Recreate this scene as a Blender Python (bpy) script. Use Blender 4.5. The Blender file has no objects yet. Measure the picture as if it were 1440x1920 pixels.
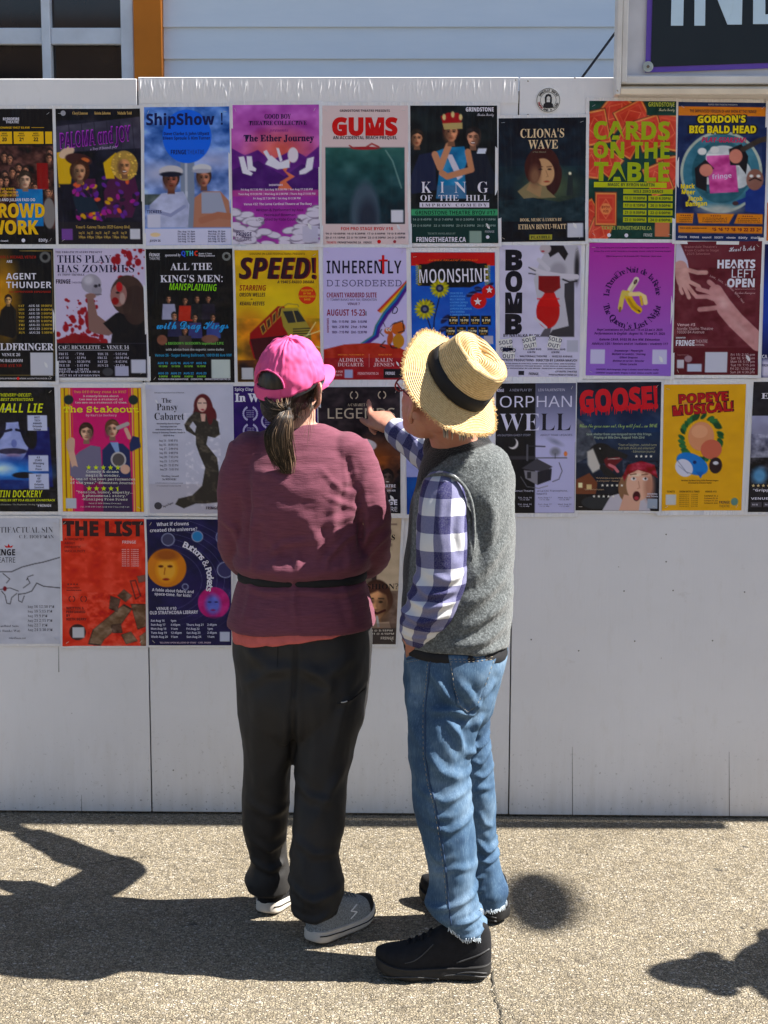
import bpy, math, random, os
import numpy as np
from mathutils import Vector, noise
rnd = random.Random(7)
scene = bpy.context.scene
COL = scene.collection
# ------------------------------------------------------------------ camera
CX, CD, CH, CP, CR, CW, CF = 0.26244, 5.0380, 1.76701, 0.1424197, 0.00229169, 0.01599, 2886.0
_cw, _sw, _cp, _sp, _cr, _sr = math.cos(CW), math.sin(CW), math.cos(CP), math.sin(CP), math.cos(CR), math.sin(CR)
_R0 = np.array([_cw, _sw, 0.]); _Fh = np.array([-_sw, _cw, 0.]); _Z = np.array([0., 0., 1.])
_FW = _cp*_Fh - _sp*_Z; _U0 = _sp*_Fh + _cp*_Z
_RR = _cr*_R0 + _sr*_U0; _UU = _cr*_U0 - _sr*_R0
_C = np.array([CX, -CD, CH])
def onY(px, py, Y=0.0):
    """world point seen at photo pixel (px,py) on the vertical plane y=Y (used to measure the place)"""
    r = _FW + _RR*((px-720)/CF) + _UU*((960-py)/CF)
    return _C + r*((Y-_C[1])/r[1])
cam_d = bpy.data.cameras.new('camera'); cam = bpy.data.objects.new('camera', cam_d); COL.objects.link(cam)
from mathutils import Matrix
M = Matrix(((_RR[0], _UU[0], -_FW[0], _C[0]), (_RR[1], _UU[1], -_FW[1], _C[1]), (_RR[2], _UU[2], -_FW[2], _C[2]), (0, 0, 0, 1)))
cam.matrix_world = M
cam_d.sensor_fit = 'VERTICAL'; cam_d.sensor_height = 24.0; cam_d.lens = 24.0*CF/1920.0
cam_d.clip_start = 0.05; cam_d.clip_end = 500
scene.camera = cam
# ------------------------------------------------------------------ light
SUN = np.array([-0.91, -0.015, -1.0]); SUN /= np.linalg.norm(SUN)       # the way the light travels
world = bpy.data.worlds.new('World'); scene.world = world; world.use_nodes = True
wn = world.node_tree; wn.nodes.clear()
sky = wn.nodes.new('ShaderNodeTexSky'); sky.sky_type = 'NISHITA'; sky.sun_disc = False
sky.sun_elevation = math.asin(-SUN[2]); sky.sun_rotation = math.atan2(-SUN[0], -SUN[1])
sky.air_density = 1.0; sky.dust_density = 0.8; sky.ozone_density = 1.0
bg = wn.nodes.new('ShaderNodeBackground'); bg.inputs['Strength'].default_value = 0.052
wo = wn.nodes.new('ShaderNodeOutputWorld')
wn.links.new(sky.outputs[0], bg.inputs[0]); wn.links.new(bg.outputs[0], wo.inputs[0])
sl = bpy.data.lights.new('sun', 'SUN'); sl.energy = 5.0; sl.angle = math.radians(0.5); sl.color = (1.0, 0.95, 0.87)
so = bpy.data.objects.new('sun', sl); COL.objects.link(so); so.location = (8, -2, 10)
so.rotation_euler = Vector(SUN).to_track_quat('-Z', 'Y').to_euler()
scene.view_settings.view_transform = 'Standard'; scene.view_settings.look = 'None'
scene.view_settings.exposure = 1.68; scene.view_settings.gamma = 1.0
scene.view_settings.use_curve_mapping = False
# ------------------------------------------------------------------ helpers
def lin(c):
    c = np.asarray(c, float)/255.0
    return np.where(c <= 0.04045, c/12.92, ((c+0.055)/1.055)**2.4)
def link(o, parent=None):
    COL.objects.link(o)
    if parent is not None: o.parent = parent
    return o
def tag(o, label=None, cat=None, group=None, kind=None):
    if label: o['label'] = label
    if cat: o['category'] = cat
    if group: o['group'] = group
    if kind: o['kind'] = kind
    return o
def empty(name, loc, label=None, cat=None, group=None):
    o = bpy.data.objects.new(name, None); o.empty_display_size = 0.1; o.location = loc
    link(o); tag(o, label, cat, group); return o
def wloc(p):
    w = np.zeros(3)
    while p is not None: w = w+np.array(p.location); p = p.parent
    return w
def mesh_obj(name, V, Fc, mat, parent=None, smooth=True, loc=None):
    """mesh from world-space vertices; with a parent (unrotated Empty) they are kept in place"""
    V = np.asarray(V, float)
    org = wloc(parent)
    if parent is not None: pass
    elif loc is not None: org = np.array(loc, float)
    me = bpy.data.meshes.new(name); me.from_pydata([tuple(v) for v in (V-org)], [], [tuple(int(i) for i in f) for f in Fc])
    me.update()
    if smooth: me.polygons.foreach_set('use_smooth', [True]*len(me.polygons))
    if mat is not None:
        for m in (mat if isinstance(mat, (list, tuple)) else [mat]): me.materials.append(m)
    o = bpy.data.objects.new(name, me)
    if parent is None and loc is not None: o.location = loc
    return link(o, parent)
class G:
    """collects pieces of geometry for one mesh"""
    def __init__(s): s.v = []; s.f = []; s.n = 0
    def add(s, V, Fc):
        V = np.asarray(V, float); s.v.append(V); s.f += [tuple(i+s.n for i in f) for f in Fc]; s.n += len(V); return s
    def V(s): return np.concatenate(s.v)
    def build(s, name, mat, parent=None, smooth=True, loc=None): return mesh_obj(name, s.V(), s.f, mat, parent, smooth, loc)
def box(c, h, R=None):
    c = np.array(c, float); s = np.array([(x, y, z) for x in (-1, 1) for y in (-1, 1) for z in (-1, 1)], float)*np.array(h)
    if R is not None: s = s @ np.array(R)
    return c+s, [(0, 1, 3, 2), (4, 6, 7, 5), (0, 4, 5, 1), (2, 3, 7, 6), (0, 2, 6, 4), (1, 5, 7, 3)]
def bbox(x0, x1, y0, y1, z0, z1, b=0.0):
    if b <= 0: return box(((x0+x1)/2, (y0+y1)/2, (z0+z1)/2), ((x1-x0)/2, (y1-y0)/2, (z1-z0)/2))
    # box with a chamfer on every edge
    c = np.array([(x0+x1)/2, (y0+y1)/2, (z0+z1)/2]); h = np.array([(x1-x0)/2, (y1-y0)/2, (z1-z0)/2]); V = []; idx = {}
    for sx in (-1, 1):
        for sy in (-1, 1):
            for sz in (-1, 1):
                for k in range(3):
                    p = np.array([sx, sy, sz])*(h-b); p[k] = (sx, sy, sz)[k]*h[k]; idx[(sx, sy, sz, k)] = len(V); V.append(c+p)
    Fc = []
    for k in range(3):
        i, j = [a for a in range(3) if a != k]
        for s in (-1, 1):
            q = []
            for (a, d) in ((-1, -1), (1, -1), (1, 1), (-1, 1)):
                t = [0, 0, 0]; t[k] = s; t[i] = a; t[j] = d; q.append(idx[(*t, k)])
            Fc.append(q)
    for k in range(3):
        i, j = [a for a in range(3) if a != k]
        for a in (-1, 1):
            for d in (-1, 1):
                t0 = [0, 0, 0]; t0[i] = a; t0[j] = d; t1 = list(t0); t0[k] = -1; t1[k] = 1
                Fc.append([idx[(*t0, i)], idx[(*t1, i)], idx[(*t1, j)], idx[(*t0, j)]])
    for sx in (-1, 1):
        for sy in (-1, 1):
            for sz in (-1, 1): Fc.append([idx[(sx, sy, sz, 0)], idx[(sx, sy, sz, 1)], idx[(sx, sy, sz, 2)]])
    return np.array(V), Fc
def catmull(A, sub):
    A = np.asarray(A, float); n = len(A); out = []
    for i in range(n-1):
        p0, p1, p2, p3 = A[max(i-1, 0)], A[i], A[i+1], A[min(i+2, n-1)]
        for k in range(sub):
            t = k/sub
            out.append(0.5*((2*p1)+(-p0+p2)*t+(2*p0-5*p1+4*p2-p3)*t*t+(-p0+3*p1-3*p2+p3)*t**3))
    out.append(A[-1]); return np.array(out)
def rings(C, A, B, n=32, e=1.0, cap=True):
    """closed loft through superellipse rings"""
    C = np.asarray(C, float); A = np.asarray(A, float); B = np.asarray(B, float); m = len(C)
    t = np.arange(n)*2*math.pi/n
    ct = np.sign(np.cos(t))*np.abs(np.cos(t))**e; st = np.sign(np.sin(t))*np.abs(np.sin(t))**e
    V = (C[:, None, :] + A[:, None, :]*ct[None, :, None] + B[:, None, :]*st[None, :, None]).reshape(-1, 3)
    Fc = [(i*n+j, i*n+(j+1) % n, (i+1)*n+(j+1) % n, (i+1)*n+j) for i in range(m-1) for j in range(n)]
    if cap:
        V = np.concatenate([V, [C[0]], [C[-1]]]); a = m*n
        Fc += [(a, (j+1) % n, j) for j in range(n)] + [(a+1, (m-1)*n+j, (m-1)*n+(j+1) % n) for j in range(n)]
    return V, Fc
def rows(R, n=40, sub=6, e=0.9, k=1.0, cap=True, kd=None):
    """vertical loft; each row is (pyL, pxL, pyR, pxR, Yc, halfdepth[, yaw]) measured on the photograph"""
    C = []; A = []; B = []
    for r in R:
        if len(r) in (5,): r = (r[0], r[1], r[0], r[2], r[3], r[4])
        pl = onY(r[1], r[0], r[4]); prr = onY(r[3], r[2], r[4]); c = (pl+prr)/2; a = (prr-pl)/2*k
        C.append(c); A.append(a); B.append(np.array([0, r[5]*(kd or k), 0]))
    C = catmull(C, sub); A = catmull(A, sub); B = catmull(B, sub)
    return rings(C, A, B, n, e, cap)
def tube(P, Rd, n=16, sub=5, flat=1.0, up=(0, 0, 1), cap=True, e=1.0, round_ends=False):
    """swept round tube through P with radii Rd (a pair = wide, thick)"""
    P = np.asarray(P, float); Rd = np.array([(r, r*flat) if np.isscalar(r) else r for r in Rd], float)
    P = catmull(P, sub); Rd = np.maximum(catmull(Rd, sub), 1e-4)
    T = np.gradient(P, axis=0); T /= np.linalg.norm(T, axis=1)[:, None]+1e-12
    up = np.array(up, float); A = []; B = []; prev = None
    for t in T:
        a = np.cross(up, t) if prev is None else prev - t*np.dot(prev, t)
        if np.linalg.norm(a) < 1e-5: a = np.cross(np.array([1, 0.1, 0]), t)
        a /= np.linalg.norm(a); prev = a; A.append(a); B.append(np.cross(t, a))
    A = np.array(A)*Rd[:, :1]; B = np.array(B)*Rd[:, 1:]
    if round_ends:
        r0 = Rd[0].mean(); r1 = Rd[-1].mean()
        def dome(P0, t, A0, B0, r, sgn):
            return [(P0+sgn*t*r*math.sin(q), A0*math.cos(q), B0*math.cos(q)) for q in (0.5, 0.95, 1.3)]
        s = dome(P[0], T[0], A[0], B[0], r0, -1)[::-1]; q = dome(P[-1], T[-1], A[-1], B[-1], r1, 1)
        P = np.array([x[0] for x in s]+list(P)+[x[0] for x in q]); A = np.array([x[1] for x in s]+list(A)+[x[1] for x in q]); B = np.array([x[2] for x in s]+list(B)+[x[2] for x in q])
    return rings(P, A, B, n, e, cap)
def ellipsoid(c, ax, n=24, m=14):
    """ax: three axis vectors (rows)"""
    c = np.array(c, float); ax = np.array(ax, float); V = []; Fc = []
    for i in range(1, m):
        th = math.pi*i/m
        for j in range(n):
            p = 2*math.pi*j/n; V.append(c+ax[0]*math.sin(th)*math.cos(p)+ax[1]*math.sin(th)*math.sin(p)+ax[2]*math.cos(th))
    V += [c+ax[2], c-ax[2]]; t = len(V)-2
    for i in range(m-2):
        for j in range(n): Fc.append((i*n+j, (i+1)*n+j, (i+1)*n+(j+1) % n, i*n+(j+1) % n))
    for j in range(n): Fc += [(t, j, (j+1) % n), (t+1, (m-2)*n+(j+1) % n, (m-2)*n+j)]
    return np.array(V), Fc
def frame(fwd, up):
    f = np.array(fwd, float); f /= np.linalg.norm(f); u = np.array(up, float); u -= f*np.dot(u, f); u /= np.linalg.norm(u)
    return np.cross(f, u), f, u          # right, forward, up
def fused(name, g, mat, parent, voxel=0.006, smooth=4, disp=None, cut=None):
    """fuses overlapping closed pieces into ONE continuous surface"""
    me = bpy.data.meshes.new('tmp'); me.from_pydata([tuple(v) for v in g.V()], [], g.f); me.update()
    o = bpy.data.objects.new('tmp', me); COL.objects.link(o)
    r = o.modifiers.new('r', 'REMESH'); r.mode = 'VOXEL'; r.voxel_size = voxel
    s = o.modifiers.new('s', 'SMOOTH'); s.iterations = smooth; s.factor = 0.5
    dg = bpy.context.evaluated_depsgraph_get(); dg.update()
    em = bpy.data.meshes.new_from_object(o.evaluated_get(dg)); bpy.data.objects.remove(o)
    n = len(em.vertices); V = np.empty(n*3); em.vertices.foreach_get('co', V); V = V.reshape(-1, 3)
    N = np.empty(n*3); em.vertex_normals.foreach_get('vector', N); N = N.reshape(-1, 3)
    if disp is not None: V = V + N*disp(V, N)[:, None]
    org = wloc(parent)
    em.vertices.foreach_set('co', (V-org).ravel()); em.update()
    em.polygons.foreach_set('use_smooth', [True]*len(em.polygons))
    em.materials.clear()
    for m in (mat if isinstance(mat, (list, tuple)) else [mat]): em.materials.append(m)
    em.name = name
    ob = bpy.data.objects.new(name, em); link(ob, parent)
    if cut is not None: cut(ob, V, N)
    return ob
def seg_d(X, Zc, a, b):
    ab = b-a; L = max(np.dot(ab, ab), 1e-9); t = np.clip(((X-a[0])*ab[0]+(Zc-a[1])*ab[1])/L, 0, 1)
    return np.hypot(X-(a[0]+t*ab[0]), Zc-(a[1]+t*ab[1])), t
def folds(F, Y, side=None):
    """cloth folds: list of (polyline in photo pixels, width m, height m) lying on the body about plane y=Y"""
    L = []
    for pts, w, h in F:
        q = [onY(x, y, Y) for x, y in pts]; L.append(([np.array([p[0], p[2]]) for p in q], w, h))
    def f(V, N):
        X, Zc = V[:, 0], V[:, 2]; out = np.zeros(len(V))
        for q, w, h in L:
            best = np.full(len(V), 9.0); tt = np.zeros(len(V)); m = len(q)-1
            for i in range(m):
                d, t = seg_d(X, Zc, q[i], q[i+1]); k = d < best; best[k] = d[k]; tt[k] = (i+t[k])/m
            taper = np.sin(np.clip(tt*0.92+0.04, 0, 1)*math.pi)**0.6
            g = h*(np.exp(-(best/w)**2) - 0.45*np.exp(-((best-2.0*w)/(w*1.2))**2))*taper
            out += g
        if side is not None: out *= np.clip((side-V[:, 1])/0.03+0.5, 0, 1)
        return out
    return f
def nz(V, s, amp, seed=0.0, oct=2):
    out = np.empty(len(V)); s = np.array(s, float) if not np.isscalar(s) else np.array([s, s, s], float)
    P = V*s+seed
    for i, p in enumerate(P): out[i] = noise.fractal(Vector(p), 1.0, 2.0, oct, noise_basis='PERLIN_ORIGINAL')
    return out*amp
# ------------------------------------------------------------------ materials
class NT:
    def __init__(s, name):
        s.m = bpy.data.materials.new(name); s.m.use_nodes = True; s.t = s.m.node_tree; s.b = s.t.nodes['Principled BSDF']
        s.tc = s.t.nodes.new('ShaderNodeTexCoord')
    def n(s, ty, **kw):
        nd = s.t.nodes.new(ty)
        for k, v in kw.items():
            if k.startswith('i_'):
                nd.inputs[k[2:].replace('_', ' ')].default_value = v
            else: setattr(nd, k, v)
        return nd
    def l(s, a, b): s.t.links.new(a, b)
    def map(s, scale=(1, 1, 1), rot=(0, 0, 0), src='Object'):
        mp = s.n('ShaderNodeMapping'); s.l(s.tc.outputs[src], mp.inputs[0]); mp.inputs['Scale'].default_value = scale; mp.inputs['Rotation'].default_value = rot
        return mp.outputs[0]
    def noise(s, vec, scale, detail=3, rough=0.55, dist=0.0):
        nd = s.n('ShaderNodeTexNoise'); nd.inputs['Scale'].default_value = scale; nd.inputs['Detail'].default_value = detail
        nd.inputs['Roughness'].default_value = rough; nd.inputs['Distortion'].default_value = dist; s.l(vec, nd.inputs['Vector']); return nd.outputs['Fac']
    def ramp(s, fac, stops, interp='LINEAR'):
        r = s.n('ShaderNodeValToRGB'); s.l(fac, r.inputs[0]); e = r.color_ramp.elements; r.color_ramp.interpolation = interp
        while len(e) < len(stops): e.new(0.5)
        for i, (p, c) in enumerate(stops):
            e[i].position = p; e[i].color = (*(c if not np.isscalar(c) else (c, c, c)), 1)
        return r.outputs[0]
    def mix(s, fac, a, b, mode='MIX'):
        x = s.n('ShaderNodeMix', data_type='RGBA', blend_type=mode)
        for sock, v in ((x.inputs[0], fac), (x.inputs[6], a), (x.inputs[7], b)):
            if hasattr(v, 'node'): s.l(v, sock)
            elif sock is x.inputs[0]: sock.default_value = v
            else: sock.default_value = (*v, 1)
        return x.outputs[2]
    def math(s, op, a, b=None, c=None):
        x = s.n('ShaderNodeMath', operation=op)
        for i, v in enumerate((a, b, c)):
            if v is None: continue
            if hasattr(v, 'node'): s.l(v, x.inputs[i])
            else: x.inputs[i].default_value = v
        return x.outputs[0]
    def bump(s, h, strength=0.5, dist=0.002, prev=None):
        b = s.n('ShaderNodeBump'); b.inputs['Strength'].default_value = strength; b.inputs['Distance'].default_value = dist
        s.l(h, b.inputs['Height'])
        if prev is not None: s.l(prev, b.inputs['Normal'])
        return b.outputs[0]
    def out(s, col=None, rough=0.7, nrm=None, spec=0.3, coat=0.0, coat_rough=0.1, sheen=0.0, metal=0.0):
        b = s.b
        if col is not None:
            if hasattr(col, 'node'): s.l(col, b.inputs['Base Color'])
            else: b.inputs['Base Color'].default_value = (*col, 1)
        if hasattr(rough, 'node'): s.l(rough, b.inputs['Roughness'])
        else: b.inputs['Roughness'].default_value = rough
        b.inputs['Specular IOR Level'].default_value = spec; b.inputs['Coat Weight'].default_value = coat; b.inputs['Coat Roughness'].default_value = coat_rough
        b.inputs['Sheen Weight'].default_value = sheen; b.inputs['Metallic'].default_value = metal
        if nrm is not None: s.l(nrm, b.inputs['Normal'])
        if coat > 0 and nrm is not None: s.l(nrm, b.inputs['Coat Normal'])
        return s.m
def simple(name, col, rough=0.6, var=0.15, scale=30, bump=0.15, spec=0.3, coat=0.0, bd=0.001, sheen=0.0, metal=0.0):
    t = NT(name); v = t.map(); f = t.noise(v, scale); col = np.array(col)
    c = t.ramp(f, [(0.3, tuple(col*(1-var))), (0.7, tuple(np.minimum(col*(1+var), 1)))])
    n = t.bump(t.noise(v, scale*6, 3), bump, bd) if bump else None
    return t.out(c, rough, n, spec, coat, sheen=sheen, metal=metal)
# ------------------------------------------------------------------ the ground
def onG(px, py):
    r = _FW + _RR*((px-720)/CF) + _UU*((960-py)/CF); return _C + r*((0-_C[2])/r[2])
def m_ground():
    t = NT('aggregate_asphalt'); v = t.map()
    warp = t.n('ShaderNodeTexNoise'); warp.inputs['Scale'].default_value = 60; t.l(v, warp.inputs['Vector'])
    add = t.n('ShaderNodeVectorMath', operation='MULTIPLY_ADD'); t.l(warp.outputs['Color'], add.inputs[0]); add.inputs[1].default_value = (0.006, 0.006, 0.006); t.l(v, add.inputs[2])
    v2 = add.outputs[0]
    vo = t.n('ShaderNodeTexVoronoi', feature='F1'); vo.inputs['Scale'].default_value = 128; t.l(v2, vo.inputs['Vector'])
    ve = t.n('ShaderNodeTexVoronoi', feature='DISTANCE_TO_EDGE'); ve.inputs['Scale'].default_value = 128; t.l(v2, ve.inputs['Vector'])
    vs = t.n('ShaderNodeTexVoronoi', feature='F1'); vs.inputs['Scale'].default_value = 270; t.l(v2, vs.inputs['Vector'])
    sep = t.n('ShaderNodeSeparateColor'); t.l(vo.outputs['Color'], sep.inputs[0])
    stone = t.ramp(sep.outputs[0], [(0.0, (0.147, 0.124, 0.097)), (0.2, (0.255, 0.216, 0.152)), (0.5, (0.347, 0.292, 0.205)), (0.8, (0.408, 0.351, 0.258)), (1.0, (0.488, 0.443, 0.381))])
    sep2 = t.n('ShaderNodeSeparateColor'); t.l(vs.outputs['Color'], sep2.inputs[0])
    small = t.ramp(sep2.outputs[1], [(0.0, (0.080, 0.068, 0.052)), (0.6, (0.219, 0.189, 0.140)), (1.0, (0.336, 0.295, 0.234))])
    edge = t.ramp(ve.outputs['Distance'], [(0.04, 0.0), (0.16, 1.0)])
    isst = t.ramp(sep.outputs[2], [(0.10, 0.0), (0.16, 1.0)])
    k = t.math('MULTIPLY', edge, isst)
    c = t.mix(k, small, stone)
    big = t.noise(v, 1.7, 5, 0.6); c = t.mix(t.ramp(big, [(0.35, 0.0), (0.7, 0.45)]), c, (0.62, 0.60, 0.56), 'MULTIPLY')
    gri = t.noise(v, 9, 4, 0.6); c = t.mix(t.ramp(gri, [(0.45, 0.0), (0.75, 0.4)]), c, (0.55, 0.50, 0.42), 'MULTIPLY')
    st_ = t.noise(v, 3.1, 3, 0.5); c = t.mix(t.ramp(st_, [(0.62, 0.0), (0.72, 0.35)]), c, (0.45, 0.42, 0.38), 'MULTIPLY')
    gm = t.noise(v, 16, 1, 0.4); c = t.mix(t.ramp(gm, [(0.755, 0.0), (0.775, 0.7)]), c, (0.05, 0.047, 0.043))
    h = t.math('ADD', t.math('MULTIPLY', k, 0.8), t.math('MULTIPLY', t.ramp(vs.outputs['Distance'], [(0.0, 1.0), (0.6, 0.0)]), 0.4))
    h = t.math('ADD', h, t.math('MULTIPLY', t.math('MULTIPLY', k, sep.outputs[1]), 0.9))
    n = t.bump(h, 1.0, 0.0042); n = t.bump(t.noise(v, 700, 2), 0.3, 0.001, n)
    return t.out(c, 0.85, n, 0.25)
MG = m_ground()
g = G(); s = 60.0
# a sheet to the horizon with finer cells near the people
xs = [-s, -12, -4, -2, -1, 0, 1, 2, 4, 12, s]; ys = [-s, -12, -6, -4, -3, -2, -1, 0, 1, 4, s]
V = [(x, y, 0) for y in ys for x in xs]; nX = len(xs)
g.add(V, [(j*nX+i, j*nX+i+1, (j+1)*nX+i+1, (j+1)*nX+i) for j in range(len(ys)-1) for i in range(nX-1)])
tag(g.build('pavement', MG, smooth=False), 'pale exposed aggregate asphalt pavement', kind='structure')
# hair cracks in the pavement
def crack(pts, w, seed):
    r = random.Random(seed); P = [onG(*p) for p in pts]; Q = []
    for i in range(len(P)-1):
        for k in range(12):
            q = P[i]+(P[i+1]-P[i])*k/12; Q.append(q+np.array([r.uniform(-1, 1), r.uniform(-1, 1), 0])*0.007)
    V = []; Fc = []
    for i, q in enumerate(Q):
        d = Q[min(i+1, len(Q)-1)]-Q[max(i-1, 0)]; d /= np.linalg.norm(d)+1e-9; nn = np.array([-d[1], d[0], 0]); ww = w*r.uniform(0.25, 1.0)
        V += [q+nn*ww+[0, 0, 0.0035], q-nn*ww+[0, 0, 0.0035]]
    return V, [(2*i, 2*i+1, 2*i+3, 2*i+2) for i in range(len(Q)-1)]
mcrack = simple('crack_dirt', (0.05, 0.045, 0.035), 0.95, 0.3, 60, 0)
g = G()
for pts, w, sd in (([(40, 1632), (170, 1622), (250, 1608), (290, 1607)], 0.0022, 1), ([(290, 1607), (360, 1613), (450, 1622)], 0.0012, 2),
                   ([(918, 1800), (925, 1850), (930, 1880), (945, 1925)], 0.0028, 3), ([(930, 1880), (960, 1905), (985, 1925)], 0.0014, 4), ([(0, 1732), (30, 1722), (80, 1716)], 0.001, 5)):
    g.add(*crack(pts, w, sd))
tag(g.build('pavement_crack', mcrack, smooth=False), 'dark hair cracks running through the pale pavement', kind='structure')

# ------------------------------------------------------------------ the plywood hoarding
def m_wall():
    t = NT('white_painted_plywood'); v = t.map()
    big = t.noise(v, 1.6, 5, 0.6); c = t.ramp(big, [(0.3, (0.75, 0.745, 0.765)), (0.7, (0.82, 0.815, 0.84))])
    sm = t.noise(t.map((3, 3, 1)), 7, 6, 0.7); c = t.mix(t.ramp(sm, [(0.55, 0.0), (0.8, 0.35)]), c, (0.62, 0.585, 0.53))
    # scuffs and chips
    sc = t.noise(t.map((1, 1, 0.7)), 42, 2, 0.5); c = t.mix(t.ramp(sc, [(0.775, 0.0), (0.80, 0.7)]), c, (0.26, 0.23, 0.20))
    sx = t.n('ShaderNodeSeparateXYZ'); t.l(t.tc.outputs['Object'], sx.inputs[0])
    low = t.ramp(sx.outputs[2], [(0.0, 1.0), (0.10, 0.45), (0.35, 0.0)])
    spl = t.noise(v, 75, 3, 0.6); k = t.math('MULTIPLY', t.ramp(spl, [(0.62, 0.0), (0.70, 1.0)]), low)
    c = t.mix(t.math('MULTIPLY', k, 0.9), c, (0.13, 0.115, 0.10))
    dirt = t.math('MULTIPLY', low, t.noise(t.map((12, 12, 1.5)), 2.5, 4)); c = t.mix(t.math('MULTIPLY', dirt, 0.8), c, (0.40, 0.365, 0.31))
    sf = t.noise(t.map((2.2, 2.2, 5)), 3.2, 5, 0.7); c = t.mix(t.ramp(sf, [(0.64, 0.0), (0.74, 0.4)]), c, (0.50, 0.47, 0.44))
    grain = t.noise(t.map((40, 40, 1.2)), 3.0, 4, 0.6)
    n = t.bump(grain, 0.22, 0.0015); n = t.bump(t.noise(v, 14, 3), 0.12, 0.004, n)
    return t.out(c, t.ramp(big, [(0.3, 0.42), (0.7, 0.55)]), n, 0.4)
MW = m_wall()
hoard = empty('hoarding', (0.0, 0.0, 0.0), 'long white painted plywood hoarding covered in theatre posters', 'wall')
def seam(pt, pb):      # x of a seam on the wall at top and bottom
    return onY(*pt)[0], onY(*pb)[0]
sA = onY(257, 146)[0]; sB = onY(285, 1528)[0]; xa = (sA+sB)/2
xb = (onY(975, 143)[0]+onY(952, 1532)[0])/2
edges = [xa-1.22*3, xa-1.22*2, xa-1.22, xa, xb, xb+1.22, xb+2.44]
edges[-1] = 3.5
tops = [2.43, 2.44, 2.436, 2.441, 2.440, 2.441]
for i in range(6):
    x0, x1 = edges[i]+0.0022, edges[i+1]-0.0022
    dy = [0.0, 0.001, 0.0, 0.0015, 0.0, 0.001][i]
    mesh_obj('panel', *bbox(x0, x1, dy, 0.018+dy, 0.008, tops[i], 0.0016), MW, hoard, smooth=False)
mdark = simple('dark_timber', (0.09, 0.075, 0.06), 0.8, 0.3, 20, 0.2)
for e in edges:
    mesh_obj('batten', *bbox(e-0.045, e+0.045, 0.020, 0.058, 0.0, 2.40), mdark, hoard, smooth=False)
for z in (0.12, 1.2, 2.3):
    mesh_obj('rail', *bbox(edges[0], edges[-1], 0.0585, 0.097, z-0.045, z+0.045), mdark, hoard, smooth=False)
# splits in the lower plies and screw heads in the boards
msp_ = simple('split_dark', (0.10, 0.09, 0.08), 0.9, 0.1, 20, 0)
for px, y0, y1 in ((1073, 1400, 1530), (1367, 1410, 1530), (153, 1490, 1527), (110, 1210, 1260)):
    a = onY(px, y0); b = onY(px+0.5, y1); mesh_obj('split', [a+[-.0004, -0.0012, 0], a+[.0004, -0.0012, 0], b+[.0011, -0.0012, 0], b+[-.0011, -0.0012, 0]], [(0, 1, 2, 3)], msp_, hoard, False)
mscrew = simple('screw_head', (0.20, 0.19, 0.18), 0.5, 0.3, 200, 0.1, metal=0.5)
scr = None
for px, py in ((1170, 1108), (1249, 1053), (1262, 1107), (1190, 1202), (1336, 1201), (1085, 1220), (1396, 1110), (990, 215), (1078, 146), (990, 152), (967, 150), (325, 1444), (1249, 1002), (996, 1199)):
    p = onY(px, py)
    if scr is None:
        scr = mesh_obj('screw', *ellipsoid((0, 0, 0), ((0.0026, 0, 0), (0, 0.0010, 0), (0, 0, 0.0026)), 8, 5), mscrew, hoard)
        o = scr
    else: o = link(scr.copy(), hoard)
    o.location = (p[0], -0.0012, p[2])
# ------------------------------------------------------------------ cabinet with the sign above the wall
mlil = NT('old_white_gloss_paint'); v_ = mlil.map(); c_ = mlil.ramp(mlil.noise(v_, 5, 5, 0.65), [(0.3, (0.60, 0.575, 0.55)), (0.7, (0.78, 0.76, 0.74))])
ch_ = mlil.noise(mlil.map((1, 1, .6)), 26, 3, 0.6); c_ = mlil.mix(mlil.ramp(ch_, [(0.70, 0.0), (0.72, 1.0)]), c_, (0.36, 0.27, 0.17))
mlil = mlil.out(c_, 0.5, mlil.bump(mlil.noise(v_, 40, 4), 0.3, 0.002), 0.4)
mcream = simple('cream_sill_paint', (0.78, 0.66, 0.50), 0.6, 0.12, 9, 0.3)
cab = empty('display_cabinet', (2.2, -0.03, 2.41), 'white timber display cabinet with a purple edged sign, on top right of the wall', 'cabinet')
cl = onY(1155, 150, -0.07)[0]; zb = onY(1160, 178, -0.07)[2]; CRX = 3.5; CT = 3.0
mesh_obj('back_panel', *bbox(cl+0.03, CRX-0.03, -0.020, -0.002, zb+0.02, CT), simple('blue_grey_board', (0.56, 0.56, 0.60), 0.55, 0.12, 6, 0.2), cab, False)
mesh_obj('stile', *bbox(cl, cl+0.016, -0.07, -0.0025, zb+0.001, CT, 0.003), mlil, cab, False)
mesh_obj('stile', *bbox(cl+0.0162, cl+0.036, -0.060, -0.021, zb+0.0375, CT, 0.004), mlil, cab, False)
mesh_obj('stile', *bbox(CRX-0.04, CRX, -0.07, -0.0025, zb+0.001, CT, 0.003), mlil, cab, False)
x0, x1 = cl+0.0165, CRX-0.041
V = [(x0, -0.0215, zb+0.036), (x1, -0.0215, zb+0.036), (x1, -0.066, zb+0.020), (x0, -0.066, zb+0.020), (x0, -0.0215, zb+0.008), (x1, -0.0215, zb+0.008), (x1, -0.066, zb+0.008), (x0, -0.066, zb+0.008)]
mesh_obj('bottom_rail', *bbox(x0, x1, -0.050, -0.0210, zb+0.0365, zb+0.062, 0.003), mlil, cab, False)
mesh_obj('sill', V, [(0, 1, 2, 3), (3, 2, 6, 7), (4, 5, 1, 0), (7, 6, 5, 4), (0, 3, 7, 4), (1, 5, 6, 2)], mcream, cab, False)
mesh_obj('sill_front', *bbox(cl+0.0165, CRX-0.041, -0.0700, -0.0665, zb+0.002, zb+0.0190), mcream, cab, False)
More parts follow.
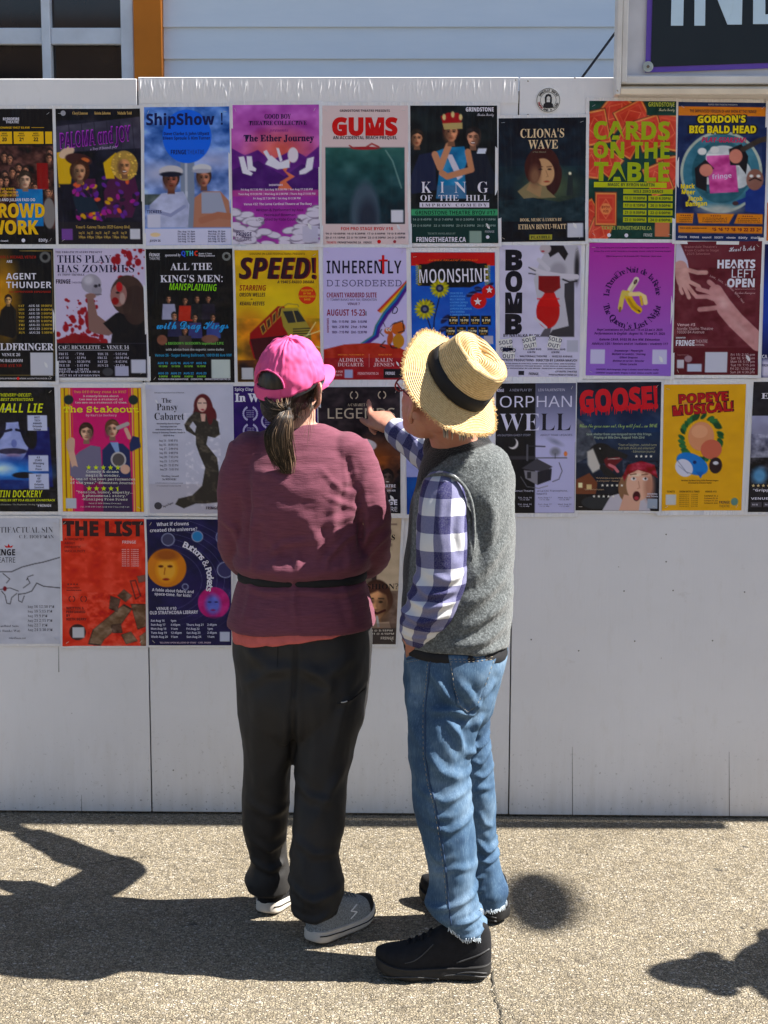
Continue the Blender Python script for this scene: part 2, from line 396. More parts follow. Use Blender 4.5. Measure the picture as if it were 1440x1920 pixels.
mesh_obj('top_rail', *bbox(cl, CRX, -0.07, -0.0025, CT+0.0005, CT+0.04, 0.003), mlil, cab, False)
# sign
sy = -0.028
a = onY(1210, 136, sy); b = onY(1440, 128, sy); sx0 = a[0]; sz0 = a[2]; slope = (b[2]-a[2])/(b[0]-a[0])
sg = empty('sign', (sx0+0.6, sy, sz0), 'black sign with purple border and large pale capitals, screwed in the cabinet', 'sign')
def quad(x0, x1, z0, z1, y, th):
    V = []
    for yy in (y, y+th):
        for (x, z) in ((x0, z0), (x1, z0), (x1, z1), (x0, z1)): V.append((x, yy, z+(x-sx0)*slope*0.999))
    return V, [(0, 1, 2, 3), (7, 6, 5, 4), (0, 4, 5, 1), (1, 5, 6, 2), (2, 6, 7, 3), (3, 7, 4, 0)]
mpur = simple('purple_vinyl', (0.13, 0.07, 0.42), 0.35, 0.05, 8, 0.05); mblk = simple('black_vinyl', (0.014, 0.021, 0.028), 0.35, 0.1, 4, 0.05)
mpale = simple('pale_blue_vinyl', (0.55, 0.72, 0.86), 0.4, 0.04, 8, 0.03)
mesh_obj('border', *quad(sx0, sx0+2.0, sz0, sz0+0.5, sy, 0.004), mpur, sg, False)
mesh_obj('face', *quad(sx0+0.0165, sx0+1.98, sz0+0.0165, sz0+0.48, sy-0.003, 0.0028), mblk, sg, False)
def glyph(name, polys, th=0.002):
    g = G()
    for P in polys:
        q = [onY(x, y, sy-0.005) for x, y in P]; n = len(q); g.add([p for p in q]+[p+np.array([0, th, 0]) for p in q], [tuple(range(n))]+[(i, i+n, (i+1) % n+n, (i+1) % n) for i in range(n)])
    g.build(name, mpale, sg, False)
TY = -90
glyph('letter', [[(1258, 48), (1281, 48), (1284, TY), (1261, TY)]])
glyph('letter', [[(1302, 48), (1322, 48), (1323, TY+60), (1303, TY)], [(1322.1, -60), (1322.8, TY), (1345, TY), (1374, -20), (1374, 15), (1364, 46), (1322.1, -59)], [(1364.2, 46), (1391, 46), (1394, TY), (1374.2, TY), (1374.2, 15)]])
glyph('letter', [[(1412, 45), (1435, 45), (1435, TY), (1413, TY)], [(1435.2, 45), (1500, 44), (1520, 24), (1435.2, 27)], [(1500.2, 43), (1522, 22), (1522, -68), (1500, -88), (1500, -60)], [(1435.2, TY), (1435.2, TY+20), (1500, TY+20), (1499.8, TY)]])
p = onY(1215, 125, sy-0.005)
mwash = simple('weathered_zinc', (0.42, 0.47, 0.46), 0.45, 0.2, 80, 0.2, metal=0.4)
mesh_obj('washer', *rings([p+[0, 0.002, 0], p+[0, -0.0015, 0], p+[0, -0.0018, 0]], [(0.0165, 0, 0), (0.0165, 0, 0), (0.014, 0, 0)], [(0, 0, 0.0165), (0, 0, 0.0165), (0, 0, 0.014)], 24), mwash, sg, False)
mesh_obj('bolt', *rings([p+[0, -0.0018, 0], p+[0, -0.005, 0], p+[0, -0.006, 0]], [(0.005, 0, 0), (0.005, 0, 0), (0.003, 0, 0)], [(0, 0, 0.005), (0, 0, 0.005), (0, 0, 0.003)], 6), simple('rusty_bolt', (0.16, 0.13, 0.10), 0.6, 0.3, 200, 0.2), sg, False)
# ------------------------------------------------------------------ the building behind
BY = 1.25
msid = NT('pale_siding_paint'); v_ = msid.map(); c_ = msid.ramp(msid.noise(msid.map((1, 1, 6)), 2.5, 5, 0.6), [(0.3, (0.74, 0.83, 0.92)), (0.7, (0.80, 0.88, 0.96))])
msid = msid.out(c_, 0.55, msid.bump(msid.noise(msid.map((2, 10, 30)), 6, 4), 0.12, 0.002), 0.35)
bld = empty('building', (0.5, BY+0.3, 0.0), 'pale clapboard building with an orange window trim, behind the white wall', 'building')
mesh_obj('wall', *bbox(-6.0, 6.0, BY+0.06, BY+0.3, 0.0, 7.0), simple('sheathing', (0.3, 0.3, 0.3), 0.9, 0.1, 5, 0), bld, False)
tx1 = onY(306, 70, BY)[0]; tx0 = onY(253, 70, BY)[0]
zl = [onY(700, 50, BY)[2], onY(700, 110, BY)[2]]; pitch = zl[0]-zl[1]
z = zl[1]-pitch*3; k = 0
proto = None
while z < 5.2:
    V = [(tx1+0.001, BY, z), (5.0, BY, z), (5.0, BY+0.013, z+pitch+0.006), (tx1+0.001, BY+0.013, z+pitch+0.006), (tx1+0.001, BY+0.016, z), (5.0, BY+0.016, z), (5.0, BY+0.029, z+pitch+0.006), (tx1+0.001, BY+0.029, z+pitch+0.006)]
    if proto is None:
        proto = mesh_obj('siding_board', V, [(0, 1, 2, 3), (4, 7, 6, 5), (0, 4, 5, 1), (3, 2, 6, 7)], msid, bld, False); z00 = z
    else:
        o = link(proto.copy(), bld); o.location = (0, 0, z-z00)
    z += pitch
mor = simple('orange_trim_paint', (0.62, 0.19, 0.012), 0.5, 0.08, 6, 0.1)
mesh_obj('trim', *bbox(tx0, tx1, BY-0.03, BY+0.05, 0.8, 5.0, 0.003), mor, bld, False)
mwf = simple('white_window_paint', (0.72, 0.76, 0.82), 0.45, 0.08, 10, 0.15)
win = mesh_obj('window_frame', *bbox(onY(228, 70, BY)[0], tx0-0.002, BY-0.018, BY+0.045, 0.9, 5.0, 0.003), mwf, bld, False)
fx0 = onY(228, 70, BY)[0]
for (xa_, xb_) in ((80, 95),):
    mesh_obj('mullion', *bbox(onY(xa_-1, 70, BY)[0], onY(xb_, 70, BY)[0], BY-0.010, BY+0.045, 0.9, 5.0, 0.002), mwf, win, False)
zr0 = onY(150, 83, BY)[2]; zr1 = onY(150, 52, BY)[2]
xm0 = onY(79, 70, BY)[0]; xm1 = onY(95, 70, BY)[0]
mesh_obj('rail', *bbox(xm1+0.001, fx0-0.001, BY+0.000, BY+0.030, zr0, zr1, 0.003), mwf, win, False)
mesh_obj('rail', *bbox(-3.0, xm0-0.001, BY+0.000, BY+0.030, zr0, zr1, 0.003), mwf, win, False)
mgl = NT('dark_window_glass'); v_ = mgl.map(); mgl = mgl.out(mgl.ramp(mgl.noise(v_, 2.2, 4), [(0.35, (0.004, 0.006, 0.010)), (0.7, (0.035, 0.022, 0.018))]), 0.06, None, 0.6)
mesh_obj('pane', *bbox(xm1+0.002, fx0-0.002, BY+0.038, BY+0.042, 0.95, zr0), mgl, win, False)
mesh_obj('pane', *bbox(xm1+0.002, fx0-0.002, BY+0.034, BY+0.037, zr0, 4.9), mgl, win, False)
mesh_obj('pane', *bbox(-3.0, xm0-0.002, BY+0.038, BY+0.042, 0.95, zr0), mgl, win, False)
mesh_obj('pane', *bbox(-3.0, xm0-0.002, BY+0.034, BY+0.037, zr0, 4.9), mgl, win, False)
a = onY(1088, 150, 0.35); b = onY(1162, 50, 0.35); d = b-a
rp = G(); rp.add(*tube([a-d*1.2, a, b, b+d*3], [0.0042]*4, 8, 2)); 
tag(rp.build('rope', simple('dark_rope', (0.03, 0.035, 0.05), 0.7, 0.4, 200, 0.3)), 'dark slanted stay rope between the wall and the cabinet', 'rope')
# ------------------------------------------------------------------ street lamp out of frame whose globe shades the pavement
gx = 0.649+0.91*7.0; gy = -0.732+0.105
lamp = empty('street_lamp', (gx, 1.9, 0), 'tall street lamp with an oblong head reaching over the wall', 'street lamp')
mst = simple('lamp_steel', (0.12, 0.13, 0.13), 0.5, 0.2, 10, 0.1, metal=0.5)
g = G(); g.add(*tube([(gx, 1.9, 0), (gx, 1.9, 3.5), (gx, 1.9, 7.25)], [0.09, 0.07, 0.045], 16, 6)); g.build('pole', mst, lamp)
g = G(); g.add(*tube([(gx, 1.9, 7.15), (gx, 1.0, 7.32), (gx, gy, 7.22)], [0.035, 0.03, 0.03], 12, 6)); g.build('arm', mst, lamp)
g = G(); g.add(*ellipsoid((gx, gy, 7.0), ((0.10, 0, 0), (0, 0.235, 0), (0, 0, 0.085)))); g.build('globe', simple('milk_glass', (0.7, 0.7, 0.68), 0.3, 0.03, 5, 0), lamp)

# ------------------------------------------------------------------ the other side of the street (seen only in reflections)
mbr = simple('brown_brick', (0.42, 0.30, 0.22), 0.85, 0.2, 4, 0.2)
ob = empty('building', (0, -26, 0), 'brown brick building across the street, reflected in the windows', 'building')
mesh_obj('wall', *bbox(-16, 16, -34, -26, 0, 7.5), mbr, ob, False)
mgw = simple('street_window', (0.03, 0.035, 0.04), 0.1, 0.2, 1, 0)
w0 = None
for i in range(-3, 4):
    for z in (0.9, 4.4):
        if w0 is None: w0 = mesh_obj('window', *bbox(-1.2, 1.2, -0.03, 0.0, 0, 2.0), mgw, None, False); w0.parent = ob; o = w0
        else: o = link(w0.copy(), ob)
        o.location = (i*4.4, 0.031, z)

# wrinkled clear film stapled along the top of the middle boards
rf = random.Random(12); x0, x1 = onY(262, 170)[0], onY(972, 170)[0]; z0, z1 = onY(600, 194)[2], 2.437
NXf, NZf = 620, 22; H_ = np.zeros((NZf+1, NXf+1)); XX, ZZ = np.meshgrid(np.linspace(0, 1, NXf+1), np.linspace(0, 1, NZf+1))
for i in range(420):
    c_ = rf.random()**1.5 if rf.random() < .7 else rf.random(); w_ = rf.uniform(.0010, .0024); zc = rf.random(); L_ = rf.uniform(.1, .6); tl = rf.gauss(0, .010)
    H_ += rf.uniform(.0002, .0010)*np.exp(-((XX-c_-(ZZ-zc)*tl)/w_)**2-((ZZ-zc)/L_)**4)
H_ *= np.clip(ZZ/.3, 0, 1)*np.clip((1-ZZ)/.25, 0, 1)
V = np.stack([x0+XX*(x1-x0), -0.0016-H_, z0+ZZ*(z1-z0)], -1).reshape(-1, 3); m_ = NXf+1
mfl_ = NT('clear_film'); mfl_ = mfl_.out((0.79, 0.785, 0.805), 0.38, None, 0.4, coat=0.3, coat_rough=0.15)
mesh_obj('plastic_film', V, [(i*m_+j, i*m_+j+1, (i+1)*m_+j+1, (i+1)*m_+j) for i in range(NZf) for j in range(NXf)], mfl_, hoard)
# ------------------------------------------------------------------ people: materials
def m_knit(name, col, dark, fine=260):
    t = NT(name); v = t.map(); s1 = t.noise(t.map((1, 1, 9)), 26, 4, 0.65)
    c = t.ramp(s1, [(0.3, tuple(np.array(col)*0.86)), (0.7, tuple(np.array(col)*1.16))])
    c = t.mix(t.ramp(t.noise(t.map((0.6, 0.6, 12)), 45, 3), [(0.60, 0.0), (0.75, 0.5)]), c, dark)
    n = t.bump(s1, 0.6, 0.0024); n = t.bump(t.noise(v, fine, 3), 0.35, 0.0012, n)
    return t.out(c, 0.95, n, 0.10, sheen=0.08)
def m_denim():
    t = NT('blue_denim'); v = t.map(); w = t.noise(t.map((6, 6, 0.7)), 60, 4, 0.7); big = t.noise(v, 7, 4, 0.6)
    c = t.ramp(big, [(0.3, (0.0260, 0.0560, 0.1080)), (0.5, (0.0600, 0.1130, 0.1850)), (0.68, (0.1500, 0.2260, 0.3150))])
    c = t.mix(t.ramp(w, [(0.35, 0.45), (0.65, 0.0)]), c, (0.0154, 0.0364, 0.0840))
    c = t.mix(t.ramp(w, [(0.55, 0.0), (0.85, 0.5)]), c, (0.2100, 0.2940, 0.3920))
    n = t.bump(w, 0.4, 0.0012); n = t.bump(t.noise(v, 500, 2), 0.3, 0.0006, n)
    return t.out(c, 0.85, n, 0.15)
def m_fleece():
    t = NT('grey_fleece'); v = t.map(); f = t.noise(v, 170, 4, 0.75); g_ = t.noise(v, 480, 2, 0.6)
    c = t.ramp(f, [(0.32, (0.0433, 0.0480, 0.0496)), (0.5, (0.0924, 0.1028, 0.1062)), (0.68, (0.1962, 0.2136, 0.2182))])
    dk = t.n('ShaderNodeAttribute', attribute_name='front'); c = t.mix(dk.outputs['Fac'], c, (0.0058, 0.0063, 0.0081))
    n = t.bump(f, 0.9, 0.004); n = t.bump(g_, 0.6, 0.0015, n)
    return t.out(c, 0.95, n, 0.1, sheen=0.25)
def m_skin(name, col, red):
    t = NT(name); v = t.map(); c = t.ramp(t.noise(v, 22, 4, 0.6), [(0.3, col), (0.75, red)])
    c = t.mix(t.ramp(t.noise(v, 160, 3), [(0.5, 0.0), (0.8, 0.3)]), c, tuple(np.array(red)*0.7))
    t.b.inputs['Subsurface Weight'].default_value = 0.12; t.b.inputs['Subsurface Radius'].default_value = (1.0, 0.35, 0.2); t.b.inputs['Subsurface Scale'].default_value = 0.01
    n = t.bump(t.noise(v, 240, 4, 0.6), 0.3, 0.0012)
    return t.out(c, 0.5, n, 0.4)
def m_gingham(name):
    t = NT(name)
    uv = t.n('ShaderNodeUVMap', uv_map='cloth'); sp = t.n('ShaderNodeSeparateXYZ'); t.l(uv.outputs[0], sp.inputs[0])
    def stripe(x):
        fr = t.math('FRACT', x); return t.ramp(fr, [(0.0, 0.0), (0.49, 0.0), (0.51, 1.0), (0.99, 1.0), (1.0, 0.0)])
    a = stripe(sp.outputs[0]); b = stripe(sp.outputs[1]); s = t.math('ADD', a, b)
    c = t.ramp(t.math('MULTIPLY', s, 0.5), [(0.0, (0.5632, 0.5632, 0.5843)), (0.25, (0.5632, 0.5632, 0.5843)), (0.26, (0.1408, 0.1408, 0.2534)), (0.74, (0.1408, 0.1408, 0.2534)), (0.76, (0.0141, 0.0127, 0.0810)), (1.0, (0.0141, 0.0127, 0.0810))])
    weave = t.noise(t.map((1, 1, 1)), 420, 3); c = t.mix(t.ramp(weave, [(0.4, 0.0), (0.7, 0.15)]), c, (0.5, 0.5, 0.55))
    n = t.bump(t.noise(t.map(), 35, 3), 0.35, 0.004); n = t.bump(weave, 0.2, 0.0006, n)
    return t.out(c, 0.8, n, 0.2)
MS_W = m_skin('skin_fair', (0.4320, 0.2592, 0.1872), (0.4176, 0.2016, 0.1440)); MS_M = m_skin('skin_ruddy', (0.3744, 0.1944, 0.1368), (0.3600, 0.1368, 0.0936)); MS_H = m_skin('skin_hand', (0.4176, 0.2448, 0.1872), (0.3744, 0.1728, 0.1296))
MSH = m_knit('maroon_slub_jersey', (0.140, 0.046, 0.070), (0.07, 0.020, 0.034)); MDN = m_denim(); MFL = m_fleece(); MGI = m_gingham('blue_white_gingham')
MTR = simple('charcoal_softshell', (0.018, 0.0172, 0.0178), 0.66, 0.15, 14, 0.3, 0.3, bd=0.0006)
MBK = simple('black_fabric', (0.010, 0.010, 0.012), 0.8, 0.2, 30, 0.3)
MPK = simple('pink_cap_cloth', (0.64, 0.085, 0.24), 0.75, 0.07, 18, 0.25, 0.2, bd=0.0008)
MCOR = simple('coral_cotton', (0.50, 0.11, 0.10), 0.9, 0.12, 40, 0.5)
MGR = NT('grey_shoe_mesh'); v_ = MGR.map(); w_ = MGR.noise(v_, 300, 3); MGR = MGR.out(MGR.ramp(w_, [(0.35, (0.13, 0.14, 0.15)), (0.65, (0.30, 0.32, 0.33))]), 0.9, MGR.bump(w_, 0.5, 0.001), 0.15)
MSO = simple('white_foam_sole', (0.52, 0.48, 0.43), 0.6, 0.1, 25, 0.2); MSB = simple('black_foam_sole', (0.017, 0.0165, 0.017), 0.6, 0.2, 30, 0.3); MSR = simple('dark_grey_rubber', (0.05, 0.05, 0.052), 0.5, 0.2, 40, 0.2); MSD = simple('black_shoe_mesh', (0.007, 0.007, 0.009), 0.85, 0.3, 60, 0.4)
MWT = simple('white_print', (0.75, 0.75, 0.75), 0.5, 0.03, 10, 0); MTH = simple('pale_thread', (0.32, 0.27, 0.20), 0.8, 0.2, 300, 0.2); MTD = simple('navy_seam', (0.02, 0.045, 0.10), 0.8, 0.3, 200, 0.2)
MEY = simple('eye_white', (0.75, 0.73, 0.70), 0.2, 0.02, 5, 0); MPU = simple('pupil', (0.02, 0.015, 0.01), 0.1, 0.1, 5, 0); MLIP = simple('lip', (0.48, 0.17, 0.14), 0.5, 0.08, 60, 0.2)
def m_hair(name, a, b, c):
    t = NT(name); u = t.n('ShaderNodeAttribute', attribute_name='tone')
    cc = t.ramp(u.outputs['Fac'], [(0.0, a), (0.5, b), (1.0, c)]); t.b.inputs['Anisotropic'].default_value = 0.5
    return t.out(cc, 0.42, None, 0.45)
MHW = m_hair('greying_sunlit_brown_hair', (0.008, 0.0045, 0.003), (0.040, 0.024, 0.015), (0.33, 0.22, 0.135)); MHM = m_hair('grey_hair', (0.10, 0.09, 0.08), (0.3, 0.28, 0.26), (0.5, 0.48, 0.45))  # pale end of the woman's ramp carries both greying and painted sunlight
# ------------------------------------------------------------------ people: shared builders
def head_geo(g, c, fwd, up, s=1.0, ears=True):
    """skull, jaw, nose, brow, lips, ears as overlapping pieces in the head's own frame (s=1: 23 cm tall)"""
    r, f, u = frame(fwd, up); c = np.array(c, float)
    P = lambda x, y, z: c+(r*x+f*y+u*z)*s
    def el(p, ax, ay, az, n=20, m=12): g.add(*ellipsoid(P(*p), (r*ax*s, f*ay*s, u*az*s), n, m))
    el((0, -0.006, 0.022), 0.077, 0.097, 0.094); el((0, 0.030, -0.030), 0.060, 0.062, 0.078); el((0, 0.048, -0.080), 0.034, 0.036, 0.030)
    el((0, 0.082, 0.018), 0.045, 0.014, 0.012); el((0, 0.070, -0.020), 0.048, 0.026, 0.050)
    g.add(*tube([P(0, 0.088, 0.018), P(0, 0.104, -0.012), P(0, 0.107, -0.026), P(0, 0.088, -0.034)], [0.008*s, 0.010*s, 0.013*s, 0.008*s], 12, 4))
    for x in (-0.011, 0.011): el((x, 0.095, -0.029), 0.009, 0.009, 0.007, 10, 6)
    el((0, 0.091, -0.0545), 0.024, 0.009, 0.0055); el((0, 0.089, -0.0645), 0.021, 0.009, 0.006)
    if ears:
        for sx in (-1, 1):
            rim = [(0.074, 0.010, -0.034), (0.082, 0.014, -0.010), (0.091, 0.010, 0.014), (0.104, -0.006, 0.025), (0.116, -0.020, 0.018), (0.115, -0.024, -0.004), (0.104, -0.018, -0.030), (0.086, -0.008, -0.050), (0.077, 0.004, -0.050)]
            g.add(*tube([P(sx*x, y, z) for x, y, z in rim], [0.0052*s]*len(rim), 8, 4))
            g.add(*ellipsoid(P(sx*0.096, -0.004, -0.008), ((r*sx*.8-f*.6)*0.022*s, (r*sx*.6+f*.8)*0.006*s, u*0.034*s), 14, 8)); el((sx*0.081, -0.002, -0.046), 0.006, 0.010, 0.012, 10, 6)
    return P, (r, f, u)
def face_parts(P, fr, parent, s=1.0, glasses=False):
    r, f, u = fr
    for sx in (-1, 1):
        g = G(); g.add(*ellipsoid(P(sx*0.031, 0.080, 0.000), (r*0.0125*s, f*0.0125*s, u*0.0085*s), 14, 8)); e = g.build('eye', MEY, parent)
        g = G(); g.add(*ellipsoid(P(sx*0.031, 0.0905, 0.000), (r*0.0048*s, f*0.0028*s, u*0.0048*s), 10, 6)); g.build('pupil', MPU, e)
        g = G(); g.add(*tube([P(sx*0.014, 0.096, 0.015), P(sx*0.032, 0.096, 0.022), P(sx*0.050, 0.082, 0.015)], [0.0022*s, 0.0032*s, 0.0018*s], 6, 4)); g.build('eyebrow', MPU, parent)
def hand_geo(g, wrist, palm_dir, back_dir, curls, thumb, s=1.0, spread=0.10, raise_index=0.0):
    """palm + five fingers; palm_dir: wrist->knuckles, back_dir: out of the back of the hand;
    curls: four lists of bend angles; thumb: (side, swing, bend)"""
    f = np.array(palm_dir, float); f /= np.linalg.norm(f); b = np.array(back_dir, float); b -= f*np.dot(b, f); b /= np.linalg.norm(b); x = np.cross(f, b)*thumb[0]
    w = np.array(wrist, float); P = lambda a, c, d: w+(x*a+f*c+b*d)*s
    g.add(*tube([P(0, -0.03, 0), P(0.002, 0.0, 0), P(0.004, 0.035, 0.002), P(0.002, 0.070, 0.003), P(0.0, 0.088, 0.001)], [(0.027*s, 0.019*s), (0.028*s, 0.018*s), (0.038*s, 0.016*s), (0.041*s, 0.014*s), (0.038*s, 0.010*s)], 20, 4, up=b))
    L = [(0.030, 0.040, 0.024, 0.022), (0.010, 0.044, 0.028, 0.023), (-0.0105, 0.041, 0.026, 0.022), (-0.030, 0.033, 0.020, 0.019)]
    for i, (px, l1, l2, l3) in enumerate(L):
        yaw = (1.5-i)*spread*0.6; d = f*math.cos(yaw)+x*math.sin(yaw); p = P(px, 0.060, 0.002); pts = [p]; ang = 0
        p = p+d*0.024*s; pts.append(p)
        if i == 0 and raise_index: d = d*math.cos(raise_index)+x*(1 if x[2] > 0 else -1)*math.sin(raise_index)
        for k, ln in enumerate((l1, l2, l3)):
            ang += curls[i][k]; dd = d*math.cos(ang)-b*math.sin(ang); p = p+dd*ln*s*0.92; pts.append(p)
        rr = [0.0100, 0.0098, 0.0088, 0.0080, 0.0066]
        g.add(*tube(pts, [q*s*(0.9 if i == 3 else 1) for q in rr], 12, 5, up=b, round_ends=True))
    a = P(0.022, 0.012, -0.004); t1 = x*math.sin(thumb[1])+f*math.cos(thumb[1])-b*0.25; t1 /= np.linalg.norm(t1)
    t2 = t1*math.cos(thumb[2])+(-x)*math.sin(thumb[2])*0.7+f*0.25; t2 /= np.linalg.norm(t2)
    g.add(*tube([a, a+t1*0.036*s, a+t1*0.062*s, a+t1*0.062*s+t2*0.030*s, a+t1*0.062*s+t2*0.046*s], [0.015*s, 0.0125*s, 0.011*s, 0.0095*s, 0.0075*s], 12, 5, up=b, round_ends=True))
    g.add(*ellipsoid(P(0.022, 0.028, -0.006), (x*0.016*s, f*0.028*s, b*0.012*s), 12, 8))
def strands(name, roots, mat, parent, rad=0.0011, sub=4, n=4):
    """hair strands as thin tapered tubes; roots: list of point lists with tone"""
    V = []; Fc = []; T = []; cnt = 0
    for pts, tone, rr in roots:
        v, f = tube(pts, [rr*rad]*(len(pts)-1)+[rr*rad*0.25], n, sub, cap=False); V.append(v); Fc += [tuple(i+cnt for i in q) for q in f]; T += [tone]*len(v); cnt += len(v)
    o = mesh_obj(name, np.concatenate(V), Fc, mat, parent)
    a = o.data.attributes.new('tone', 'FLOAT', 'POINT'); a.data.foreach_set('value', np.array(T, dtype=np.float32)); return o
def tone(o, fn):
    n = len(o.data.vertices); V = np.empty(n*3); o.data.vertices.foreach_get('co', V); V = V.reshape(-1, 3)
    a = o.data.attributes.new('tone', 'FLOAT', 'POINT'); a.data.foreach_set('value', np.asarray(fn(V), dtype=np.float32)); return o
def shoe(heel, toe, L, parent, sole_m, up_m, wid=0.092, sole_h=0.030, up_h=0.075, collar=0.10, rocker=0.02, bulk=0.004, lace=True, stripe=None, toe_m=None, extra_=None):
    """heel/toe: ground points giving the direction. Returns a function mapping shoe coordinates to the world"""
    h = np.array([heel[0], heel[1], 0.]); d = np.array([toe[0], toe[1], 0.])-h; d /= np.linalg.norm(d); s = np.array([-d[1], d[0], 0.]); z = np.array([0, 0, 1.])
    P = lambda x, y, zz: h+d*x*L+s*y+z*zz
    S = np.array([0.0, 0.02, 0.06, 0.14, 0.28, 0.42, 0.56, 0.70, 0.82, 0.91, 0.965, 1.0])
    W = np.array([0.20, 0.42, 0.66, 0.76, 0.72, 0.74, 0.88, 1.0, 0.96, 0.76, 0.48, 0.12])*wid/2
    off = np.array([0, 0, 0, 0, -.002, -.004, -.003, 0, 0.002, 0.003, 0.003, 0.003])
    bot = rocker*np.clip((S-0.72)/0.28, 0, 1)**1.6 + rocker*0.55*np.clip((0.14-S)/0.14, 0, 1)**1.6 + 0.001
    top = sole_h + 0.010*np.clip((0.35-S)/0.35, 0, 1) + rocker*0.8*np.clip((S-0.72)/0.28, 0, 1)**1.6
    g = G(); n = 12; V = []
    for i, x in enumerate(S):                       # sole: rounded slab
        w = W[i]+bulk; zb, zt = bot[i], top[i]; zm = (zb+zt)/2; hh = (zt-zb)/2
        ring = [(-w*0.86, zb), (w*0.86, zb), (w*0.98, zb+hh*0.35), (w*1.0, zm+hh*0.1), (w*0.95, zt-hh*0.35), (w*0.99, zt-hh*0.15), (w*0.93, zt), (-w*0.93, zt), (-w*0.99, zt-hh*0.15), (-w*0.95, zt-hh*0.35), (-w, zm+hh*0.1), (-w*0.98, zb+hh*0.35)]
        V += [P(x, y+off[i], zz) for y, zz in ring]
    Fc = [(i*n+j, i*n+(j+1) % n, (i+1)*n+(j+1) % n, (i+1)*n+j) for i in range(len(S)-1) for j in range(n)]+[tuple(range(n))[::-1], tuple((len(S)-1)*n+j for j in range(n))]
    g.add(V, Fc); root = g.build('shoe_sole', sole_m, parent, True)
    su = root.modifiers.new('s', 'SUBSURF'); su.levels = 1; su.render_levels = 2
    hu = np.array([collar*0.55, collar*0.86, collar*0.98, collar, collar*1.02, collar*1.0, up_h*1.12, up_h*0.86, up_h*0.70, up_h*0.56, up_h*0.40, 0.02])
    V = []; n = 20
    for i, x in enumerate(S):
        w = W[i]*0.985; zt = top[i]-0.004; hh = hu[i]
        pinch = np.clip((0.6-x)/0.5, 0, 1)
        for j in range(n):
            a = math.pi*2*j/n; ca, sa = math.cos(a), math.sin(a)
            if sa >= 0: y = np.sign(ca)*abs(ca)**(0.75)*w*(1-0.28*pinch*sa**1.3); zz = zt+hh*sa**0.8
            else: y = np.sign(ca)*abs(ca)**0.75*w; zz = zt+0.006*sa
            V.append(P(x, y+off[i], zz))
    Fc = [(i*n+j, i*n+(j+1) % n, (i+1)*n+(j+1) % n, (i+1)*n+j) for i in range(len(S)-1) for j in range(n)]+[tuple(range(n))[::-1], tuple((len(S)-1)*n+j for j in range(n))]
    up = mesh_obj('shoe_upper', V, Fc, [up_m, toe_m or up_m], parent, True); su = up.modifiers.new('s', 'SUBSURF'); su.levels = 1; su.render_levels = 2
    if toe_m:
        for k, p in enumerate(up.data.polygons):
            if k < (len(S)-1)*n and S[k//n] >= 0.80: p.material_index = 1
    if stripe is not None:                          # groove line round the sole
        for side in (-1, 1):
            pts = [P(x, side*(np.interp(x, S, W)+bulk+0.0006)+np.interp(x, S, off), sole_h*0.62+0.010*max(0, (0.35-x)/0.35)+rocker*0.7*max(0, (x-0.72)/0.28)**1.6) for x in np.linspace(0.04, 0.94, 16)]
            g2 = G(); g2.add(*tube(pts, [0.0016]*len(pts), 6, 2)); g2.build('sole_stripe', stripe, parent)
    if extra_:
        for side in (-1, 1):
            for z0_, z1_, x0_, x1_, rr_ in ((0.30, 0.42, 0.0, 0.42, .0022), (0.55, 0.62, 0.0, 0.30, .0018), (0.22, 0.30, 0.45, 0.95, .0018)):
                pts = [P(x, side*(np.interp(x, S, W)+bulk*0.9)+np.interp(x, S, off), sole_h*(z0_+(z1_-z0_)*(x-x0_)/(x1_-x0_))+0.008*math.sin((x-x0_)/(x1_-x0_)*3.1)) for x in np.linspace(max(x0_, .04), x1_, 9)]
                g2 = G(); g2.add(*tube(pts, [rr_]*len(pts), 6, 2)); g2.build('sole_ridge', extra_, parent)
            pts = [P(x, side*(np.interp(x, S, W)*0.96)+np.interp(x, S, off), zz) for x, zz in ((.02, .085), (.10, .075), (.20, .062), (.30, .050))]; g2 = G(); g2.add(*tube(pts, [.0022]*4, 6, 3)); g2.build('heel_trim', extra_, parent)
            pts = [P(x, side*(np.interp(x, S, W)*0.93)+np.interp(x, S, off), zz) for x, zz in ((.50, .100), (.58, .075), (.66, .058), (.74, .052))]; g2 = G(); g2.add(*tube(pts, [.0014]*4, 6, 3)); g2.build('upper_seam', extra_, parent)
    if lace:
        g2 = G()
        for x in (0.52, 0.58, 0.64, 0.70):
            zz = np.interp(x, S, top+hu)-0.002; w = 0.018
            g2.add(*tube([P(x-0.01, -w, zz-0.008), P(x, -w*0.4, zz+0.002), P(x+0.015, w*0.4, zz+0.002), P(x+0.02, w, zz-0.008)], [0.0028]*4, 6, 3))
        g2.build('lace', up_m, parent)
    return P, S, W, top, hu
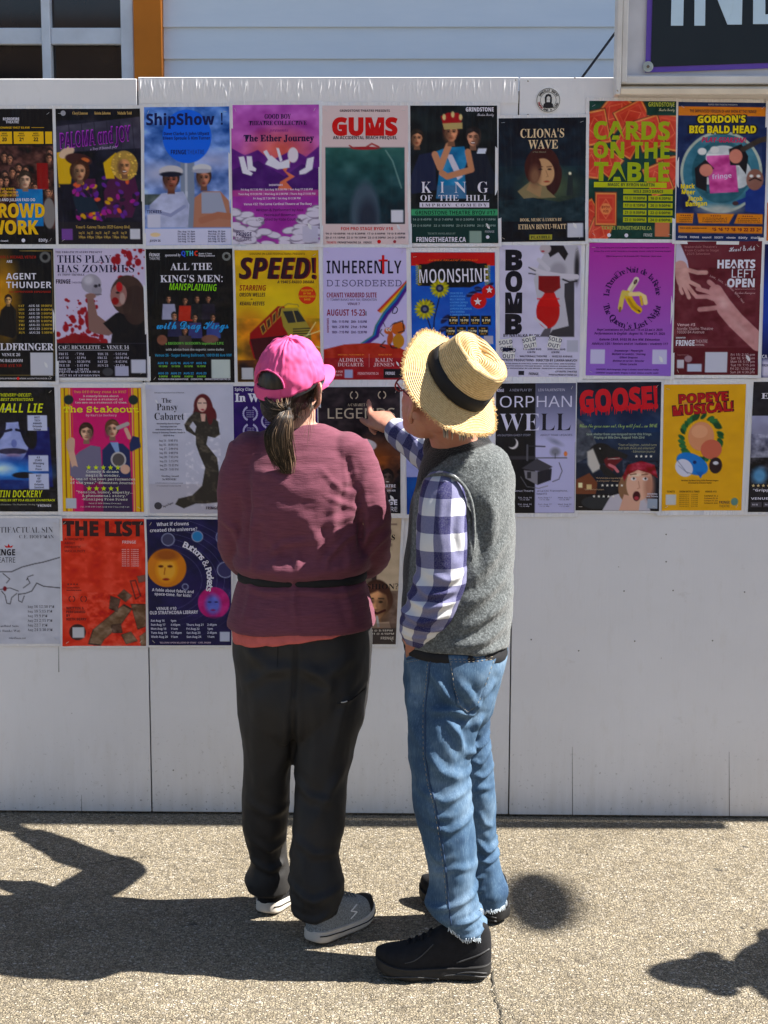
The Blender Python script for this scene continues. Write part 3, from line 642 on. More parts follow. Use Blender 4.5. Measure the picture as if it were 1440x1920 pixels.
def stitched(name, pts_px, Y, mat, parent, r=0.0011, dash=None, onto=None, lift=0.0):
    """a seam or stitching line laid on the cloth: pixels are dropped on the surface of `onto` along the view from the front"""
    g = G(); P = []
    for i in range(len(pts_px)-1):
        for k in range(10): P.append(np.array(pts_px[i])*(1-k/10)+np.array(pts_px[i+1])*k/10)
    P.append(np.array(pts_px[-1])); Q = []
    for q in P:
        w = None
        if onto is not None:
            mw = Vector(tuple(_C))-onto.matrix_world.translation if False else Vector(tuple(_C))-Vector(onto.parent.location)
            d = Vector(tuple(_FW + _RR*((q[0]-720)/CF) + _UU*((960-q[1])/CF))).normalized()
            hit, loc, nn, _ = onto.ray_cast(mw, d)
            if hit: w = np.array(loc)+np.array(onto.parent.location)+np.array(nn)*lift
        if w is None: continue
        Q.append(w)
    if len(Q) < 3: return None
    if dash:
        for i in range(0, len(Q)-1, dash): g.add(*tube([Q[i], Q[min(i+max(1, dash//2), len(Q)-1)]], [r, r], 5, 2))
    else: g.add(*tube(Q, [r]*len(Q), 6, 1))
    return tag(g.build(name, mat, parent), kind='stuff' if dash else None)
# ------------------------------------------------------------------ the woman in the pink cap
wom = empty('person', (0.0, -0.86, 0.0), 'woman seen from behind in pink cap, maroon long sleeved top and charcoal trousers', 'person')
WT = [(795, 524, 606, -.86, .052), (804, 500, 632, -.86, .062), (818, 474, 656, -.86, .078), (845, 448, 676, -.86, .103), (872, 444, 682, -.86, .128), (900, 444, 686, -.86, .142), (960, 448, 684, -.86, .148), (1020, 446, 690, -.86, .142), (1052, 438, 697, -.86, .156), (1066, 444, 690, -.86, .150), (1078, 454, 680, -.86, .132), (1090, 446, 688, -.86, .142), (1130, 434, 698, -.86, .158), (1158, 428, 703, -.86, .163), (1172, 427, 704, -.86, .162)]
aL = [onY(470, 838, -.88), onY(452, 900, -.89), onY(447, 960, -.88), onY(450, 1020, -.83), onY(470, 1050, -.72), onY(540, 1040, -.62)]
aR = [onY(650, 838, -.88), onY(674, 900, -.89), onY(690, 960, -.89), onY(694, 1020, -.85), onY(680, 1052, -.73), onY(600, 1040, -.62)]
aW = [.058, .062, .060, .060, .054, .045]
g = G(); g.add(*rows(WT, 48, 6, 0.85)); g.add(*tube(aL, aW, 24, 6)); g.add(*tube(aR, [.060, .063, .061, .059, .054, .045], 24, 6))
g.add(*ellipsoid(onY(474, 850, -.87), ((.062, 0, 0), (0, .075, 0), (0, 0, .062)))); g.add(*ellipsoid(onY(648, 850, -.87), ((.062, 0, 0), (0, .075, 0), (0, 0, .062))))
FS = folds([([(462, 880), (464, 960), (462, 1045)], .008, -.013), ([(668, 905), (676, 970), (676, 1050)], .008, -.014), ([(600, 880), (640, 920), (668, 930)], .007, .005), ([(610, 930), (650, 950), (674, 960)], .006, .006), ([(500, 1045), (530, 1020), (600, 1010)], .008, .005), ([(610, 1050), (640, 1020), (668, 1000)], .007, .006), ([(690, 940), (650, 975), (600, 985)], .010, .007), ([(690, 900), (660, 935), (655, 990)], .010, .007), ([(640, 900), (625, 960), (628, 1030)], .012, .006), ([(560, 960), (590, 1000), (600, 1060)], .014, .006),
            ([(450, 930), (470, 985), (465, 1050)], .011, .007), ([(500, 1000), (520, 1040), (510, 1068)], .010, .006), ([(470, 1070), (480, 1040)], .008, .006), ([(560, 1066), (555, 1035)], .008, .006), ([(610, 1068), (618, 1038)], .008, .006), ([(655, 1068), (650, 1030)], .009, .007),
            ([(440, 1100), (500, 1112), (560, 1108)], .008, .004), ([(560, 1108), (640, 1116), (695, 1105)], .008, .004), ([(550, 1085), (552, 1130), (556, 1165)], .007, .007), ([(470, 1095), (462, 1140), (458, 1170)], .010, .005), ([(640, 1095), (655, 1140), (662, 1172)], .010, .005),
            ([(720, 985), (690, 1005), (672, 1050)], .009, .008), ([(728, 1010), (700, 1035), (680, 1060)], .008, .007), ([(412, 985), (435, 1000), (448, 1040)], .009, .008), ([(655, 860), (668, 910), (672, 960)], .008, .005), ([(640, 850), (650, 905), (648, 960)], .006, .003),
            ([(530, 895), (600, 905), (650, 880)], .012, -.003), ([(470, 880), (520, 900), (560, 930)], .014, .004)], -1.0, -.86)
def dW(V, N): return FS(V, N)*np.where(V[:, 2] > 1.15, .62, 1.0)+nz(V, (6, 6, 11), .0055, 3)+nz(V, (18, 10, 50), .0020, 9)
shirt = fused('shirt', g, MSH, wom, 0.0062, 4, dW)
g = G(); g.add(*rows([(1070, 448, 686, -.86, .136), (1074, 446, 688, -.86, .1385), (1081, 446, 688, -.86, .1385), (1085, 448, 686, -.86, .136)], 60, 4, 0.85)); g.build('waist_strap', MBK, wom)
g = G(); g.add(*rows([(1150, 438, 698, -.86, .150), (1168, 436, 1166, 698, -.86, .156), (1192, 437, 1164, 697, -.86, .160), (1199, 440, 1166, 695, -.86, .158)], 60, 6, 0.85)); us = g.build('undershirt', MCOR, wom)
for i, v in enumerate(us.data.vertices): v.co.y += 0.003*math.sin(v.co.x*160+v.co.z*40); v.co.z += .002*math.sin(v.co.x*90)
# trousers
PW = [(1150, 444, 692, -.86, .138), (1200, 438, 697, -.86, .155), (1250, 441, 696, -.86, .160), (1300, 444, 690, -.865, .155), (1345, 449, 684, -.865, .140), (1375, 460, 670, -.865, .105)]
LW = [(1290, 446, 566, -.86, .125), (1340, 449, 560, -.86, .125), (1400, 454, 556, -.85, .115), (1450, 457, 545, -.845, .105), (1500, 455, 543, -.835, .098), (1550, 456, 540, -.825, .092), (1590, 465, 536, -.81, .082), (1620, 469, 541, -.805, .080), (1645, 459, 545, -.80, .086), (1652, 462, 545, -.80, .084), (1660, 465, 544, -.80, .083), (1666, 466, 544, -.80, .083)]
RW = [(1290, 556, 690, -.87, .128), (1340, 554, 682, -.88, .128), (1400, 552, 664, -.895, .118), (1450, 554, 654, -.91, .110), (1500, 552, 650, -.93, .102), (1550, 549, 646, -.95, .094), (1600, 544, 635, -.965, .086), (1645, 543, 643, -.98, .090), (1672, 543, 647, -.985, .094), (1692, 546, 638, -.985, .088), (1702, 547, 637, -.985, .087), (1708, 547, 637, -.985, .087)]
g = G(); g.add(*rows(PW, 48, 6, 0.88)); g.add(*rows(LW, 32, 6, 0.9)); g.add(*rows(RW, 32, 6, 0.9))
FT = folds([([(450, 1210), (490, 1245), (540, 1252)], .016, .008), ([(560, 1252), (620, 1262), (660, 1235)], .016, .008), ([(455, 1290), (500, 1262), (545, 1250)], .014, .008), ([(575, 1250), (620, 1285), (612, 1300)], .012, .008), ([(556, 1200), (554, 1260), (550, 1320)], .006, -.010), ([(550, 1320), (548, 1370), (546, 1430)], .010, -.016),
            ([(655, 1300), (640, 1340), (630, 1400)], .010, .006), ([(688, 1290), (660, 1312), (636, 1322)], .006, .005), ([(585, 1300), (590, 1380), (585, 1460)], .016, .004), ([(480, 1300), (478, 1400), (485, 1500)], .018, .005),
            ([(546, 1460), (580, 1490), (625, 1500)], .012, .006), ([(650, 1440), (620, 1480), (590, 1540)], .012, .006), ([(545, 1560), (590, 1590), (632, 1595)], .010, .006), ([(460, 1520), (500, 1545), (540, 1540)], .012, .006), ([(466, 1600), (500, 1620), (540, 1605)], .010, .008), ([(460, 1645), (500, 1662), (542, 1650)], .009, .008),
            ([(546, 1650), (590, 1672), (642, 1655)], .010, .008), ([(548, 1700), (590, 1712), (634, 1690)], .009, .007), ([(570, 1600), (575, 1650), (572, 1700)], .010, .005)], -1.0, -.84)
trw = fused('trousers', g, MTR, wom, 0.0065, 4, lambda V, N: FT(V, N)+nz(V, (9, 9, 7), .006, 21)+nz(V, (26, 26, 18), .0016, 5))
stitched('seam', [(520, 1195), (521, 1222), (520, 1250)], -1, MBK, wom, .0010, None, trw, 0.0004)
stitched('zip', [(632, 1320), (648, 1316), (660, 1311), (684, 1292)], -1, MBK, wom, .0022, None, trw, 0.001)
stitched('zip_pull', [(640, 1317), (644, 1317.5), (651, 1315)], -1, simple('zip_metal', (.5, .5, .5), .3, .05, 10, 0, metal=.8), wom, .0018, None, trw, 0.003)
# body: one continuous figure under the clothes
WF = np.array([math.sin(0.60), math.cos(0.60), 0.20]); WU = np.array([-0.05, -0.30, 1.0]); hc = onY(548, 723, -.86)
g = G(); Ph, fh = head_geo(g, hc, WF, WU, 0.96)
g.add(*tube([onY(556, 830, -.87), onY(557, 800, -.868), onY(558, 770, -.86), hc+[0.01, 0.01, -.02]], [.060, .050, .049, .050], 20, 5))
g.add(*rows(WT, 32, 4, 0.9, 0.86)); g.add(*tube(aL, [r*.75 for r in aW], 16, 4)); g.add(*tube(aR, [r*.75 for r in aW], 16, 4))
g.add(*rows(PW[:-2], 32, 4, 0.9, 0.80)); g.add(*rows(LW, 20, 4, 0.9, 0.55)); g.add(*rows(RW, 20, 4, 0.9, 0.55))
for a_, tgt, sd in ((aL, aR, -1), (aR, aL, 1)):
    hand_geo(g, a_[-1]+np.array([0.02*(-sd), .01*sd, 0]), np.array([-sd, 0.1, 0.05]), (0, 1, 0.2), [(0.2, 0.3, 0.2)]*4, (sd, 0.5, 0.3), 0.92)
bw = fused('body', g, MS_W, wom, 0.0052, 3)
face_parts(Ph, fh, wom, 0.96)
r_, f_, u_ = fh
# hair: the cap of hair, combed back strands, the pony tail
g = G(); g.add(*ellipsoid(Ph(0, -0.014, 0.012), (r_*.0790, f_*.0985, u_*.095), 32, 20)); g.add(*ellipsoid(Ph(0, -0.058, -0.048), (r_*.058, f_*.045, u_*.050), 24, 14))
hair = fused('hair', g, MHW, wom, 0.005, 3, lambda V, N: nz(V, (60, 60, 14), .003, 2)-0.05*np.clip(((V-Ph(0, 0, 0))@f_-0.045)/0.03, 0, 1))
tone(hair, lambda V: np.clip(0.12+nz(V, (140, 140, 20), .5, 3), 0, 1))
tail0 = onY(538, 768, -.985)
R = []; rg = random.Random(3)
for i in range(800):        # from the temples and nape to the tie
    a = rg.uniform(-2.2, 0.85); zz = rg.uniform(-0.075, 0.005)
    a = -a if rg.random() < .0 else a
    s0 = Ph(math.sin(a)*0.078, -0.014-math.cos(a)*0.098*(1 if zz > -0.03 else 0.85), zz)
    e0 = tail0+np.array([rg.gauss(0, .004), rg.gauss(0, .004), rg.gauss(0, .004)])
    m0 = (s0*0.5+e0*0.5); m0 = m0+(m0-Ph(0, -0.01, -0.02))*0.22
    R.append(([s0, s0*0.7+m0*0.3+(s0-Ph(0, 0, 0))*0.03, m0, e0], min(1, max(0, (rg.uniform(.75, 1) if rg.random() < .16 and a > -.2 else rg.gauss(0.22, 0.12)))), rg.uniform(.7, 1.2)))  # pale strands only on the sunward side: sunlight painted into the hair tone
strands('hair_strands', R, MHW, wom, 0.0008, 4)
R = []
tp = [tail0, onY(533, 782, -1.005), onY(523, 810, -1.012), onY(524, 840, -1.008), onY(532, 866, -1.0), onY(538, 888, -.995)]
wd = [.008, .020, .031, .031, .022, .006]
for i in range(2400):
    a = rg.uniform(0, 6.283); q = math.sqrt(rg.random()); L = rg.uniform(0.72, 1.03) if rg.random() < .85 else rg.uniform(.5, .75)
    pts = []; wob = rg.gauss(0, .003)
    for k, p in enumerate(tp):
        t = k/(len(tp)-1)
        if t > L+0.01: break
        pts.append(p+np.array([math.cos(a)*q*wd[k]*1.05+wob*t*2, math.sin(a)*q*wd[k]*0.75, 0])+np.array([rg.gauss(0, .0012), rg.gauss(0, .0012), 0]))
    if len(pts) < 3: continue
    lt = 0.22+0.16*math.cos(a-0.3)*q; R.append((pts, (rg.uniform(.7, 1) if rg.random() < .17+.15*math.cos(a) else min(1, max(0, rg.gauss(lt, 0.12)))), rg.uniform(.8, 1.5)))  # sun on the right of the tail is put into the strand tone
strands('ponytail', R, MHW, wom, 0.00075, 4)
g = G(); g.add(*tube(tp, [w*0.62 for w in wd], 14, 5, flat=.7)); c_ = g.build('ponytail_core', MHW, wom); tone(c_, lambda V: np.full(len(V), .15))
R = []
for i in range(7):         # loose strands down the neck
    x = rg.uniform(575, 592); e = onY(x+rg.gauss(-6, 5), rg.uniform(800, 850), -.985)
    R.append(([onY(x+rg.uniform(-10, 4), 745, -.93), onY(x, 775, -.955+rg.gauss(0, .004)), e+[0, rg.uniform(0.0, .02), 0]], rg.uniform(.3, .9), .8))
for i in range(50):
    x = rg.uniform(515, 575); R.append(([onY(x, 755, -.95), onY(x+rg.gauss(0, 5), 775, -.95), onY(x+rg.gauss(0, 8), rg.uniform(782, 805), -.94)], rg.uniform(.1, .7), .7))
for i in range(8):
    R.append(([Ph(.078, -.02+rg.gauss(0, .008), .03), Ph(.088+rg.gauss(0, .002), -.012+rg.gauss(0, .008), 0.0), Ph(.078, -.045, -.045+rg.gauss(0, .01))], rg.uniform(.2, .7), .8))
strands('loose_hair', R, MHW, wom, 0.0008, 5)
g = G(); g.add(*ellipsoid(tail0, ((.011, 0, 0), (0, .010, 0), (0, 0, .008)))); g.build('hair_tie', MBK, wom)
ep = Ph(.082, .000, -.042); g = G(); g.add(*tube([ep+np.array([.001, -.004, .006]), ep+np.array([.005, -.006, 0]), ep+np.array([.002, -.005, -.007]), ep+np.array([-.003, -.004, -.002])], [.0016]*4, 8, 5)); g.build('earring', simple('silver', (.8, .8, .8), .2, .02, 10, 0, metal=1), wom)
# the cap: six panels, back opening, strap, brim
def cap_pt(a, e, k=1.0):            # a: azimuth from the front (0) clockwise to the wearer's right, e: 0 rim .. 1 top
    th = e*math.pi/2; w = 0.0905*k; l = 0.111*k; h = 0.118*k
    x = math.sin(a)*w*math.cos(th)**0.82; y = math.cos(a)*l*math.cos(th)**0.82-0.010; zz = 0.022+h*math.sin(th)**0.96
    return x, y, zz-0.028*max(0, -math.cos(a))*(1-e)
NA, NE = 120, 34
def hole(a, e):                     # arched opening at the back
    da = (a-math.pi+math.pi) % (2*math.pi)-math.pi; da = (a-math.pi)
    return 0.12 < e < 0.12+0.25*math.sqrt(max(0, 1-(da/0.60)**2)) if abs(da) < 0.60 else False
V = []; Fc = []
for lay, k in ((0, 1.0), (1, 0.985)):
    for j in range(NE+1):
        for i in range(NA):
            a = 2*math.pi*i/NA; e = j/NE*0.995; x, y, zz = cap_pt(a, e, k)
            seamd = min(abs(((a-math.pi/6)/(math.pi/3)+0.5) % 1-0.5)*math.pi/3*0.1*math.cos(e*1.5), 9)
            puck = 0.0026*math.exp(-(seamd/0.0022)**2)-0.0016*math.exp(-((seamd-0.0045)/0.002)**2)
            da = a-math.pi; wr = 0.0035*math.sin(11*e+7*da)*math.exp(-((da+0.2)/0.35)**2-((e-0.45)/0.2)**2)+0.0022*math.sin(40*da)*math.exp(-(da/0.22)**2-((e-0.44)/.13)**2)
            wr += 0.004*math.sin(26*(a-3.6)+14*e)*math.exp(-((a-3.75)/0.4)**2-((e-0.18)/0.18)**2)+0.005*noise.noise(Vector((a*3, e*6, 1.5)))+0.0022*noise.noise(Vector((a*9, e*12, 4.5)))
            p = Ph(x, y, zz); nn = p-Ph(0, -0.01, 0.03); nn /= np.linalg.norm(nn); V.append(p+nn*(puck*(0.25 if lay else 1)+wr))
for lay in (0, 1):
    b0 = lay*(NE+1)*NA
    for j in range(NE):
        for i in range(NA):
            if hole(2*math.pi*(i+.5)/NA, (j+.5)/NE): continue
            q = [b0+j*NA+i, b0+j*NA+(i+1) % NA, b0+(j+1)*NA+(i+1) % NA, b0+(j+1)*NA+i]; Fc.append(q if not lay else q[::-1])
for i in range(NA):
    n1 = (NE+1)*NA; Fc.append((i, n1+i, n1+(i+1) % NA, (i+1) % NA))
cap = mesh_obj('cap', V, Fc, MPK, wom)
# binding round the opening, strap below it, button, brim
pts = []
for t in np.linspace(0, 1, 25):
    da = 0.60*math.cos(math.pi*(1-t))*1.0; e = 0.12+0.25*math.sqrt(max(0, 1-(da/0.60)**2)); pts.append(Ph(*cap_pt(math.pi+da, e, 1.012)))
g = G(); g.add(*tube(pts, [.0024]*25, 8, 2)); g.build('opening_binding', MPK, cap)
def strip(a0, a1, e0, e1, k, n=24):
    V = []; 
    for i in range(n+1):
        a = a0+(a1-a0)*i/n
        for e, kk in ((e0, k), (e1, k), (e1, k+.02), (e0, k+.02)): V.append(Ph(*cap_pt(a, e, kk)))
    Fc = [(4*i+j, 4*i+(j+1) % 4, 4*i+4+(j+1) % 4, 4*i+4+j) for i in range(n) for j in range(4)]+[(0, 1, 2, 3), (4*n+3, 4*n+2, 4*n+1, 4*n)]
    return V, Fc
g = G(); g.add(*strip(math.pi-.50, math.pi+.46, -0.03, 0.11, 1.012)); q = g.build('cap_strap', MPK, cap, smooth=False)
g = G(); g.add(*strip(0, 2*math.pi, -0.035, 0.0, 0.985, 60)); q = g.build('sweatband', MBK, cap, smooth=False)
g = G(); g.add(*ellipsoid(Ph(0, -0.010, .1335), (r_*.008, f_*.008, u_*.005), 12, 8)); q = g.build('cap_button', MPK, cap)
V = []; nA, nR = 28, 8
for lay in (0, 1):
    for i in range(nA+1):
        a = -1.18+2.36*i/nA
        for j in range(nR+1):
            t = j/nR; x0, y0, z0 = cap_pt(a, 0.02, 1.0); ext = 0.072*math.cos(a/1.18*math.pi/2)**0.55 if abs(a) < 1.179 else 0
            x = x0*(1-0.08*t); y = y0+ext*t; zz = z0-0.004-0.03*t*(0.35)-0.30*x*x/0.09*(0.6+0.8*t)-0.004*lay+0.008*t
            V.append(Ph(x, y, zz))
n1 = (nA+1)*(nR+1); Fc = []
for i in range(nA):
    for j in range(nR):
        q = [i*(nR+1)+j, i*(nR+1)+j+1, (i+1)*(nR+1)+j+1, (i+1)*(nR+1)+j]; Fc += [q, [z+n1 for z in q[::-1]]]
    Fc.append((i*(nR+1)+nR, i*(nR+1)+nR+n1, (i+1)*(nR+1)+nR+n1, (i+1)*(nR+1)+nR))
q = mesh_obj('cap_brim', V, Fc, MPK, cap)
# shoes
hl = onG(497, 1708); sh1 = shoe((-0.146, -0.862), (-0.035, -0.60), .255, wom, MSO, MSD, .090, .034, .062, .085, .022, .005, False, MBK)
P2, S2, W2, T2, H2 = shoe((-0.002, -1.055), (0.165, -0.845), .262, wom, MSO, MGR, .090, .034, .064, .085, .024, .005, True, MBK, MSD)
def logo(pts, P2, side, parent):
    g = G()
    for ln in pts:
        q = []
        for x, zz in ln:
            w = np.interp(x, S2, W2); q.append(P2(x, side*(w*(1-0.28*max(0, (zz-.04)/.06))+0.0025), zz))
        g.add(*tube(q, [.0022]*len(q), 6, 4))
    g.build('shoe_emblem', MWT, parent)
logo([[(.60, .078), (.54, .070), (.50, .066)], [(.50, .066), (.55, .062), (.585, .058)], [(.585, .058), (.54, .052), (.49, .046)]], P2, -1, wom)
# ------------------------------------------------------------------ the man in the straw hat
man = empty('person', (0.38, -1.05, 0.0), 'man in frayed straw hat, grey fleece vest and blue jeans pointing at a poster', 'person')
def cloth_tube(name, C, A, B, n, urep, vsize, mat, parent, disp=None, e=1.0, extra=0.0):
    """open tube with a UV map so that the weave follows the sleeve"""
    C = np.asarray(C); m = len(C); t = np.arange(n+1)*2*math.pi/n
    ct = np.sign(np.cos(t))*np.abs(np.cos(t))**e; st = np.sign(np.sin(t))*np.abs(np.sin(t))**e
    V = (C[:, None]+A[:, None]*ct[None, :, None]+B[:, None]*st[None, :, None]).reshape(-1, 3)
    L = np.concatenate([[0], np.cumsum(np.linalg.norm(np.diff(C, axis=0), axis=1))])/vsize+extra
    N = (A[:, None]*ct[None, :, None]+B[:, None]*st[None, :, None]).reshape(-1, 3); N /= np.linalg.norm(N, axis=1)[:, None]
    if disp is not None:
        dd = disp(V, N).reshape(m, n+1); dd[:, -1] = dd[:, 0]; V = V+N*dd.reshape(-1)[:, None]
    Fc = [(i*(n+1)+j, i*(n+1)+j+1, (i+1)*(n+1)+j+1, (i+1)*(n+1)+j) for i in range(m-1) for j in range(n)]
    o = mesh_obj(name, V, Fc, mat, parent); uv = o.data.uv_layers.new(name='cloth')
    us = np.tile(t/(2*math.pi)*urep, m); vs = np.repeat(L, n+1); li = np.empty(len(o.data.loops), dtype=np.int32); o.data.loops.foreach_get('vertex_index', li)
    uv.data.foreach_set('uv', np.stack([us[li], vs[li]], 1).ravel()); sm = o.modifiers.new('s', 'SOLIDIFY'); sm.thickness = 0.002; sm.offset = 1
    return o
def row_cab(R, sub):
    C = []; A = []; B = []
    for r in R:
        if len(r) == 5: r = (r[0], r[1], r[0], r[2], r[3], r[4])
        pl = onY(r[1], r[0], r[4]); q = onY(r[3], r[2], r[4]); C.append((pl+q)/2); A.append((q-pl)/2); B.append(np.array([0, r[5], 0]))
    return catmull(C, sub), catmull(A, sub), catmull(B, sub)
VM = [(822, 826, 900, -1.04, .062), (832, 812, 928, -1.04, .085), (848, 800, 950, -1.045, .105), (875, 785, 962, -1.05, .125), (910, 776, 967, -1.05, .138), (960, 768, 967, -1.05, .148), (1010, 764, 966, -1.05, .152), (1060, 758, 964, -1.05, .155), (1110, 754, 963, -1.055, .158), (1155, 752, 960, -1.055, .160), (1190, 752, 957, -1.06, .158), (1204, 754, 955, -1.06, .155)]
g = G(); g.add(*rows(VM, 56, 6, 0.86))
g.add(*rows([(794, 822, 800, 912, -1.02, .058), (806, 808, 812, 915, -1.015, .066), (822, 800, 834, 925, -1.01, .078), (846, 795, 850, 930, -1.02, .085)], 36, 5, 0.9))
FV = folds([([(858, 915), (872, 950), (876, 1010)], .010, .010), ([(900, 940), (902, 990), (892, 1050)], .014, -.007), ([(905, 900), (915, 950), (905, 1010)], .016, .006), ([(880, 1060), (910, 1030), (955, 985)], .014, .007), ([(876, 1100), (910, 1085), (955, 1050)], .014, .008),
            ([(866, 1150), (905, 1130), (958, 1095)], .013, .008), ([(850, 1178), (900, 1170), (955, 1140)], .012, .009), ([(880, 1195), (920, 1190), (955, 1180)], .008, .005), ([(820, 870), (860, 860), (905, 850)], .012, .004)], -1.0, -1.15)
def frontmask(V):
    # the zipped front and collar of the vest are plain black, sewn to the fleece along this line
    d = V-_C; f = d@_FW; px = 720+CF*(d@_RR)/f; py = 960-CF*(d@_UU)/f
    L = [(690, 1300), (760, 1180), (772, 1040), (778, 925), (806, 884), (842, 856), (905, 836), (960, 815)]
    lim = np.interp(px, [p[0] for p in L][3:], [p[1] for p in L][3:]); up = (lim+3-py)/4
    lx = np.interp(py, [p[1] for p in L][::-1], [p[0] for p in L][::-1]); left = (lx-px)/4
    return np.clip(np.where(px > 778, up, np.maximum(left, 0)), 0, 1)
def cutf(ob, V, N):
    a = ob.data.attributes.new('front', 'FLOAT', 'POINT'); a.data.foreach_set('value', frontmask(V).astype(np.float32))
def dV(V, N): return FV(V, N)+nz(V, (7, 7, 9), .008, 31)+nz(V, 120, .0016, 2)*(1-frontmask(V))
vest = fused('vest', g, MFL, man, 0.006, 4, dV, cutf)
g = G(); g.add(*rows([(1184, 757, 1196, 951, -1.055, .140), (1205, 756, 1216, 952, -1.06, .152), (1216, 758, 1226, 951, -1.06, .150)], 50, 6, 0.86)); g.build('vest_hem_band', MBK, man)
# near sleeve, hanging with the hand in the pocket
SM = [(880, 822, 850, -1.13, .030), (888, 806, 864, -1.14, .048), (905, 794, 873, -1.155, .060), (950, 783, 876, -1.175, .066), (1000, 779, 877, -1.185, .068), (1050, 780, 878, -1.19, .068), (1090, 776, 875, -1.195, .068), (1120, 763, 1124, 862, -1.195, .069), (1148, 752, 1160, 848, -1.185, .066), (1170, 747, 1185, 832, -1.17, .058), (1188, 750, 1204, 818, -1.155, .046), (1203, 758, 1216, 806, -1.145, .034)]
C_, A_, B_ = row_cab(SM, 10)
FA = folds([([(778, 1085), (800, 1110), (850, 1105)], .008, .010), ([(765, 1120), (800, 1135), (850, 1125)], .008, .010), ([(752, 1145), (790, 1165), (838, 1150)], .007, .010), ([(760, 1170), (800, 1185), (830, 1180)], .006, .008), ([(800, 1070), (840, 1085), (872, 1070)], .008, .007), ([(830, 920), (822, 980), (830, 1040)], .010, .005), ([(860, 930), (850, 990), (858, 1040)], .008, -.006), ([(752, 1190), (780, 1200), (815, 1195)], .006, .007)], -1.22)
cloth_tube('shirt_sleeve', C_, A_, B_, 64, 5, .088, MGI, man, lambda V, N: FA(V, N)+nz(V, 14, .006, 8), 0.95, 0.15)
# pointing arm
shR = np.array([.375, -.93, 1.33]); elR = np.array([.45, -.50, 1.20]); wrR = onY(742, 806, -.165); hR = onY(752, 815, -.23)
fa = (wrR-elR); L = np.linalg.norm(fa); fa /= L
C_ = catmull([shR, shR*.5+elR*.5+[0.01, 0, -.01], elR, elR+fa*.12, elR+fa*.24, wrR-fa*.03, wrR+fa*0.004], 10)
RA = catmull([[.078]*2, [.080]*2, [.076]*2, [.068]*2, [.057]*2, [.047]*2, [.040]*2], 10)[:, 0]
T = np.gradient(C_, axis=0); T /= np.linalg.norm(T, axis=1)[:, None]; A_ = np.cross(T, [0, 0, 1.]); A_ /= np.linalg.norm(A_, axis=1)[:, None]; B_ = np.cross(A_, T)
FB = folds([([(765, 790), (775, 825), (790, 850)], .007, .006), ([(790, 800), (800, 840), (812, 865)], .007, .007), ([(745, 795), (750, 830), (760, 845)], .005, .005)], -.3)
cloth_tube('shirt_sleeve', C_, A_*RA[:, None], B_*RA[:, None], 48, 4, .088, MGI, man, lambda V, N: FB(V, N)+nz(V, 16, .005, 4), 1.0, 0.3)
# belt loops of cloth round the arm hole of the vest
g = G(); P_ = [(796, 905), (803, 896), (818, 890), (838, 890), (856, 898), (872, 914), (883, 938), (888, 970), (889, 1010), (884, 1050)]; Yv = [-1.12, -1.15, -1.175, -1.19, -1.20, -1.205, -1.205, -1.20, -1.20, -1.195]
g.add(*tube([onY(x, y, Y) for (x, y), Y in zip(P_, Yv)], [(.0075, .0045)]*len(P_), 12, 6, round_ends=True)); ah = g.build('armhole_trim', MFL, man)
# jeans
PM = [(1196, 764, 1206, 950, -1.06, .140), (1240, 757, 1240, 949, -1.065, .155), (1290, 757, 1290, 934, -1.065, .158), (1335, 761, 1335, 922, -1.07, .145), (1360, 775, 1360, 905, -1.07, .11)]
NL = [(1290, 758, 905, -1.09, .130), (1340, 761, 900, -1.11, .125), (1390, 764, 888, -1.13, .118), (1450, 769, 883, -1.15, .105), (1500, 772, 886, -1.165, .098), (1550, 785, 890, -1.175, .090), (1600, 797, 893, -1.185, .084), (1650, 805, 896, -1.19, .080), (1684, 797, 1690, 899, -1.195, .084), (1702, 800, 1716, 907, -1.20, .084), (1716, 818, 1740, 914, -1.20, .080), (1728, 838, 1754, 914, -1.20, .074)]
FL = [(1290, 800, 930, -1.03, .120), (1340, 810, 920, -1.01, .118), (1390, 822, 921, -.99, .108), (1450, 838, 925, -.965, .098), (1500, 848, 931, -.945, .090), (1550, 853, 931, -.93, .084), (1600, 858, 934, -.92, .080), (1640, 860, 943, -.912, .084), (1663, 864, 953, -.908, .088), (1676, 868, 951, -.905, .084), (1690, 872, 949, -.905, .080)]
g = G(); g.add(*rows(PM, 48, 6, 0.88)); g.add(*rows(NL, 36, 6, 0.9)); g.add(*rows(FL, 36, 6, 0.9))
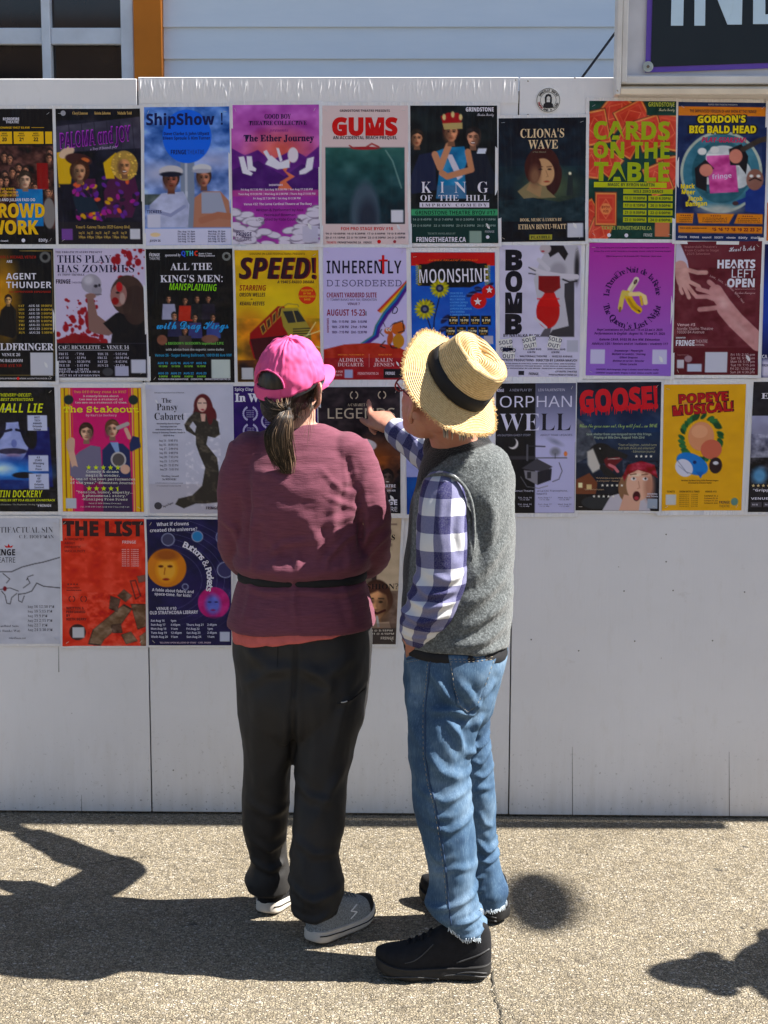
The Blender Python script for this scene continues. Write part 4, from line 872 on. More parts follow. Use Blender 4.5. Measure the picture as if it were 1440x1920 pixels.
FJ = folds([([(812, 1260), (835, 1295), (862, 1325)], .010, .009), ([(812, 1330), (845, 1328), (885, 1338)], .008, .009), ([(862, 1280), (880, 1300), (895, 1328)], .009, .008), ([(835, 1340), (858, 1370), (872, 1410)], .009, .009), ([(925, 1285), (905, 1305), (880, 1345)], .009, .010), ([(900, 1345), (885, 1385), (880, 1430)], .010, .010), ([(860, 1345), (885, 1350), (905, 1340)], .007, -.008),
            ([(800, 1400), (830, 1440), (875, 1452)], .012, .008), ([(785, 1470), (830, 1490), (880, 1475)], .009, .008), ([(800, 1530), (840, 1545), (885, 1525)], .008, .009), ([(800, 1490), (810, 1520), (850, 1515)], .007, .006), ([(800, 1575), (820, 1600), (845, 1590)], .008, .006), ([(808, 1625), (850, 1610), (892, 1615)], .008, .006),
            ([(800, 1690), (845, 1680), (895, 1660)], .008, .010), ([(850, 1712), (880, 1706), (912, 1700)], .006, .010), ([(845, 1735), (880, 1738), (912, 1725)], .006, .008), ([(880, 1410), (900, 1425), (922, 1410)], .007, .009), ([(882, 1450), (905, 1460), (925, 1440)], .007, .008), ([(888, 1480), (910, 1490), (930, 1482)], .007, .008), ([(888, 1520), (910, 1512), (930, 1520)], .007, .006),
            ([(895, 1620), (920, 1650), (948, 1640)], .008, .010), ([(896, 1660), (925, 1672), (950, 1664)], .006, .008), ([(900, 1560), (915, 1590), (932, 1600)], .008, .006), ([(765, 1300), (775, 1360), (790, 1400)], .012, .006), ([(768, 1240), (776, 1290), (770, 1340)], .010, .005)], -1.2)
jeans = fused('jeans', g, MDN, man, 0.006, 3, lambda V, N: FJ(V, N)*np.where(N[:, 1] < 0.2, 1.0, 0.25)*np.where(V[:, 2] > .55, 1.35, .85)+nz(V, (11, 11, 7), .004, 51)+nz(V, (30, 30, 26), .0022, 7))
bpy.context.view_layer.update()
stitched('side_seam', [(816, 1222), (806, 1245), (803, 1280), (798, 1320), (797, 1370), (798, 1420), (806, 1470), (815, 1500), (824, 1550), (832, 1600), (838, 1650), (842, 1700), (846, 1735)], -1, MTD, man, .0020, None, jeans, 0.0006)
stitched('seam_stitching', [(812, 1222), (802, 1245), (799, 1280), (794, 1320), (793, 1370), (794, 1420), (802, 1470), (811, 1500), (820, 1550), (828, 1600), (834, 1650), (838, 1700)], -1, MTH, man, .0006, 2, jeans, 0.0008)
stitched('pocket_edge', [(764, 1236), (780, 1233), (800, 1228), (810, 1218)], -1, MTD, man, .0030, None, jeans, 0.0015)
stitched('pocket_stitching', [(764, 1242), (780, 1239), (802, 1234)], -1, MTH, man, .0006, 2, jeans, 0.001)
# the back pocket: a patch lifted off the seat
def patch(name, poly, onto, lift, mat, parent, n=16):
    """quad patch between 4 pixel corners, dropped on the cloth"""
    (a, b, c, d) = [np.array(p, float) for p in poly]; V = []; ok = True
    mw = Vector(tuple(_C))-Vector(tuple(wloc(parent)))
    for i in range(n+1):
        for j in range(n+1):
            u, v = i/n, j/n; q = (a*(1-u)+b*u)*(1-v)+(d*(1-u)+c*u)*v
            if name == 'back_pocket' and True: q = q+np.array([0, 14*(1-abs(2*u-1))*v**3])
            dd = Vector(tuple(_FW + _RR*((q[0]-720)/CF) + _UU*((960-q[1])/CF))).normalized()
            h, loc, nn, _ = onto.ray_cast(mw, dd)
            if not h: loc = Vector(V[-1])-Vector(tuple(wloc(parent))) if V else Vector((0, 0, 0)); nn = Vector((0, -1, 0))
            V.append(np.array(loc)+np.array(wloc(parent))+np.array(nn)*lift)
    o = mesh_obj(name, V, [(i*(n+1)+j, i*(n+1)+j+1, (i+1)*(n+1)+j+1, (i+1)*(n+1)+j) for i in range(n) for j in range(n)], mat, parent)
    s = o.modifiers.new('s', 'SOLIDIFY'); s.thickness = 0.0036; s.offset = -1; return o
pk = patch('back_pocket', [(841, 1229), (932, 1224), (894, 1326), (856, 1322)], jeans, 0.0048, MDN, man)
bpy.context.view_layer.update()
for pl in ([(843, 1236), (885, 1236), (928, 1231)], [(845, 1241), (885, 1241), (926, 1236)], [(845, 1243), (852, 1290), (860, 1320)], [(862, 1323), (877, 1335), (891, 1326)], [(925, 1240), (908, 1290), (895, 1322)]):
    stitched('pocket_stitching', pl, -1, MTH, man, .0006, 2, pk, 0.0008)
# frayed hems
def fray(pts, n, mat, L=.010):
    g = G(); r = random.Random(5)
    for i in range(n):
        t = i/(n-1)*(len(pts)-1); k = min(int(t), len(pts)-2); q = np.array(pts[k])*(1-(t-k))+np.array(pts[k+1])*(t-k)
        for up_ in range(0, 60, 2):
            mw = Vector(tuple(_C))-Vector(tuple(wloc(man))); dd = Vector(tuple(_FW + _RR*((q[0]-720)/CF) + _UU*((960-q[1]-8+up_)/CF))).normalized(); h, loc, nn, _ = jeans.ray_cast(mw, dd)
            if h: break
        if not h: continue
        p = np.array(loc)+wloc(man)+np.array(nn)*0.001; g.add(*tube([p+[0, 0, .006], p+np.array(nn)*.001, p+[r.gauss(0, .002), r.gauss(0, .002), -L*r.uniform(.4, 1)]], [.0010, .0010, .0006], 5, 2))
    tag(g.build('frayed_hem', mat, man), kind='stuff')
MFR = simple('white_denim_fray', (0.62, 0.70, 0.78), 0.9, 0.2, 90, 0.2)
fray([(842, 1748), (860, 1766), (880, 1776), (900, 1777), (912, 1768)], 34, MFR); fray([(900, 1700), (920, 1704), (935, 1700), (949, 1692)], 30, MFR)
# body
MF = np.array([-0.62, 0.62, 0.36]); HA = np.array([.56, -.50, .60]); HA /= np.linalg.norm(HA)
MU = HA*0.75+np.array([0, 0, .2]); ht = onY(857, 713, -1.17); hm = ht-HA*0.058+np.array([-.010, .006, -.022])
g = G(); Pm, fm = head_geo(g, hm, MF, MU, 1.04)
g.add(*tube([onY(858, 850, -1.05), onY(848, 815, -1.07), onY(842, 788, -1.10), hm+[0.01, -.01, -.02]], [.066, .060, .060, .058], 24, 5))
g.add(*rows(VM, 32, 4, 0.9, 0.84)); g.add(*rows(PM[:-1], 32, 4, 0.9, 0.80)); g.add(*rows(NL, 20, 4, 0.9, 0.55)); g.add(*rows(FL, 20, 4, 0.9, 0.55))
g.add(*tube([onY(835, 890, -1.10), onY(830, 980, -1.17), onY(826, 1085, -1.19), onY(800, 1140, -1.185), onY(784, 1190, -1.165)], [.045, .042, .036, .032, .026], 16, 5))
hand_geo(g, onY(776, 1206, -1.15), onY(800, 1265, -1.07)-onY(776, 1206, -1.15), (-.35, -1, 0.1), [(0.1, 0.2, 0.2)]*4, (-1, 0.5, 0.3), 0.98)
g.add(*tube([shR, elR, wrR], [.045, .036, .027], 16, 6))
# pointing hand: index extended to the poster, the others curled
pd = onY(706, 773, -.085)-wrR; 
hand_geo(g, wrR+(pd/np.linalg.norm(pd))*0.012, pd, np.array([0.45, -0.75, 0.62]), [(-0.15, 0.05, 0.05), (1.0, 1.1, 0.7), (1.15, 1.2, 0.8), (1.2, 1.2, 0.8)], (-1, 0.35, 0.5), 1.04, 0.10, 0.55)
bm = fused('body', g, MS_M, man, 0.0050, 2, lambda V, N: nz(V, 55, .0012, 4))
face_parts(Pm, fm, man, 1.04)
r_, f_, u_ = fm
R = []; rg = random.Random(9)
for i in range(160):
    a = rg.uniform(2.4, 3.9); s0 = Pm(math.sin(a)*.078, -.006+math.cos(a)*.098, rg.uniform(-.035, .035)); R.append(([s0, s0+(s0-hm)*0.05+[0, 0, -.008], s0+(s0-hm)*0.03+[0, 0, -.018]], rg.random(), 1.0))
strands('hair', R, MHM, man, 0.0012, 3)
# glasses
g = G(); mgf = simple('red_brown_frame', (0.20, 0.03, 0.03), 0.25, 0.1, 30, 0)
for sx in (-1, 1):
    g.add(*tube([Pm(sx*.033+.024*math.cos(q), .103, .002+.019*math.sin(q)) for q in np.linspace(0, 6.283, 15)], [.0024]*15, 6, 2)); g.add(*tube([Pm(sx*.057, .101, .006), Pm(sx*.076, .060, .006), Pm(sx*.082, .0, .002), Pm(sx*.080, -.012, -.006)], [.0022]*4, 6, 3))
g.add(*tube([Pm(-.010, .104, .004), Pm(0, .106, .007), Pm(.010, .104, .004)], [.002]*3, 6, 2)); g.build('glasses_frame', mgf, man)
# ------------------------------------------------------------------ the straw hat: axis HA
ht = onY(857, 713, -1.17); hx = np.cross(HA, MF*-1); hx /= np.linalg.norm(hx); hy = np.cross(HA, hx); hy /= np.linalg.norm(hy)   # hx across, hy front-back
if hy@MF < 0: hy = -hy
MST = NT('woven_straw'); v_ = MST.map(); dk = MST.n('ShaderNodeAttribute', attribute_name='ring'); fr_ = MST.math('FRACT', dk.outputs['Fac'])
gr_ = MST.ramp(fr_, [(0.0, 0.0), (0.12, 0.55), (0.5, 1.0), (0.88, 0.55), (1.0, 0.0)]); fb = MST.noise(v_, 150, 4, 0.7)
c_ = MST.ramp(fb, [(0.3, (0.50, 0.33, 0.145)), (0.55, (0.67, 0.48, 0.235)), (0.75, (0.76, 0.60, 0.34))]); c_ = MST.mix(MST.ramp(gr_, [(0.0, 0.85), (0.45, 0.0)]), c_, (0.25, 0.15, 0.06))
MST = MST.out(c_, 0.65, MST.bump(fb, 0.4, 0.0014, MST.bump(gr_, 1.0, 0.003)), 0.25)
hat = None
def hp(a, r, z, el=1.10):           # a: 0 = wearer's right .. pi/2 = front
    return ht+hx*math.cos(a)*r+hy*math.sin(a)*r*el+HA*z
NA = 160; V = []; RG = []
def brim_z(a, t): return -0.012*math.sin(math.pi*t*0.5)*1.0 - 0.020*t*t*(0.5+0.5*math.cos(2*a)) + 0.008*t*math.sin(a)*1.0 + 0.005*t*math.sin(3*a+1)
prof = []
for j in range(29): t = 1-j/28; prof.append(('b', t))
for j in range(1, 25): prof.append(('c', j/24))
for j in range(1, 19): prof.append(('t', j/18))
R0c, R1c, HC = 0.0875, 0.074, 0.100
ring = 0.0
for kind, t in prof:
    for i in range(NA):
        a = 2*math.pi*i/NA
        if kind == 'b':
            r = R0c+(0.055+0.004*math.sin(2*a+.6)+0.003*math.sin(5*a))*t; p = hp(a, r, brim_z(a, t)); ring = t*0.072/0.0052
        elif kind == 'c':
            pin = 0.010*math.exp(-((t-1)/0.5)**2)*(abs(math.cos(a))**3)*(1 if math.sin(a) > -.2 else .3)
            r = R0c+(R1c-R0c)*t-pin; z = HC*t-0.010*t*math.sin(a)*0.8; p = hp(a, r, z); ring = 40+t*HC/0.0052
        else:
            r0 = R1c*(1-t); pin = 0.010*(abs(math.cos(a))**3)*(1 if math.sin(a) > -.2 else .3)*(1-t)
            r = r0-pin; x = math.cos(a)*r; y = math.sin(a)*r*1.1
            z = HC+0.004*math.sin(math.pi*min(1, t*2.2))-0.010*math.sin(a)*0.8*(1-t)
            dx = abs(x); z -= 0.024*math.exp(-((dx-0.036)/0.014)**2)*np.clip((y+0.03)/0.05, 0, 1)*min(1, t*3.0); z -= 0.022*math.exp(-(dx/0.016)**2)*min(1, t*2.5)*np.clip((0.05-y)/0.06, 0, 1)
            p = ht+hx*x+hy*y+HA*z; ring = 80+t*R1c/0.0052
        V.append(p); RG.append(ring)
m = len(prof); Fc = [(j*NA+i, j*NA+(i+1) % NA, (j+1)*NA+(i+1) % NA, (j+1)*NA+i) for j in range(m-1) for i in range(NA)]
hat = mesh_obj('hat', V, Fc, MST, man); at = hat.data.attributes.new('ring', 'FLOAT', 'POINT'); at.data.foreach_set('value', np.array(RG, dtype=np.float32))
sm = hat.modifiers.new('s', 'SOLIDIFY'); sm.thickness = 0.003; sm.offset = 0
g = G(); Vb = []; nb = 5
for zz, ex in ((0.002, 0.0006), (0.003, 0.0022), (0.020, 0.0026), (0.036, 0.0022), (0.037, 0.0006)):
    for i in range(NA):
        a = 2*math.pi*i/NA; t = zz/HC; pin = 0.010*math.exp(-((t-1)/0.5)**2)*(abs(math.cos(a))**3)*(1 if math.sin(a) > -.2 else .3); Vb.append(hp(a, R0c+(R1c-R0c)*t-pin+ex+0.0016, zz-0.010*t*math.sin(a)*.8+0.001))
g.add(Vb, [(j*NA+i, j*NA+(i+1) % NA, (j+1)*NA+(i+1) % NA, (j+1)*NA+i) for j in range(4) for i in range(NA)]); g.build('hat_band', MBK, hat)
V = []; Fc = []; rg = random.Random(2); RG = []
for i in range(1500):
    a = rg.uniform(0, 6.2832); r = R0c+0.055+0.004*math.sin(2*a+.6)+0.003*math.sin(5*a); da = rg.gauss(0, 0.035); L = rg.uniform(.002, .010); p = hp(a, r-.002, brim_z(a, .98)); q = hp(a+da, r+L, brim_z(a+da, 1.0+L*4)+rg.gauss(0, .003)); w = hp(a+.006, r-.002, brim_z(a, .98))-p
    n = len(V); V += [p, p+w, q+w*.35, q, p+HA*.0012, p+w+HA*.0012, q+w*.35+HA*.001, q+HA*.001]; Fc += [(n, n+1, n+2, n+3), (n+7, n+6, n+5, n+4), (n, n+4, n+5, n+1), (n+1, n+5, n+6, n+2), (n+2, n+6, n+7, n+3), (n+3, n+7, n+4, n)]; RG += [.5]*8
fr = mesh_obj('frayed_edge', V, Fc, MST, hat, False); at = fr.data.attributes.new('ring', 'FLOAT', 'POINT'); at.data.foreach_set('value', np.array(RG, dtype=np.float32))
# shoes
shoe((0.484, -1.235), (0.170, -1.225), .303, man, MSB, MSD, .100, .038, .068, .110, .026, .007, True, None, None, MSR)
shoe((0.545, -.895), (0.300, -.710), .296, man, MSB, MSD, .100, .038, .068, .110, .026, .007, True, None, None, MSR)
# ------------------------------------------------------------------ a passer-by outside the frame whose shadow reaches the pavement on the right
pb = empty('person', (2.42, -1.16, 0), 'passer-by with gathered hair and a tan coat, standing right of the frame', 'person')
g = G(); hb = np.array([2.42, -1.14, 1.56]); Pb, fb2 = head_geo(g, hb, (0, 1, 0), (0, 0, 1), 1.0)
def vt(R, n=24, k=1.0): R = np.array(R, float); C = catmull(R[:, :3], 5); h = catmull(R[:, 3:], 5)*k; return rings(C, np.stack([h[:, 0], 0*h[:, 0], 0*h[:, 0]], 1), np.stack([0*h[:, 0], h[:, 1], 0*h[:, 0]], 1), n, .9)
TB = [(2.42, -1.16, 1.40, .10, .07), (2.42, -1.16, 1.36, .17, .10), (2.42, -1.16, 1.25, .20, .12), (2.42, -1.16, 1.0, .17, .12), (2.42, -1.16, .8, .20, .14), (2.42, -1.16, .55, .22, .15)]
LB = [[(2.42+s*.09, -1.16, .75, .09, .10), (2.42+s*.09, -1.16, .45, .065, .075), (2.42+s*.10, -1.18, .10, .05, .055)] for s in (-1, 1)]
g.add(*tube([(2.42, -1.15, 1.50), (2.42, -1.16, 1.36)], [.052, .055], 16, 4)); g.add(*vt(TB, 24, .85))
for l in LB: g.add(*vt(l, 16, .8))
AB = [[(2.42+s*.19, -1.16, 1.33), (2.42+s*.24, -1.18, 1.06), (2.42+s*.22, -1.08, .84)] for s in (-1, 1)]
for q in AB: g.add(*tube(q, [.04, .035, .026], 14, 5))
for s, q in ((-1, AB[0]), (1, AB[1])): hand_geo(g, q[-1], (0.0, .25, -1), (s, 0, 0), [(.3, .4, .3)]*4, (s, .4, .3), .92)
fused('body', g, MS_W, pb, 0.007, 2); face_parts(Pb, fb2, pb)
g = G(); g.add(*vt(TB))
for q in AB: g.add(*tube(q, [.062, .055, .042], 16, 5))
fused('coat', g, simple('tan_coat', (.35, .25, .15), .85, .1, 20, .3), pb, .009, 3, lambda V, N: nz(V, 9, .008, 3))
g = G()
for l in LB: g.add(*vt(l))
fused('trousers', g, MTR, pb, .009, 3, lambda V, N: nz(V, 9, .006, 3))
g = G(); g.add(*ellipsoid(Pb(0, -.02, .03), ((.084, 0, 0), (0, .095, 0), (0, 0, .092)))); g.add(*ellipsoid(Pb(0, -.03, .125), ((.045, 0, 0), (0, .045, 0), (0, 0, .035)))); g.add(*ellipsoid(Pb(0, -.06, -.05), ((.07, 0, 0), (0, .05, 0), (0, 0, .08))))
hb_ = fused('hair', g, MHW, pb, .008, 2, lambda V, N: nz(V, 30, .006, 3)); tone(hb_, lambda V: np.full(len(V), .3))
for s in (-1, 1): shoe((2.42+s*.10, -1.24), (2.42+s*.12, -1.0), .25, pb, MSB, MSD, .09, .03, .06, .08, .02, .004, False)

pb.location = (2.50, -1.18, 0); pb.scale = (1.15, 1.3, 1.0); pb.rotation_euler = (0, 0, math.pi/2)
# ------------------------------------------------------------------ posters: type and print
FD = os.path.join(bpy.utils.resource_path('LOCAL'), 'datafiles', 'fonts')
try: FONT = bpy.data.fonts.load(os.path.join(FD, 'NotoSansMath-Regular.woff2'))
except Exception: FONT = None
OFF = {'S': (0x1D400, 0x1D41A, 0x1D7CE), 'I': (0x1D468, 0x1D482, None), 'B': (0x1D5D4, 0x1D5EE, 0x1D7EC), 'O': (0x1D63C, 0x1D656, None), 'M': (0x1D670, 0x1D68A, 0x1D7F6), 'C': (0x1D4D0, 0x1D4EA, None), 'F': (0x1D56C, 0x1D586, None)}
def fmap(s, st):
    if FONT is None or st not in OFF: return s
    U, L, D_ = OFF[st]; out = ''
    for ch in s:
        if 'A' <= ch <= 'Z': out += chr(U+ord(ch)-65)
        elif 'a' <= ch <= 'z': out += chr(L+ord(ch)-97)
        elif ch.isdigit() and (D_ or st in 'IO'): out += chr((D_ or (0x1D7CE if st == 'I' else 0x1D7EC))+ord(ch)-48)
        else: out += ch
    return out
_tc = {}
def text_geo(s, st, bold=0.0, res=2):
    """unit text: cap height about 1, starting at x=0 on the baseline, x right, y up"""
    k = (s, st, bold, res)
    if k in _tc: return _tc[k]
    c = bpy.data.curves.new('t', 'FONT')
    if FONT: c.font = FONT
    c.body = fmap(s, st); c.resolution_u = res; c.size = 1.0; c.offset = bold*0.55
    o = bpy.data.objects.new('t', c); me = o.to_mesh(); n = len(me.vertices)
    V = np.empty(n*3); me.vertices.foreach_get('co', V); V = V.reshape(-1, 3)[:, :2]/0.485 if n else np.zeros((0, 2)); Fc = [tuple(p.vertices) for p in me.polygons]
    o.to_mesh_clear(); bpy.data.objects.remove(o); bpy.data.curves.remove(c)
    if n: V = V-np.array([V[:, 0].min(), 0])
    _tc[k] = (V, Fc); return _tc[k]
KP = 1.14            # print colours are read off the photograph in shade; this brings them back to the ink's own colour
def ink(c): c = lin(c)*KP; g = c.mean(-1, keepdims=True); return np.clip(g+(c-g)*1.12, 0.003, 0.86)
class Poster:
    GX, GY = 112, 172
    stp = None
    def __init__(s, tl, tr, br, bl, label, bg=(200, 200, 200), sleeve=6, coarse=False, glare=0.0):
        s.c = [onY(x, y, -0.004) for x, y in (tl, tr, br, bl)]; s.label = label; s.A = (np.linalg.norm(s.c[3]-s.c[0])/np.linalg.norm(s.c[1]-s.c[0]))
        if coarse: s.nx, s.ny = 30, 46
        else: s.nx, s.ny = Poster.GX, Poster.GY
        s.X, s.Y = np.meshgrid(np.linspace(0, 1, s.nx+1), np.linspace(0, 1, s.ny+1)); s.Yq = s.Y*1.56
        s.img = np.ones((s.ny+1, s.nx+1, 3))*np.array(bg, float); s.T = []; s.sl = sleeve; s.px = 1.0/s.nx; s.seed = (hash(label) % 97)*0.37; s.seed = sum(map(ord, label)) % 97*0.37
    # painting: x 0..1, y 0..1.56 downwards
    def put(s, m, c): m = np.clip(m, 0, 1)[..., None]; s.img = s.img*(1-m)+np.array(c, float)*m; return s
    def grad(s, y0, y1, c0, c1, x0=0, x1=1):
        t = np.clip((s.Yq-y0)/(y1-y0), 0, 1)[..., None]; c = np.array(c0)*(1-t)+np.array(c1)*t; m = ((s.Yq >= y0) & (s.Yq <= y1) & (s.X >= x0) & (s.X <= x1))[..., None]; s.img = np.where(m, c, s.img); return s
    def rect(s, x0, y0, x1, y1, c, k=1.0):
        f = lambda d: np.clip(d/s.px+0.5, 0, 1); return s.put(f(s.X-x0)*f(x1-s.X)*f(s.Yq-y0)*f(y1-s.Yq)*k, c)
    def ell(s, cx, cy, rx, ry, c, rot=0, soft=None, k=1.0):
        a, b = math.cos(rot), math.sin(rot); x = (s.X-cx)*a+(s.Yq-cy)*b; y = -(s.X-cx)*b+(s.Yq-cy)*a
        d = (np.sqrt((x/rx)**2+(y/ry)**2)-1)*min(rx, ry); return s.put((0.5-d/(soft or s.px))*k, c)
    def poly(s, P, c, k=1.0, soft=None):
        P = np.array(P, float); n = len(P); ins = np.zeros(s.X.shape, bool); dm = np.full(s.X.shape, 9.0)
        for i in range(n):
            a, b = P[i], P[(i+1) % n]; d, _ = seg_d(s.X, s.Yq, a, b); dm = np.minimum(dm, d)
            cnd = ((a[1] > s.Yq) != (b[1] > s.Yq)); xx = (b[0]-a[0])*(s.Yq-a[1])/((b[1]-a[1]) or 1e-9)+a[0]; ins ^= cnd & (s.X < xx)
        d = np.where(ins, -dm, dm); return s.put((0.5-d/(soft or s.px))*k, c)
    def line(s, P, w, c, k=1.0):
        dm = np.full(s.X.shape, 9.0)
        for i in range(len(P)-1): d, _ = seg_d(s.X, s.Yq, np.array(P[i], float), np.array(P[i+1], float)); dm = np.minimum(dm, d)
        return s.put((0.5-(dm-w/2)/s.px)*k, c)
    def mot(s, amp=20, sc=4.0, x0=0, y0=0, x1=1, y1=1.56, col=(1, 1, 1), seed=0, pos=False):
        """uneven photographic tone"""
        r = np.random.RandomState(int(seed*13+7)); out = np.zeros(s.X.shape)
        for o, a in ((sc, 1.0), (sc*2.1, .55), (sc*4.3, .3)):
            n = int(o)+3; gr = r.rand(n*2, n)*2-1; u = s.X*(n-1.01); v = np.minimum(s.Yq/1.56, 1)*(2*n-1.01); i, j = u.astype(int), v.astype(int); fu, fv = u-i, v-j; fu = fu*fu*(3-2*fu); fv = fv*fv*(3-2*fv)
            j = np.clip(j, 0, 2*n-2); i = np.clip(i, 0, n-2)
            out += a*((gr[j, i]*(1-fu)+gr[j, i+1]*fu)*(1-fv)+(gr[j+1, i]*(1-fu)+gr[j+1, i+1]*fu)*fv)
        m = ((s.X >= x0) & (s.X <= x1) & (s.Yq >= y0) & (s.Yq <= y1)); out = np.where(m, out, 0)
        if pos: out = np.maximum(out, 0)
        s.img = np.clip(s.img+out[..., None]*amp*np.array(col, float), 0, 255); return s
    def face(s, cx, cy, r, skin, hair, side=1, tilt=0.0, beard=None, smile=False, wig=0):
        sk = np.array(skin, float); hr = np.array(hair, float)
        if wig:
            s.ell(cx, cy-0.1*r, r*wig, r*wig*1.1, hr*.8, 0, r*.12)
            rr = random.Random(int(cx*1000+cy*77))
            for i in range(60): a = rr.uniform(0, 6.28); q = rr.uniform(.6, 1.0)*wig*r; s.ell(cx+q*math.cos(a), cy-.1*r+q*1.08*math.sin(a), r*.13, r*.10, np.minimum(hr*rr.uniform(.7, 1.3), 255), 0, r*.06, .8)
        else: s.ell(cx, cy-0.25*r, r*0.95, r*1.12, hr*.8, tilt, r*.08)
        s.poly([(cx-.30*r, cy+.5*r), (cx+.30*r, cy+.5*r), (cx+.42*r, cy+1.5*r), (cx-.42*r, cy+1.5*r)], sk*0.62, 1, r*.08)
        s.ell(cx, cy-.10*r, r*0.72, r*0.80, sk, tilt, r*.06).ell(cx, cy+.34*r, r*.56, r*.66, sk, tilt, r*.06)
        s.ell(cx-side*.55*r, cy+.10*r, r*.34, r*.85, sk*.50, tilt, r*.35, .8).ell(cx-side*.30*r, cy+.62*r, r*.30, r*.35, sk*.6, 0, r*.3, .55).ell(cx+side*.28*r, cy+.22*r, r*.24, r*.26, np.minimum(sk*1.22, 255), 0, r*.26, .7).ell(cx+side*.12*r, cy-.50*r, r*.36, r*.20, np.minimum(sk*1.15, 255), 0, r*.2, .6)
        if beard is not None: s.ell(cx, cy+0.72*r, r*0.55, r*0.42, beard, 0, r*.3, .85)
        d = sk*0.25
        for e in (-1, 1):
            s.ell(cx+e*0.29*r, cy-0.10*r, r*0.22, r*0.14, sk*.55, 0, r*.14, .8).ell(cx+e*0.30*r, cy-0.06*r, r*0.12, r*0.055, d*.6, 0, r*.05).line([(cx+e*.48*r, cy-.25*r), (cx+e*.16*r, cy-.27*r)], r*.07, d)
        s.ell(cx-side*.08*r, cy+.18*r, r*.09, r*.26, sk*.72, 0, r*.10, .8).ell(cx+side*.05*r, cy+.30*r, r*.10, r*.07, np.minimum(sk*1.1, 255), 0, r*.08, .8).ell(cx, cy+.40*r, r*.16, r*.05, sk*.5, 0, r*.07, .8)
        if smile: s.ell(cx, cy+0.62*r, r*.30, r*.12, sk*[.45, .25, .28], 0, r*.05).ell(cx, cy+0.60*r, r*.23, r*.06, (225, 220, 215), 0, r*.04)
        else: s.ell(cx, cy+0.60*r, r*.22, r*.07, (sk*[.66, .36, .38]), 0, r*.05).ell(cx, cy+.72*r, r*.16, r*.05, sk*.7, 0, r*.06, .6)
        if not wig: s.poly([(cx-.80*r, cy+.05*r), (cx-.80*r, cy-.85*r), (cx, cy-1.25*r), (cx+.80*r, cy-.85*r), (cx+.80*r, cy+.05*r), (cx+.62*r, cy-.45*r), (cx+.1*r, cy-.72*r), (cx-.55*r, cy-.45*r)], hr, .95, r*.12).ell(cx+side*.3*r, cy-.95*r, r*.3, r*.14, np.minimum(hr*1.6+12, 255), .2, r*.2, .5)
        return s
    def code(s, x, y, w, c=(205, 205, 215)): return s.rect(x, y, x+w, y+w, c)
    # lettering: a triple of (vertices, faces, colour, layer)
    def t(s, txt, st, x, y, h, c, w=None, al='l', bold=0.0, sk=0.0, rot=0.0, lay=1, res=2):
        """baseline-left at (x,y), cap height h, optional fitted width w, alignment l/c/r"""
        if h < 0.03: res = 1
        V, Fc = text_geo(txt, st, bold, res)
        if not len(V): return s
        W = V[:, 0].max(); kx = (w/W) if w else h*0.86; W2 = W*kx
        X = V[:, 0]*kx+V[:, 1]*h*sk; Y = V[:, 1]*h; X = X-{'l': 0, 'c': W2/2, 'r': W2}[al]
        ca, sa = math.cos(rot), math.sin(rot); X, Y = X*ca-Y*sa, X*sa+Y*ca
        s.T.append((np.stack([x+X, y-Y], 1), Fc, c, lay)); return s
    def arc(s, txt, st, cx, cy, r, a0, a1, h, c, inner=False, bold=0.0, kx=1.0):
        """letters along a circle from angle a0 to a1 (degrees, 0 = right, 90 = up)"""
        n = len(txt)
        for i, ch in enumerate(txt):
            if ch == ' ': continue
            a = math.radians(a0+(a1-a0)*(i+.5)/n); rot = a-math.pi/2 if not inner else a+math.pi/2
            V, Fc = text_geo(ch, st, bold, 1); W = V[:, 0].max() if len(V) else 0; X = (V[:, 0]-W/2)*h*kx; Y = V[:, 1]*h-h*.5; ca, sa = math.cos(rot), math.sin(rot)
            s.T.append((np.stack([cx+r*math.cos(a)+X*ca-Y*sa, cy-r*math.sin(a)-(X*sa+Y*ca)], 1), Fc, c, 1))
        return s
    def shape(s, P, c, lay=1): s.T.append((np.array(P, float), [tuple(range(len(P)))], c, lay)); return s
    def star(s, x, y, r, c):
        P = [(x+r*(1 if k % 2 == 0 else .42)*math.sin(k*math.pi/5), y-r*(1 if k % 2 == 0 else .42)*math.cos(k*math.pi/5)) for k in range(10)]
        s.T.append((np.array(P+[(x, y)]), [(k, (k+1) % 10, 10) for k in range(10)], c, 1)); return s
    def disc(s, x, y, r, c, ry=None, n=28, lay=1): return s.shape([(x+r*math.cos(6.2832*k/n), y+(ry or r)*math.sin(6.2832*k/n)) for k in range(n)], c, lay)
    def bar(s, x0, y0, x1, y1, c, lay=1):
        n = max(1, int((x1-x0)/.07)); V = [(x0+(x1-x0)*i/n, y) for i in range(n+1) for y in (y0, y1)]
        s.T.append((np.array(V), [(2*i, 2*i+2, 2*i+3, 2*i+1) for i in range(n)], c, lay)); return s
    def fringe(s, x, y, k, c, c2=None):
        s.t('EDMONTON', 'B', x, y-1.25*k, k*.28, c); s.t('FRINGE', 'B', x, y, k, c, w=3.9*k, bold=.01); s.t('THEATRE', 'N', x, y+1.2*k, k*.95, c2 or c, w=3.9*k); return s
    # mapping to the wall
    def wz(s, u, v):
        k = int(s.seed*100) % 4; cu, cv = (k % 2), (k//2)
        return -0.007*np.exp(-((u-cu)**2+(v-cv)**2)/0.012)-0.0018*np.exp(-((u-(1-cu))**2/.004+(v-.5)**2/.05))+0.0006*np.sin(3.1*u*2+s.seed*5)*np.sin(2.3*v*2+s.seed)+0.0003*np.sin(9*u+5*v+s.seed*3)
